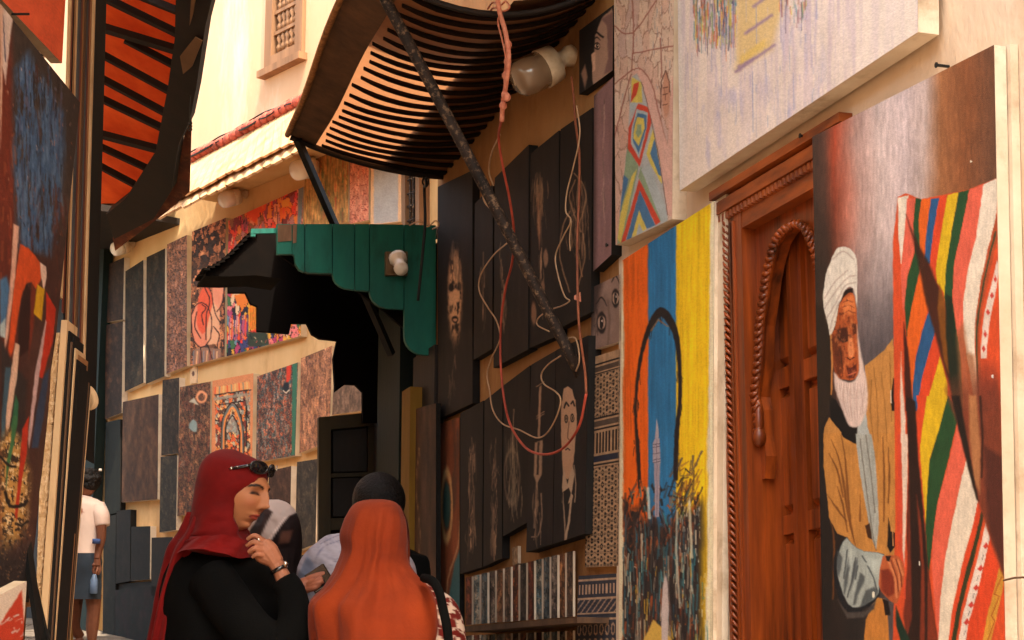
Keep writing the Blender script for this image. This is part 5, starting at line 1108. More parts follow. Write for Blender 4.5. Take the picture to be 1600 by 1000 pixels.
cf('wide dull brown canvas at the left of the middle row', [(192, 628), (248, 616), (246, 780), (190, 785)], busy([(72, 54, 42), (62, 46, 38), (84, 64, 50)], 36, 14, 40, None, .1, 90, (1, 12), 1.2), 0.81, 'white_side')
cf('narrow charcoal canvas, upper of two beside the bird painting', [(254, 594), (280, 590), (279, 708), (252, 712)], busy(DK+[(70, 60, 54)], 37, 5, 9), 0.75, 'white_side')
cf('narrow blue grey canvas, lower of two beside the bird painting', [(251, 714), (277, 711), (275, 828), (249, 832)], busy([(42, 44, 44), (52, 50, 48), (32, 34, 34), (74, 70, 62)], 38, 5, 9), 0.78, 'white_side')
cf('brown painting with a pale blue bird shape behind the red headscarf', [(281, 605), (329, 596), (327, 800), (277, 806)], art_bird, .8, step=1.2)
cf('painting of a tiled arch in orange and grey with a tan border', [(332, 595), (396, 583), (394, 718), (330, 728)], art_arch, .8, step=1.1)
cf('dark teal and red painting with a green right edge', [(402, 588), (466, 566), (461, 712), (400, 722)], art_teal, .8, step=1.1)
cf('grey pink brushy painting left of the dark shop', [(470, 560), (519, 540), (515, 690), (468, 708)], busy([(150, 112, 88), (120, 96, 84), (170, 130, 100), (110, 84, 80), (90, 76, 72), (180, 140, 116)], 41, 4, 12, None, .1, 220, (1, 8), 1.4), 0.98, step=1.2)
cf('small grey painting glimpsed under the dark hood boards', [(521, 604), (566, 590), (564, 642), (519, 648)], busy([(96, 84, 76), (112, 98, 90), (84, 74, 68)], 42, 4, 12, None, .1, 70, (1, 9), 1.2), 0.88, step=1.4)
cf('brown canvas just right of the sunglasses', [(420, 736), (455, 728), (453, 842), (418, 850)], busy([(62, 48, 42), (74, 58, 50), (54, 42, 38)], 43, 9, 20), 0.81, 'white_side')
cf('slate blue canvas right of the sunglasses beside the shop door', [(464, 722), (496, 717), (493, 850), (461, 862)], busy([(54, 54, 52), (44, 44, 44), (74, 70, 64)], 44, 5, 10), 0.81, 'white_side')
cf('slate blue canvas low down beside the shop door', [(461, 870), (493, 862), (491, 990), (459, 1000)], busy([(42, 44, 46), (34, 36, 40)], 45, 5, 10), 0.75, 'white_side')
cf('near black canvas behind the child, left end of the lowest row', [(165, 660), (188, 655), (187, 800), (163, 806)], busy([(22, 26, 22), (16, 20, 18)], 46), 0.69, 'dark_side')
cf('near black narrow canvas beside the child in the lowest row', [(182, 798), (204, 796), (203, 908), (181, 912)], busy([(30, 26, 24), (22, 20, 18)], 47), 0.75, 'dark_side')
cf('near black square canvas with a pale right edge in the lowest row', [(205, 823), (235, 822), (234, 905), (204, 908)], busy([(28, 24, 22), (22, 19, 17)], 48), 0.75, 'white_side')
cf('near black canvas beside the red scarf hem in the lowest row', [(237, 840), (270, 839), (268, 930), (236, 932)], busy([(34, 28, 24), (26, 22, 20)], 49), 0.75, 'white_side')
cf('dark violet and teal hanging near the ground behind the red scarf', [(180, 922), (252, 915), (250, 1010), (178, 1016)], busy([(26, 28, 34), (38, 24, 30), (26, 24, 22), (18, 32, 32), (44, 30, 36)], 50, 10, 40), 0.88, 'dark_side')
cf('greenish orange weathered canvas under the awning tip', [(478, 215), (545, 196), (544, 346), (474, 360)], lambda A: (busy([(176, 130, 76), (150, 120, 80), (120, 120, 76), (200, 150, 96)], 51, 12, 60, None, .1, 120, (1, 20), 2)(A), dabs(A, 30, [(180, 70, 50), (80, 110, 80)], 1, 20, 2.4, 3, 500, 545, 240, 350, a=.7)), 1.19)
cf('narrow pink patterned canvas under the awning edge', [(547, 196), (576, 188), (576, 344), (546, 350)], busy([(196, 136, 120), (180, 116, 100), (210, 156, 140)], 52, 5, 10, (150, 70, 60), .1, 60), 1.19)
cf('pale sky blue canvas with a cream border under the awning edge', [(580, 186), (627, 172), (627, 346), (579, 352)], lambda A: (A.C.__setitem__(slice(None), (206, 178, 150)), A.mix(A.region([(584, 150), (623, 150), (622, 346), (584, 350)], 1), (160, 170, 186)), A.mott(.06, 9, 20, 3)), 1.19)
cf('near black panel added to darken the wall gap behind the child, reaching the ground', [(162, 808), (181, 804), (180, 1016), (160, 1020)], busy([(26, 26, 24), (18, 20, 19)], 53), .65, 'dark_side')  # dark panel added to cover the bright gap of wall
cf('near black canvas under the three small dark ones, left of the red scarf', [(183, 912), (236, 908), (234, 1000), (181, 1006)], busy([(34, 28, 30), (22, 20, 20), (30, 34, 36)], 54), .65, 'dark_side', off=-.02)
tg = canvas('price_tag', 'small pale printed tag on the ochre wall below the couple painting', 'tag', WF, [(297, 577), (308, 573), (307, 598), (297, 600)], .01, lambda A: (A.C.__setitem__(slice(None), (206, 170, 130)), A.ell(302, 584, 2, 4, (90, 60, 50))), 1, .8, 'white_side')
# dark lower eave at the lane's bend, and the green post
ev2 = thing('dark_eave', 'low dark rusty eave at the bend of the lane under the red canopy', 'eave', WF.hit(180, 380))
se, ze = WF.sz(262, 352, .1)
b = MB(); b.wbox(WF, se, 9, ze+.02, ze+.07, 0, .72); b.build('eave_board', M['dark_wood'], ev2)
r = random.Random(4)
for k in range(26):
    s = se+k*.17; b = MB()
    a = WF.W(s, ze+.30, .02); c = WF.W(s+.16, ze+.30, .02); d = WF.W(s+.16, ze+.05+r.uniform(-.02, .02), 0.93); e = WF.W(s, ze+.05+r.uniform(-.02, .02), 0.93)
    b.hexa([p-[0, 0, .02] for p in (a, c, d, e)], [a, c, d, e]); b.build('tile', M['rust_sheet'], ev2)
onp = onbox(133, 163, 380, 1040, .02, .10, M['teal_dark'], 'green_post', None, WF); tag(onp, 'dark green painted post behind the child', 'post')
onp = onbox(60, 130, 380, 1040, .02, .08, M['dark_wood'], 'dark_shutter', None, WF); tag(onp, 'dark closed shutter beyond the stacked boards on the left', 'shutter')

# ------------------------------------------------------------------ left side: big leaning painting, red canvas, stacked boards
def art_left(A):
    X, Y = A.X, A.Y; P = T(0, 0, 2.5); Q = T(0, 350, 2.857)
    A.C[:] = (58, 48, 44); A.mix(sm(.4, .7, fbm(X/30, Y/60, 3)), (74, 60, 54)); A.mix(sm(24, 10, X-(Y-20)*.02)*.9, (110, 44, 30)); A.mix(sm(110, 86, X-(130-Y*.05)*.0)*sm(300, 420, Y)*.5, (76, 34, 28))
    m = A.region(P([(60, 270), (110, 200), (180, 330), (245, 440), (255, 560), (235, 760), (215, 900), (195, 1000), (80, 960), (66, 830), (52, 640), (60, 440)]), 9)
    n = fbm(X/3.2, Y/40, 5, 4); A.mix(m*sm(.3, .5, n), (62, 88, 122)); A.mix(m*sm(.55, .7, n)*.7, (92, 116, 146))
    dabs(A, 150, [(70, 98, 132), (50, 74, 108), (96, 120, 150), (84, 84, 110)], 2, 34, 4, 6, 26, 98, 110, 385, a=.6)
    dabs(A, 70, [(28, 24, 26), (90, 44, 36), (24, 24, 30)], 2, 30, 1.8, 7, 26, 98, 110, 385, a=.8); dabs(A, 60, [(190, 120, 90), (170, 90, 60), (200, 170, 150)], 1, 5, 1.2, 8, 10, 118, 60, 380)
    dabs(A, 40, [(120, 50, 34), (150, 80, 50), (90, 36, 28)], 2, 26, 4, 12, 0, 26, 200, 460, a=.7); dabs(A, 40, [(104, 52, 36), (70, 40, 40)], 2, 20, 4, 13, 84, 104, 300, 470, a=.6)
    # white stripe at the edge, tower, figures
    A.poly(P([(0, 20), (52, 50), (36, 180), (22, 330), (10, 260), (0, 100)]), (206, 186, 176), soft=1.5); A.line(P([(12, 60), (22, 240)]), 2, (90, 80, 100), soft=1)
    A.poly(P([(0, 0), (14, 20), (8, 400), (0, 600)]), (196, 160, 140), soft=1.5)
    A.poly(Q([(90, 90), (130, 110), (180, 170), (186, 240), (160, 290), (140, 260), (120, 265), (96, 320), (80, 420), (60, 560), (30, 640), (60, 300)]), (196, 76, 34), soft=1.5)
    A.poly(Q([(96, 330), (118, 270), (136, 300), (138, 420), (128, 560), (80, 600), (84, 440)]), (46, 24, 22), soft=2); A.poly(Q([(140, 260), (160, 300), (150, 460), (128, 600), (136, 400)]), (110, 44, 28), soft=2)
    A.poly(Q([(180, 170), (206, 190), (208, 240), (196, 300), (184, 240)]), (216, 186, 170), soft=1); A.poly(Q([(166, 270), (200, 290), (186, 432), (150, 400)]), (196, 150, 30), soft=1.2)
    A.poly(Q([(60, 0), (86, 10), (66, 250), (36, 500), (10, 640), (50, 200)]), (206, 160, 140), soft=1.3); A.poly(Q([(0, 250), (30, 230), (44, 290), (20, 500), (0, 500)]), (70, 110, 150), soft=3); A.poly(Q([(0, 450), (26, 420), (24, 510), (0, 500)]), (170, 186, 190), soft=2)
    A.poly(Q([(206, 300), (250, 380), (236, 520), (190, 690), (166, 680), (186, 560), (206, 420)]), (178, 48, 28), soft=1.2); A.poly(Q([(204, 430), (208, 440), (172, 700), (146, 900), (130, 1000), (124, 960), (160, 640)]), (190, 160, 160), soft=1.2); A.poly(Q([(190, 690), (222, 640), (196, 860), (170, 1000), (140, 1000), (160, 860)]), (46, 60, 86), soft=2)
    A.poly(Q([(0, 500), (60, 620), (120, 700), (110, 1000), (0, 1000)]), (48, 40, 40), soft=4)
    A.poly(Q([(24, 640), (50, 640), (36, 780), (20, 960), (4, 1000), (8, 840)]), (60, 84, 100), soft=1); A.poly(Q([(68, 530), (88, 540), (76, 680), (50, 860), (28, 980), (26, 860), (44, 700)]), (206, 172, 150), soft=1.2); A.poly(Q([(70, 760), (84, 800), (76, 900), (50, 1000), (40, 960), (56, 860)]), (44, 98, 70), soft=1)
    R3 = T(0, 650, 2.857)
    # ochre ground with dabs
    g = A.region(R3([(0, 120), (40, 60), (90, 100), (130, 260), (120, 450), (90, 560), (0, 640)]), 10); A.mix(g*.95, (190, 146, 80)); n = fbm(X/5, Y/7, 14, 4); A.mix(g*sm(.52, .62, n), (56, 40, 34)); A.mix(g*sm(.62, .7, fbm(X/4, Y/5, 19, 3)), (224, 196, 150))
    A.poly(R3([(60, 0), (76, 0), (70, 90), (44, 210), (26, 330), (30, 200), (50, 100)]), (60, 110, 70), soft=1); A.poly(R3([(100, 60), (130, 0), (120, 160), (92, 320), (76, 470), (66, 440), (86, 240)]), (176, 50, 30), soft=1)
    A.line(R3([(0, 180), (40, 220), (70, 226)]), 4, (26, 20, 22), soft=1.5, smooth=3); A.line(R3([(24, 340), (44, 400), (100, 400), (120, 380)]), 5, (30, 24, 24), soft=1.5, smooth=3); A.line(R3([(70, 480), (96, 490), (124, 470)]), 4, (30, 24, 24), soft=1.5)
    g2 = sm(820, 880, Y-(X*.1)); A.mix(g2*.95, (40, 36, 38)); dabs(A, 90, [(190, 150, 100), (150, 100, 60), (110, 90, 80)], 1.5, 2, 2, 15, 0, 52, 810, 930, a=.8); dabs(A, 80, [(20, 18, 20), (70, 60, 60)], 3, 6, 3, 16, 0, 52, 820, 945)
    A.mott(.12, 3, 12, 8)
Ptr, Pbr = at(125, 160, 4.75), at(45, 941, 4.72); Ptl, Pbl = at(-22, -22, 4.02), at(-100, 930, 4.02)
nL = np.cross(Pbl-Ptl, Ptr-Ptl); nL /= np.linalg.norm(nL); nL *= np.sign(np.dot(nL, CAM-Ptl))
PLL = Plane((0, 0), 0); PLL.n = nL
canvas('large_painting', 'large dark painting with blue feather strokes and red tower hung on the left', 'painting', PLL, None, .03, art_left, 1.4, .9, 'dark_side', pw=[Ptl, Ptr, Pbr, Pbl])
q = [(-40, -90), (106, -60), (97, 99), (-10, -12)]
Pq = [at(-60, -120, 4.0), at(105, -50, 4.74), at(97, 99, 4.76), at(-30, -35, 4.0)]
canvas('red_canvas', 'flat orange red canvas at the top left corner above the blue feather painting', 'painting', PLL, None, .03, lambda A: (A.C.__setitem__(slice(None), (206, 84, 50)), A.mott(.10, 20, 30, 3)), 2, .72, 'white_side', pw=Pq)
Pq = [at(-60, 960, 4.1), at(42, 908, 4.4), at(30, 1090, 4.4), at(-60, 1090, 4.1)]
canvas('red_canvas', 'small red and grey canvas corner at the bottom left edge', 'painting', PLL, None, .03, lambda A: (A.C.__setitem__(slice(None), (186, 170, 156)), A.mix(A.region([(-10, 990), (34, 922), (40, 1000), (-10, 1040)], 2), (160, 50, 30)), dabs(A, 14, [(180, 170, 170)], 8, 3, 3, 3, 0, 40, 940, 1000, slope=-.8)), 1.5, .8, 'white_side', pw=Pq)
# stacked boards and frames seen by their edges
def estrip(mb, x0t, x0b, x1t, x1b, yt, yb, Y, depth=.12, col=None):
    """a board standing parallel to the left wall, its near edge between two photo columns (top,bottom)"""
    a = at(x0t, yt, Y); b_ = at(x1t, yt, Y); c = at(x1b, yb, Y); d = at(x0b, yb, Y); k = np.array([.033*depth, depth, 0.])
    mb.hexa([d, c, b_, a], [d+k, c+k, b_+k, a+k], col)
M['board_cream'] = surf('board_cream', (222, 190, 148), (200, 164, 120), nscale=9, stretch=(1, 1, .2), rough=.85, bump=.3, c3=(150, 116, 80), stain=7)
M['board_tan'] = wood('board_tan', (168, 120, 76), (126, 84, 50), rough=.7)
M['board_red'] = wood('board_red', (120, 50, 28), (80, 34, 20), rough=.6)
M['board_blue'] = surf('board_blue', (84, 86, 90), (60, 60, 64), nscale=9, rough=.7)
mats = {'c': 'board_cream', 't': 'board_tan', 'd': 'dark_side', 'r': 'board_red', 'b': 'board_blue', 'o': 'old_wood'}
looks = {'c': 'cream', 't': 'tan', 'd': 'black', 'r': 'red brown', 'b': 'blue grey', 'o': 'grey brown'}
GS = 'boards and frames stacked on edge along the left wall'
xt, xb_ = 104., 92.
seq = 'crdtcbdrtobrtcd'
wd = [5, 3.2, 2.4, 3.6, 3, 4, 2.2, 3.2, 3, 4.6, 3.2, 3, 3.6, 6, 3]
tx = 96.; ords = ['first', 'second', 'third', 'fourth', 'fifth', 'sixth', 'seventh', 'eighth', 'ninth', 'tenth', 'eleventh', 'twelfth', 'thirteenth', 'fourteenth', 'fifteenth']
for k, c in enumerate(seq):
    w_ = wd[k]; yb = 465+k*17+(k % 3)*6
    b = MB(); estrip(b, tx+12, tx*.86+10, tx+12+w_-.5, tx*.86+10+w_*.84-.4, -60, yb, 4.92+k*.012)
    tag(b.build('canvas_edge', M[mats[c]]), '%s edge of a canvas, %s from the wall in the upper hanging stack' % (looks[c], ords[k]), 'canvas', GS); tx += w_*.82
# lower leaning stack
tops = [93, 103, 108, 112, 115, 119, 122, 124, 127, 129, 131, 133]; bots = [62, 73, 79, 82, 85, 87.5, 90, 91, 92.5, 94, 95, 96]; seq = 'cdodcdtdodc'
for k, c in enumerate(seq):
    t0, t1, b0, b1 = tops[k], tops[k+1]-.3, bots[k], bots[k+1]-.3; e = .195; yt = 500+k*9+(k % 3)*8
    u = (yt-540)/435.
    b = MB(); estrip(b, t0+(b0-t0)*u, b0+(b0-t0)*e, t1+(b1-t1)*u, b1+(b1-t1)*e, yt, 1060, 4.74+k*.012, .10)
    tag(b.build('stacked_board', M[mats[c]]), '%s board edge, %s from the wall in the lower leaning stack' % (looks[c], ords[k]), 'board', GS)
# torn cream foam board in front of the lower stack
r = random.Random(8); L = []; Rr_ = []
for i in range(76):
    t = i/75; y = 520+t*450; L.append((float(np.interp(y, [520, 690, 970], [88, 64, 55])), y)); Rr_.append((float(np.interp(y, [520, 690, 970], [95, 80, 62]))+r.uniform(-1.6, 1.6), y))
b = MB(); 
for i in range(75):
    a, c, d, e = [at(x, y, 4.72+.03*(j in (1, 2))) for j, (x, y) in enumerate((L[i], Rr_[i], Rr_[i+1], L[i+1]))]; k = np.array([.01, .06, 0]); b.hexa([p+k for p in (a, c, d, e)], [a, c, d, e])
M['foam'] = surf('foam', (236, 208, 166), (196, 156, 108), nscale=60, bump=1., bscale=120, bdist=.01, rough=.95)
tag(b.build('foam_board', M['foam']), 'crumbling cream foam board edge beside the big leaning painting', 'board')
b = MB(); b.bar(at(40, 838, 4.68), at(72, 1060, 4.66), .028, .012); b.bar(at(46, 880, 4.70), at(86, 1060, 4.67), .010, .012); tag(b.build('black_strut', M['black_iron']), 'black metal strut leaning below the big painting', 'strut')
b = MB(); b.bar(at(8, 935, 4.72), at(6, 1060, 4.72), .04, .02); b.bar(at(34, 935, 4.78), at(26, 1060, 4.78), .03, .02); b.bar(at(-20, 945, 4.7), at(60, 941, 4.74), .02, .02); tag(b.build('easel_frame', M['board_tan']), 'pale wooden battens under the big painting', 'easel')
b = MB(); P = cat([at(128, 600, 5.0), at(140, 612, 5.0), at(146, 630, 5.0), at(140, 640, 5.0)], 5); b.tube(P, [.004+.012*math.sin(i/(len(P)-1)*3.1) for i in range(len(P))], 6); tag(b.build('curled_canvas', M['board_cream']), 'curled cream canvas flap at the edge of the left stack', 'canvas')
b = MB(); b.bar(at(104, 958, 5.3), at(110, 1030, 5.3), .02, .02); tag(b.build('wood_leg', M['yellow_cloth']), 'small yellow wooden leg at the foot of the left stack', 'leg')
for i, (x, y) in enumerate(((38, 22), (78, 78), (80, 86))):
    p = at(x, y, 4.72-(.5 if i == 0 else 0)); b = MB(); b.tube([p-[.03, 0, 0], p+[.012, -.0, .0]], .003, 5)
    tag(b.build('nail', M['black_iron']), ['nail at the top of the blue feather painting near the corner', 'upper of two nails under the red canvas', 'lower of two nails under the red canvas'][i], 'nail')

# ------------------------------------------------------------------ cables hanging in front of the right wall
M['cable_red'] = surf('cable_red', (196, 84, 62), (140, 56, 40), nscale=14, rough=.5, bump=0)
M['cable_pink'] = surf('cable_tape', (224, 150, 120), (196, 110, 84), nscale=60, rough=.7, bump=.4, bscale=200)
M['cable_white'] = surf('cable_white', (196, 160, 124), (170, 132, 98), nscale=30, rough=.5, bump=0)
M['cable_brown'] = surf('cable_brown', (150, 84, 52), (110, 58, 36), nscale=30, rough=.5, bump=0)
def cab(px, rad, mat, name, label, offs, n=8, par=None, sm_=True):
    P = cat([WR.hit(x, y, o) for (x, y), o in zip(px, np.interp(np.linspace(0, 1, len(px)), np.linspace(0, 1, len(offs)), offs))], n)
    b = MB(); b.tube(P, rad, 7); o = b.build(name, M[mat], par, True)
    if par is None: tag(o, label, 'cable')
    return o
t = thing('cable_bundle', 'red cable with taped pink upper end looping down in front of the dark canvases', 'cable', WR.hit(790, 150, .3))
cab([(776, -10), (781, 20), (790, 52), (795, 90), (791, 130), (786, 160), (784, 190)], .0075, 'cable_pink', 'taped_end', '', [.40, .36], 8, t)
cab([(784, 185), (779, 215), (786, 262), (796, 310), (803, 362), (800, 410), (790, 450), (783, 500), (782, 560), (787, 620), (798, 665), (822, 700), (850, 710), (880, 700), (905, 665), (916, 615)], .0042, 'cable_red', 'cable', '', [.36, .14, .10, .09], 8, t)
cab([(916, 615), (914, 580), (906, 520), (903, 470), (902, 380), (905, 300), (905, 240), (899, 190), (897, 160), (893, 120)], .0042, 'cable_brown', 'cable', '', [.09, .05, .05], 8, t)
for i, (x, y) in enumerate(((794, 70), (789, 148), (792, 152), (786, 165), (793, 96), (790, 118))):
    b = MB(); p = WR.hit(x, y, .37); b.ball(p, (.012, .012, .014), 6, 5); b.build('tape_knot', M['cable_pink'], t)
cab([(783, 20), (778, 34), (784, 60), (790, 90), (788, 120), (789, 140)], .003, 'cable_pink', 'loose_wire', '', [.38, .36], 8, t)
cab([(762, 14), (770, 4), (782, 8), (790, 2), (796, 12), (784, 18), (772, 12), (764, 20)], .003, 'cable_pink', 'loose_wire', '', [.38, .38], 6, t)
cab([(781, 210), (768, 240), (764, 268), (771, 290)], .003, 'cable_white', 'white_cable', 'short thin pale wire beside the red cable above the pole', [.3, .22])
cab([(754, 295), (757, 315), (772, 332)], .003, 'cable_white', 'white_cable', 'short pale wire end crossing behind the pole', [.16, .14])
cab([(792, 380), (770, 400), (751, 430), (749, 455), (762, 480), (776, 502), (781, 530), (768, 560), (761, 585), (765, 610), (770, 640), (785, 662), (812, 672), (838, 684), (855, 676), (870, 650), (876, 625), (868, 612), (850, 600), (846, 585), (856, 570), (876, 556)], .0026, 'cable_white', 'white_cable', 'long thin pale wire wandering below the pole and over the lower canvases', [.16, .08, .07, .07])
cab([(901, 165), (906, 210), (896, 260), (886, 300), (884, 330), (892, 345), (880, 370), (868, 400), (872, 430), (882, 462), (890, 470), (878, 478), (860, 484), (842, 496), (840, 508), (858, 518)], .0024, 'cable_white', 'white_cable', 'thin pale wire trailing down over the dancer canvas to the pole', [.06, .07])
cab([(893, 345), (890, 372), (891, 392)], .002, 'cable_white', 'white_cable', 'tiny pale wire tail on the dancer canvas', [.05, .05])
cab([(884, 530), (898, 528), (904, 545), (905, 565), (900, 580)], .0026, 'cable_white', 'white_cable', 'pale wire hooked round the foot of the pole', [.06, .06])
cab([(665, 278), (666, 290), (663, 296), (664, 350), (658, 420), (653, 470)], .0055, 'black_iron', 'black_cable', 'black cable hanging in front of the green hood', [.35, .3, .3])
b = MB(); p = PH.hit(665, 284, .25); b.tube([p+[.012*math.sin(a), 0, .018*math.cos(a)] for a in np.linspace(0, 6.28, 11)], .004, 5, cap=False); tag(b.build('hook', M['black_iron']), 'black hook under the awning end holding the black cable', 'hook')
cab([(640, 352), (655, 346), (668, 354), (680, 345), (686, 352), (676, 358)], .003, 'cable_white', 'white_cable', 'tangle of pale wire lying on top of the green hood', [.2, .1])
b = MB(); P0 = WR.hit(897, 462, .06); b.add([P0, P0+[.02, 0, .012], P0+[.022, 0, -.02], P0+[.0, 0, -.012]], [[0, 1, 2, 3]]); tag(b.build('tape_scrap', M['cable_pink']), 'scrap of pink tape on the brown cable', 'tape')
# ------------------------------------------------------------------ people
def cloth(name, c1, c2, nsc=5, bump=.5, bscale=200, rough=.85, trans=None, c3=None):
    m = surf(name, c1, c2, nscale=nsc, bump=bump, bscale=bscale, bdist=.002, rough=rough, c3=c3, stain=4)
    m.node_tree.nodes['Principled BSDF'].inputs['Sheen Weight'].default_value = .06
    return m
M['scarf_red'] = cloth('scarf_red', (146, 12, 9), (104, 7, 6))
M['scarf_orange'] = cloth('scarf_orange', (160, 58, 11), (122, 40, 7))
M['black_cloth'] = cloth('black_cloth', (16, 16, 15), (11, 11, 11))
bb = M['black_cloth'].node_tree.nodes['Principled BSDF']; bb.inputs['Sheen Weight'].default_value = 0; bb.inputs['Specular IOR Level'].default_value = .12; bb.inputs['Roughness'].default_value = 1
M['white_cloth'] = cloth('white_cloth', (206, 194, 196), (176, 166, 172))
M['tee'] = cloth('tee_cloth', (226, 204, 192), (206, 182, 170))
M['jeans'] = cloth('denim', (44, 56, 70), (34, 44, 56))
M['skin'] = attrmat('skin', rough=.5, spec=.4, bump=.08, bscale=300)
M['hair'] = surf('hair', (26, 18, 15), (14, 10, 9), nscale=40, bump=.8, bscale=120, bdist=.01, rough=.6)
m_, n_, b_ = newmat('shades'); b_.inputs['Base Color'].default_value = (.01, .01, .012, 1); b_.inputs['Roughness'].default_value = .12; b_.inputs['Coat Weight'].default_value = 1; M['shades'] = m_
m_, n_, b_ = newmat('metal'); b_.inputs['Base Color'].default_value = (.8, .74, .62, 1); b_.inputs['Roughness'].default_value = .2; b_.inputs['Metallic'].default_value = 1; M['metal'] = m_
SK = np.array(s2l((212, 140, 94)))

def head(name, c, R3, up, fwd, parent, sk=SK, scale=1., nu=64, nv=56, lips=(172, 76, 60), brow=(34, 20, 15), eyes='down', capped=False):
    """A head as one surface: c centre, fwd where it looks, up; x right of the face, R3 unused. Height 0.23 m at scale 1."""
    fwd = np.asarray(fwd, float); fwd /= np.linalg.norm(fwd); up = np.asarray(up, float); up -= fwd*np.dot(up, fwd); up /= np.linalg.norm(up); rt = np.cross(fwd, up)
    U, V_ = np.meshgrid(np.linspace(-math.pi, math.pi, nu, endpoint=True), np.linspace(0, math.pi, nv))
    U = np.sign(U)*np.abs(U/math.pi)**1.35*math.pi       # more points to the front
    lat = math.pi/2-V_; a = U.ravel(); b = lat.ravel()
    z = .116*np.sin(b); cb = np.cos(b)
    ry = np.where(np.cos(a) > 0, .094, .104); x = .076*cb*np.sin(a); y = ry*cb*np.cos(a)
    # jaw narrowing, flat face front
    low = sm(.0, -.11, z); x *= 1-.30*low; y = y*(1-.10*low*(np.cos(a) > 0)-.30*low*(np.cos(a) < 0))
    fr = sm(.1, .75, np.cos(a))*sm(-.118, -.09, z)
    G = lambda x0, z0, sx, sz: np.exp(-((x-x0)/sx)**2-((z-z0)/sz)**2)
    y += fr*(.006*G(0, .055, .06, .03))                                     # forehead
    for s in (-1, 1):
        y += fr*(-.012*G(s*.031, .012, .017, .012)+.007*G(s*.034, .010, .011, .008)+.006*G(s*.032, .030, .02, .007)+.006*G(s*.040, -.022, .02, .018))
        y += fr*(.006*G(s*.0115, -.032, .006, .006))                         # nostril wings
    y += fr*(.010*G(0, .012, .008, .016)+.018*G(0, -.010, .0085, .018)+.022*G(0, -.026, .0095, .0095))      # nose
    y += fr*(.010*G(0, -.056, .024, .0055)+.011*G(0, -.067, .019, .006)-.005*G(0, -.0612, .022, .0022)-.006*G(0, -.079, .02, .006)+.011*G(0, -.097, .019, .014)-.003*G(0, -.045, .005, .006))
    col = np.tile(sk, (len(a), 1))
    def mixc(m, cc): 
        nonlocal col; m = np.clip(m, 0, 1)[:, None]; col = col*(1-m)+np.asarray(cc)*m
    n = fbm(x*60+9, z*60, 3); col *= (.92+.16*n)[:, None]
    for s in (-1, 1):
        mixc(fr*.35*G(s*.042, -.022, .018, .014), s2l((200, 100, 76)))
        mixc(fr*.55*G(s*.031, .016, .02, .010), s2l((112, 62, 44)))
        bx = (x*s-.033); bz = z-(.033-.9*bx*bx/.02*.35+.0)
        mixc(fr*sm(.0056, .0030, np.abs(bz))*sm(.025, .018, np.abs(bx)), s2l(brow))
        ez = z-(.0095-(bx+.001)**2*9)
        if eyes == 'down':
            mixc(fr*sm(.0038, .0018, np.abs(ez+.0012))*sm(.017, .014, np.abs(bx+.001)), s2l((18, 10, 9))); mixc(fr*.6*sm(.006, .002, np.abs(ez-.003))*sm(.015, .008, np.abs(bx+.001)), s2l((50, 28, 22)))
        else:
            e = np.hypot((bx+.001)/.0145, (z-.008)/.0055); mixc(fr*sm(1.1, .9, e), s2l((220, 205, 195))); mixc(fr*sm(1.1, .9, np.hypot((bx+.001)/.0055, (z-.009)/.0055)), s2l((30, 18, 14))); mixc(fr*sm(.0016, .0006, np.abs(ez-.0045))*sm(.017, .014, np.abs(bx+.001)), s2l((20, 10, 8)))
        mixc(fr*G(s*.0075, -.0345, .0028, .002)*1.2, s2l((50, 20, 16)))
    lm = sm(1.15, .9, np.hypot(x/.0225, (z+.0615)/.0098)); mixc(fr*lm, s2l(lips)); mixc(fr*sm(.0016, .0006, np.abs(z+.0612+x*x*4))*sm(.024, .02, np.abs(x)), s2l((60, 18, 16)))
    if capped: kk = 1-.12*sm(.036, .062, z); x = x*kk; y = y*kk
    V = np.asarray(c, float)+scale*(rt*x[:, None]+fwd*y[:, None]+up*z[:, None])
    o = gridmesh(name, V, nu, nv, M['skin'], parent, col, smooth=True)
    def loc(px, py, pz): return np.asarray(c, float)+scale*(rt*px+fwd*py+up*pz)
    return o, loc

def loft(name, rings, mat, parent, nu=48, fold=None, cols=None, cap=False):
    """rings: list of closed outlines (n,3) resampled smoothly between; a cloth surface"""
    R_s = [np.asarray(r, float) for r in rings]; P = np.stack(R_s)            # (m, n, 3)
    m = len(P); T_ = cat(P.reshape(m, -1), 6).reshape(-1, P.shape[1], 3)
    T_ = np.concatenate([T_, T_[:, :1]], 1)
    V = T_.reshape(-1, 3); nU = T_.shape[1]; nV = T_.shape[0]
    if fold is not None:
        uu = np.tile(np.linspace(0, 1, nU), nV); vv = np.repeat(np.linspace(0, 1, nV), nU); cen = np.repeat(T_.mean(1), nU, 0)
        d = V-cen; d[:, 2] = 0; d /= np.linalg.norm(d, axis=1)[:, None]+1e-9; V = V+d*fold(uu, vv, V)[:, None]
    return gridmesh(name, V, nU, nV, mat, parent, cols, smooth=True)
def ering(c, rx, ry, yaw=0., tilt=0., n=56, pw=2.2, bulge=None):
    a = np.linspace(0, 2*math.pi, n, endpoint=False); ca, sa = np.cos(a), np.sin(a)
    x = rx*np.sign(ca)*np.abs(ca)**(2/pw); y = ry*np.sign(sa)*np.abs(sa)**(2/pw)
    if bulge is not None: k = 1+bulge(a); x, y = x*k, y*k
    cy_, sy = math.cos(yaw), math.sin(yaw); X = x*cy_-y*sy; Y = x*sy+y*cy_
    return np.stack([c[0]+X, c[1]+Y, c[2]+tilt*X], 1)
def limb(mb, pts, rad, n=10, col=None): mb.tube(cat(pts, 6), np.interp(np.linspace(0, 1, (len(pts)-1)*6+1), np.linspace(0, 1, len(rad)), rad), n, col)
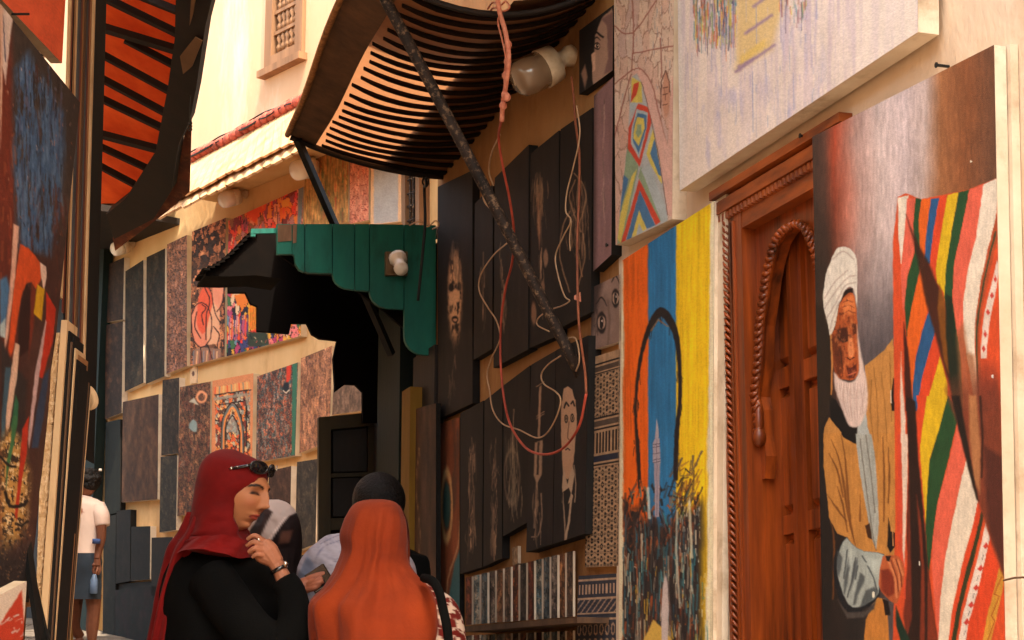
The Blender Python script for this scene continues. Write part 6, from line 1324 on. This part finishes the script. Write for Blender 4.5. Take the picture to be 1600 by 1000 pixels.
def skinlimb(name, chains, parent, sk=SK, mat='skin'):
    """hands and arms: tapered joined tubes, one mesh"""
    b = MB()
    for pts, rad in chains: limb(b, pts, rad, 10)
    key = 'skin_%d' % int(sk[0]*1000)
    if key not in M:
        c = [255*(v**(1/2.2)) for v in sk]; M[key] = surf(key, c, [v*.9 for v in c], nscale=30, bump=.1, bscale=300, rough=.5)
    o = mk(name, b.V, b.F, M[key], parent, True)
    m = o.modifiers.new('remesh', 'REMESH'); m.mode = 'VOXEL'; m.voxel_size = .0018; m.use_smooth_shade = True
    sm_ = o.modifiers.new('smooth', 'SMOOTH'); sm_.iterations = 2; sm_.factor = .5
    return o

# --- woman in a red headscarf and black robe (photo x 235-470)
YW = 5.9
pw_ = thing('person', 'woman in a red headscarf and black robe, sunglasses on her head, hand at her chest', 'person', (at(340, 900, YW)[0], YW, ground(YW)))
HC = at(379, 772, YW)                        # centre of the head
mpp = YW/2950.                               # metres per photo pixel there
fwd = np.array([.89, -.46, -.19]); upv = np.array([.10, 0, 1.])
ho, HL = head('head', HC+np.array([-.010, 0, .0]), None, upv, fwd, pw_, scale=1.0, nu=110, nv=96, capped=True)
ax_f = fwd/np.linalg.norm(fwd); ax_u = upv-ax_f*np.dot(upv, ax_f); ax_u /= np.linalg.norm(ax_u); ax_r = np.cross(ax_f, ax_u)
# scarf: hood following the skull, open at the face, and wrapping the neck
W = lambda x, y, dy=0.: at(x, y, YW+dy)
# scarf built from horizontal outlines (photo rows): left (back of head) and right (front) columns with depth
def scarfrings(rows, Y0, n=56):
    """rows: (y, xl, xr, depth halfwidth, centre dy, squareness)"""
    out = []
    for (y, xl, xr, hd, cdy, tilt) in rows:
        a = np.linspace(0, 2*math.pi, n, endpoint=False); xc = (xl+xr)/2; rx = (xr-xl)/2
        out.append(np.array([at(xc+rx*math.cos(t), y+tilt*math.cos(t), Y0+cdy+hd*math.sin(t)) for t in a]))
    return out
rows = [(706, 366, 384, .015, .02, 4), (710, 345, 402, .045, .02, 8), (720, 326, 415, .080, .01, 10), (736, 313, 419, .098, .01, 10), (756, 306, 414, .104, .01, 4), (780, 301, 398, .104, .02, -4), (806, 296, 392, .106, .02, -6), (828, 290, 390, .108, .02, -6), (846, 284, 396, .112, .02, 8), (862, 276, 404, .13, .02, 10), (872, 280, 392, .12, .04, 14)]
R1 = scarfrings(rows, YW)
# carve the face opening by pulling the front of the rings behind the face surface
def openface(Rg):
    out = []
    for ring in Rg:
        r = ring.copy()
        d = r-HC; fx = d@ax_f; rx = d@ax_r; uz = d@ax_u
        # opening ellipse in the face plane
        e = np.hypot(rx/.072, (uz+.042)/.086); inside = (fx > .0) & (e < 1.0)
        k = np.clip((1-e)/.25, 0, 1); push = np.where(inside, np.maximum(fx-.005, 0)*k, 0)
        r -= ax_f*push[:, None]; out.append(r)
    return out
def fold_red(u, v, V): return .024*(fbm(u*7-v*5, v*26+u*16, 14, 3)-.5)*np.clip(v*4-1.8, 0, 1.4)+.006*np.sin(v*60+u*14)*np.clip(v*5-3.2, 0, 1)+ .004*np.sin(u*40+v*9)*np.clip(v*3-1.4, 0, 1)+.006*(fbm(u*9, v*22-u*6, 4)-.5)*np.clip(v*2-.2, 0, 1)
so_ = loft('headscarf', openface(R1), M['scarf_red'], pw_, fold=fold_red)
# drape down the back and over the shoulder
def strip(name, top, bot, mat, parent, rows_=24, fold=.01, seed=1, thick=.0, mid=None, cols=None):
    """cloth sheet between two polylines of world points (same count), rippled"""
    T0 = cat(top, 6); B0 = cat(bot, 6); Mi = cat(mid, 6) if mid is not None else (T0+B0)/2
    V = []; n = len(T0)
    for j in range(rows_):
        v = j/(rows_-1); P = T0*(1-v)**2*1.0+Mi*0
        P = (1-v)*(1-v)*T0+2*v*(1-v)*(2*Mi-.5*T0-.5*B0)+v*v*B0
        u = np.linspace(0, 1, n); r = fold*(np.sin(u*26+seed+2*v)*.6+(fbm(u*10+seed, np.full(n, v*3.), seed)-.5)*1.6)
        V.append(P+np.array([.35, -1, .1])*r[:, None])
    V = np.concatenate(V); return gridmesh(name, V, n, rows_, mat, parent, cols, smooth=True)
tl = [(800, 296, 330, .05, .03, 0), (832, 282, 322, .07, .03, 0), (858, 268, 306, .08, .02, 6), (890, 258, 288, .07, .02, 6), (930, 247, 276, .06, .01, 4), (970, 239, 268, .055, .0, 2), (1020, 229, 260, .05, .0, 0), (1100, 212, 250, .05, .0, 0), (1250, 190, 240, .05, .0, 0)]
loft('scarf_tail', scarfrings(tl, YW), M['scarf_red'], pw_, fold=lambda u, v, V: .010*np.sin(u*38+v*3)+.008*(fbm(u*14, v*4, 3)-.5))
strip('scarf_wrap', [W(292, 846, -.06), W(320, 838, -.13), W(356, 836, -.15), W(390, 848, -.10), W(404, 858, -.0)],
      [W(274, 864, -.06), W(300, 858, -.15), W(336, 862, -.175), W(374, 872, -.15), W(398, 870, -.05)], M['scarf_red'], pw_, fold=.011, seed=9)
# robe: torso
rr = [(852, 300, 372, .06, .03, 0), (862, 276, 396, .10, .03, 0), (880, 262, 420, .14, .03, 0), (910, 250, 440, .17, .03, 0), (950, 246, 462, .19, .03, 0), (1000, 248, 468, .20, .03, 0), (1080, 250, 462, .21, .03, 0), (1400, 236, 470, .22, .03, 0), (1560, 226, 478, .23, .03, 0)]
loft('robe', scarfrings(rr, YW), M['black_cloth'], pw_, fold=lambda u, v, V: .012*(fbm(u*14, v*9, 4)-.5)+.01*np.sin(u*50)*np.clip(v*2-.8, 0, 1))
# sleeve: elbow at (468,960) up to wrist (432,884)
b = MB(); limb(b, [W(330, 905, -.10), W(390, 985, -.22), W(440, 1010, -.26)], [.075, .07, .06], 16); limb(b, [W(440, 1012, -.26), W(460, 975, -.25), W(456, 930, -.23), W(444, 908, -.22)], [.06, .052, .044, .040], 16)
o = b.build('sleeve', M['black_cloth'], pw_, True)
# hand and forearm
dy = -.22
chains = [([W(448, 915, dy), W(438, 893, dy), W(430, 878, dy)], [.026, .022, .023]),
          ([W(432, 880, dy), W(420, 862, dy), W(410, 850, dy)], [.024, .030, .026]), ([W(428, 876, dy), W(410, 866, dy), W(404, 856, dy)], [.022, .026, .022]),
          ([W(414, 848, dy), W(408, 843, dy-.012), W(397, 837, dy-.02), W(386, 843, dy-.012)], [.012, .0095, .0078, .006]),
          ([W(414, 854, dy-.01), W(407, 851, dy-.022), W(396, 847, dy-.03), W(385, 853, dy-.02)], [.012, .0095, .0078, .006]),
          ([W(415, 860, dy-.01), W(407, 859, dy-.024), W(397, 857, dy-.034), W(388, 863, dy-.026)], [.0115, .009, .0075, .006]),
          ([W(416, 866, dy-.01), W(409, 867, dy-.022), W(401, 866, dy-.032), W(394, 871, dy-.026)], [.0105, .0085, .007, .0055]),
          ([W(422, 868, dy), W(406, 866, dy+.01), W(396, 862, dy+.02), W(388, 862, dy+.02)], [.014, .012, .010, .008])]
skinlimb('hand', chains, pw_, sk=np.array(s2l((200, 132, 98))))
b = MB(); w0 = W(436, 890, dy); wd_ = W(430, 878, dy)-w0; wd_ /= np.linalg.norm(wd_); b.lathe(w0-wd_*.006, wd_, [(0, .0245), (.002, .027), (.010, .027), (.012, .0245)], 20); b.build('bracelet', M['shades'], pw_, True)
b = MB(); b.ball(W(446, 881, dy-.02), .0085, 10, 8); b.build('watch_face', M['metal'], pw_, True)
b = MB(); b.lathe(W(406, 843, dy-.012), (-.5, 0, -.3), [(0, .0115), (.001, .0125), (.004, .0125), (.005, .0115)], 12); b.build('ring', M['metal'], pw_, True)
# sunglasses on the head
sg = []
b = MB()
def gl(cx, cz, w_, h_):
    n = 14; pts = [HL(cx+w_*math.cos(t), .088-.35*abs(cx+w_*math.cos(t))+.0, .088+cz+h_*math.sin(t)*.9) for t in np.linspace(0, 2*math.pi, n, endpoint=False)]
    c0 = HL(cx, .100-.30*abs(cx), .092+cz); return [c0]+pts, [[0, 1+i, 1+(i+1) % n] for i in range(n)]
for cx in (-.034, .034):
    V, F = gl(cx, 0, .030, .020); V2 = [p-ax_f*.004-ax_u*.004 for p in V]; b.add(V, F); b.add(V2, F)
    b.tube(cat(V[1:]+[V[1]], 3), .0035, 6)
b.tube([HL(-.01, .098, .094), HL(0, .101, .098), HL(.01, .098, .094)], .004, 6)
for s in (-1, 1): b.tube(cat([HL(s*.064, .064, .088), HL(s*.082, .02, .070), HL(s*.086, -.04, .045), HL(s*.080, -.075, .020)], 4), .0055, 6)
b.build('sunglasses', M['shades'], pw_, True)
b = MB(); 
for s in (-1, 1): b.ball(HL(s*.088, .015, .068), .0055, 8, 6); b.ball(HL(s*.088, .035, .076), .003, 6, 5); b.ball(HL(s*.088, -.005, .060), .003, 6, 5)
b.tube([HL(-.060, .074, .108), HL(-.052, .082, .092)], .002, 5)
b.build('glasses_stud', M['metal'], pw_, True)

# --- woman in an orange headscarf seen from behind (photo x 480-730)
YO = 5.6
W = lambda x, y, dy=0.: at(x, y, YO+dy)
po = thing('person', 'woman seen from behind in a long burnt orange headscarf and red white patterned dress', 'person', (at(600, 900, YO)[0], YO, ground(YO)))
rows = [(780, 580, 598, .012, .02, 0), (782, 566, 611, .04, .02, 0), (787, 554, 621, .065, .02, 0), (797, 545, 629, .088, .02, 0), (814, 537, 635, .105, .02, 0), (836, 532, 637, .112, .02, 0), (860, 535, 636, .115, .02, 0), (882, 528, 639, .12, .02, 0), (900, 519, 652, .13, .02, 0), (918, 506, 670, .15, .02, 0), (936, 490, 683, .17, .02, 4), (952, 481, 690, .185, .02, 6), (980, 484, 694, .195, .02, 6), (1020, 492, 694, .20, .02, 4), (1090, 500, 690, .205, .02, 0)]
def fold_or(u, v, V):
    # folds fan out from the nape to both shoulders
    a = (u*2*math.pi); f = .026*(fbm(u*26+v*3, v*1.4, 31, 2)-.5)*np.clip(v*3-.5, 0, 1)*2+.008*np.sin(a*6+v*5+2*fbm(u*5,v*3,2))*np.clip(v*2.2-.5, 0, 1)+.013*(fbm(u*16+v*4, v*3, 8)-.5)*np.clip(v*2-.1, 0, 1)
    return f-.016*np.exp(-((u-.86+.16*v)/.025)**2)*np.clip(v*3-.6, 0, 1)-.014*np.exp(-((u-.72-.05*v)/.02)**2)*np.clip(v*3-.9, 0, 1)+.012*np.exp(-((u-.60-.1*v)/.03)**2)*np.clip(v*3-1, 0, 1)
loft('headscarf', scarfrings(rows, YO, 72), M['scarf_orange'], po, fold=fold_or)
# patterned dress
rows = [(905, 570, 650, .05, .05, 0), (912, 550, 684, .09, .05, 8), (926, 530, 708, .12, .05, 10), (950, 510, 720, .14, .05, 8), (990, 500, 728, .15, .04, 4), (1060, 500, 732, .18, .03, 0), (1400, 480, 740, .22, .03, 0), (1620, 470, 750, .25, .03, 0)]
Rg = scarfrings(rows, YO, 100)
P = np.stack(Rg); T_ = cat(P.reshape(len(P), -1), 30).reshape(-1, 100, 3); T_ = np.concatenate([T_, T_[:, :1]], 1); V = T_.reshape(-1, 3)
X, Y = toimg(V); n1 = fbm(V[:, 0]*26+40, V[:, 2]*26+V[:, 1]*20, 5, 2); n2 = fbm(V[:, 0]*40+80, V[:, 2]*40, 9, 2)
col = np.tile(s2l((112, 26, 18)), (len(V), 1)); mm = sm(.50, .53, n1)*sm(.60, .56, n1)+sm(.62, .64, n2); col = col*(1-np.clip(mm, 0, 1)[:, None])+np.array(s2l((226, 200, 180)))*np.clip(mm, 0, 1)[:, None]
M['print_cloth'] = attrmat('printed_cloth', rough=.85)
gridmesh('dress', V, 101, len(T_), M['print_cloth'], po, col, smooth=True)
b = MB(); b.tube(cat([W(662, 903, -.10), W(676, 908, -.16), W(686, 925, -.19), W(692, 950, -.20), (W(699, 985, -.20)), W(704, 1040, -.20)], 5), [.013]*26, 8); b.build('bag_strap', M['black_cloth'], po, True)

# --- dark-haired man behind her
pm = thing('person', 'dark haired man in the gloom behind the orange headscarf', 'person', (at(596, 900, 6.7)[0], 6.7, ground(6.7)))
hc = at(592, 796, 6.7); head('head', hc, None, (0, 0, 1), (.1, 1, 0), pm, sk=np.array(s2l((120, 76, 54))), nu=32, nv=28)
b = MB(); b.ball(hc+[0, -.01, .03], (.094, .112, .10), 24, 16); o = b.build('hair', M['hair'], pm, True)
def torso(par, cx, Y, ytop, w_, mat, yb=1500, d=.12):
    rows = [(ytop, cx-w_*.25, cx+w_*.25, .05, 0, 0), (ytop+14, cx-w_*.75, cx+w_*.75, d*.8, 0, 0), (ytop+40, cx-w_, cx+w_, d, 0, 0), (ytop+200, cx-w_*.9, cx+w_*.9, d, 0, 0), (yb, cx-w_*.85, cx+w_*.85, d*1.1, 0, 0)]
    return loft('robe', scarfrings(rows, Y), mat, par, fold=lambda u, v, V: .012*(fbm(u*12, v*9, 6)-.5))
torso(pm, 592, 6.7, 850, 80, M['black_cloth'])

# --- woman in a white and black scarf, dark skirted robe, behind the red scarf (photo x 390-470)
YM = 6.5
W = lambda x, y, dy=0.: at(x, y, YM+dy)
pg = thing('person', 'woman half hidden behind the red headscarf, in a white and black scarf', 'person', (at(430, 900, YM)[0], YM, ground(YM)))
rows = [(781, 412, 436, .02, 0, 0), (785, 400, 448, .05, 0, 0), (796, 392, 460, .08, 0, 0), (816, 388, 469, .10, 0, 0), (838, 386, 472, .11, 0, 0), (860, 384, 472, .11, 0, 0), (884, 380, 470, .12, 0, 0), (910, 372, 474, .13, 0, 0), (950, 366, 480, .15, 0, 0)]
P = np.stack(scarfrings(rows, YM, 90)); T_ = cat(P.reshape(len(P), -1), 12).reshape(-1, 90, 3); T_ = np.concatenate([T_, T_[:, :1]], 1); V = T_.reshape(-1, 3)
V[:, 1] += .012*(fbm(V[:, 0]*30, V[:, 2]*20, 3)-.5)*2
X, Y = toimg(V); A = Art(X, Y, (34, 22, 22)); 
A.poly([(380, 770), (470, 770), (466, 800), (452, 806), (440, 820), (420, 850), (400, 870), (380, 860)], (196, 176, 168), soft=1.5); A.poly([(404, 800), (412, 790), (426, 800), (418, 815), (406, 840), (396, 840)], (60, 44, 42), soft=2); A.poly([(386, 835), (410, 800), (414, 806), (392, 850)], (60, 56, 60), soft=1.5)
A.line([(446, 808), (428, 832), (416, 850)], 2, (226, 206, 196), soft=1); A.poly([(420, 850), (440, 850), (470, 820), (474, 900), (430, 900)], (30, 18, 18), soft=3); A.poly([(440, 830), (458, 828), (452, 848), (434, 850)], (90, 56, 44), soft=2.5)
M['scarf_print'] = attrmat('scarf_print', rough=.85)
gridmesh('headscarf', V, 91, len(T_), M['scarf_print'], pg, s2l(A.C)/.8, smooth=True)
torso(pg, 428, YM, 890, 62, M['black_cloth'])

# --- person in a white veil with a phone (photo x 460-640)
YV = 6.1
W = lambda x, y, dy=0.: at(x, y, YV+dy)
pv = thing('person', 'person under a pale grey white veil between the two headscarves, holding a phone', 'person', (at(550, 900, YV)[0], YV, ground(YV)))
rows = [(833, 528, 572, .03, .05, 0), (837, 510, 592, .06, .05, 0), (848, 494, 618, .09, .05, 0), (864, 476, 636, .12, .05, 0), (882, 466, 648, .14, .05, 0), (905, 463, 652, .15, .05, 0), (930, 470, 652, .16, .05, 0), (960, 486, 650, .16, .05, 0)]
P = np.stack(scarfrings(rows, YV, 90)); T_ = cat(P.reshape(len(P), -1), 12).reshape(-1, 90, 3); T_ = np.concatenate([T_, T_[:, :1]], 1); V = T_.reshape(-1, 3)
V[:, 1] += .02*(fbm(V[:, 0]*22+V[:, 2]*10, V[:, 2]*14, 5)-.5)*2
X, Y = toimg(V); A = Art(X, Y, (188, 180, 190)); n = fbm(X/9+Y/30, Y/7-X/22, 4, 4); A.mix(sm(.45, .7, n)*.5, (150, 146, 162)); A.poly([(462, 905), (480, 868), (490, 880), (484, 930), (468, 930)], (120, 126, 146), soft=3)
for l in ([(500, 850), (530, 836), (560, 834)], [(490, 890), (494, 870), (510, 852), (540, 842)], [(498, 900), (520, 880), (545, 862)]): A.line(l, 1, (130, 126, 146), soft=.8, smooth=4)
gridmesh('veil', V, 91, len(T_), M['scarf_print'], pv, s2l(A.C)/.95, smooth=True)
torso(pv, 560, YV+.08, 930, 74, M['black_cloth'])
dy = -.30
chains = [([W(440, 985, dy+.1), W(455, 948, dy+.03), W(466, 922, dy)], [.032, .026, .022]), ([W(464, 926, dy), W(474, 916, dy), W(482, 912, dy)], [.022, .026, .022]),
          ([W(474, 910, dy), W(488, 902, dy-.01), W(500, 898, dy-.01), (W(508, 896, dy-.01))], [.012, .010, .009, .007]), ([W(478, 914, dy-.01), W(492, 908, dy-.025), W(504, 902, dy-.025)], [.011, .010, .008]),
          ([W(480, 918, dy-.01), W(494, 913, dy-.03), W(505, 907, dy-.03)], [.011, .0095, .008]), ([W(478, 922, dy-.01), W(490, 919, dy-.03), W(500, 913, dy-.03)], [.010, .009, .007]), ([W(470, 916, dy), W(482, 904, dy+.02), W(496, 900, dy+.02)], [.013, .011, .008])]
skinlimb('hand', chains, pv, sk=np.array(s2l((176, 104, 74))))
ph = MB(); ph.bar(W(484, 914, dy-.012), W(514, 894, dy-.012), .075, .009, up=(-.25, -.8, .35)); o = ph.build('phone', M['shades']); tag(o, 'black phone held between the two headscarves', 'phone')
bv = o.modifiers.new('bevel', 'BEVEL'); bv.width = .003; bv.segments = 2

# --- child at the bend
YC = 13.6
W = lambda x, y, dy=0.: at(x, y, YC+dy)
gc = ground(YC)
pc = thing('person', 'child in a white printed T-shirt and denim shorts walking at the bend with a bottle', 'person', (at(135, 1000, YC)[0], YC, gc))
skc = np.array(s2l((120, 72, 50)))
head('head', W(133, 757), None, (0, 0, 1), (-.97, -.25, -.08), pc, sk=np.array(s2l((132, 80, 56))), scale=.86, eyes='open', nu=40, nv=34)
b = MB(); hc = W(138, 752, .01); r = random.Random(3)
b.ball(hc, (.082, .088, .085), 18, 12)
for k in range(70):
    a = r.uniform(-2.2, 2.2); c = r.uniform(-.5, 1.5); d = np.array([math.cos(a)*math.cos(c), math.sin(a)*math.cos(c), math.sin(c)]); b.ball(hc+d*.08, r.uniform(.014, .024), 6, 5)
b.build('hair', M['hair'], pc, True)
rows = [(774, 124, 142, .035, 0, 2), (779, 117, 154, .06, 0, 2), (787, 112, 160, .085, 0, 0), (800, 110, 161, .095, 0, 0), (820, 110, 157, .10, 0, 0), (845, 110, 156, .10, 0, 0), (864, 109, 158, .105, 0, 0)]
P = np.stack(scarfrings(rows, YC, 60)); T_ = cat(P.reshape(len(P), -1), 8).reshape(-1, 60, 3); T_ = np.concatenate([T_, T_[:, :1]], 1); V = T_.reshape(-1, 3)
X, Y = toimg(V); front = V[:, 1] < YC; A = Art(X, Y, (222, 200, 188)); fr_ = np.where(front, 1., 0.)
for q, cc in (([(118, 795), (126, 790), (130, 800), (122, 806)], (150, 84, 60)), ([(119, 806), (126, 808), (124, 820), (118, 816)], (70, 50, 46)), ([(116, 818), (124, 822), (120, 830), (115, 828)], (60, 60, 66)), ([(114, 826), (118, 832), (120, 834), (113, 830)], (170, 90, 60))): A.poly(q, cc, soft=1, clip=fr_)
gridmesh('t_shirt', V+np.array([1, .5, 0])*(.008*(fbm(V[:, 0]*30, V[:, 2]*24, 3)-.5))[:, None], 61, len(T_), M['scarf_print'], pc, s2l(A.C)/1.0, smooth=True)
b = MB(); limb(b, [W(152, 792, -.02), W(158, 806, -.05), W(160, 822, -.06)], [.06, .06, .052], 12); b.build('sleeve', M['tee'], pc, True)
dy = -.07
skinlimb('arm', [([W(158, 815, dy), W(158, 840, dy), W(154, 860, dy), W(152, 874, dy-.02)], [.040, .034, .028, .022]), ([W(152, 874, dy-.02), W(152, 884, dy-.02)], [.024, .026]),
                 ([W(150, 882, dy-.02), W(146, 890, dy-.03), W(147, 896, dy-.03)], [.012, .010, .008]), ([W(153, 885, dy-.02), W(151, 893, dy-.04), W(149, 898, dy-.04)], [.012, .010, .008]), ([W(156, 884, dy-.02), W(156, 892, dy-.03), W(153, 898, dy-.03)], [.012, .010, .008]), ([W(150, 878, dy-.02), W(145, 884, dy-.04)], [.012, .009])], pc, sk=skc)
rows = [(862, 108, 158, .10, 0, 0), (880, 107, 159, .11, 0, 0), (905, 106, 159, .11, 0, 0), (936, 107, 158, .115, 0, 0)]
loft('shorts', scarfrings(rows, YC), M['jeans'], pc, fold=lambda u, v, V: .012*(fbm(u*14, v*5, 4)-.5))
gz = W(140, 1008)[2]
fz = float(gc)+.02
def pz(x, y, dy=0.): return W(x, y, dy)
ft = np.array([W(144, 995)[0], YC, fz]); fl = np.array([W(116, 995)[0], YC+.2, ground(YC+.2)+.02])
skinlimb('legs', [([W(146, 930), W(146, 955), W(144, 980), ft+[0, 0, .05]], [.060, .048, .046, .032]), ([ft+[.02, 0, .03], ft+[-.05, -.03, .0], ft+[-.12, -.05, -.005]], [.03, .03, .022]),
                  ([W(118, 930, .06), W(117, 955, .1), W(116, 980, .16), fl+[0, 0, .05]], [.060, .048, .044, .032]), ([fl+[.02, 0, .03], fl+[-.05, -.03, .0], fl+[-.12, -.05, -.005]], [.03, .03, .022])], pc, sk=skc)
m_, n_, b_ = newmat('bottle_plastic'); b_.inputs['Base Color'].default_value = lin((120, 150, 190)); b_.inputs['Roughness'].default_value = .15; b_.inputs['Transmission Weight'].default_value = .4; M['bottle'] = m_
bt = thing('water_bottle', 'small blue labelled water bottle hanging from the child\'s hand', 'bottle', W(147, 925, -.12))
b0 = W(146, 928, -.12); axb = W(148, 892, -.12)-b0; L_ = np.linalg.norm(axb)
b = MB(); b.lathe(b0, axb, [(0, .02), (.005, .028), (L_*.6, .028), (L_*.8, .014), (L_*.86, .010)], 14); b.build('bottle_body', M['bottle'], bt, True)
b = MB(); b.lathe(b0+axb*.35, axb, [(0, .029), (L_*.2, .029)], 14); b.build('bottle_label', surf('bottle_label', (70, 96, 150), (60, 80, 130)), bt, True)
b = MB(); b.lathe(b0+axb*.86, axb, [(0, .012), (L_*.1, .012)], 10); b.build('bottle_cap', M['opal'], bt, True)
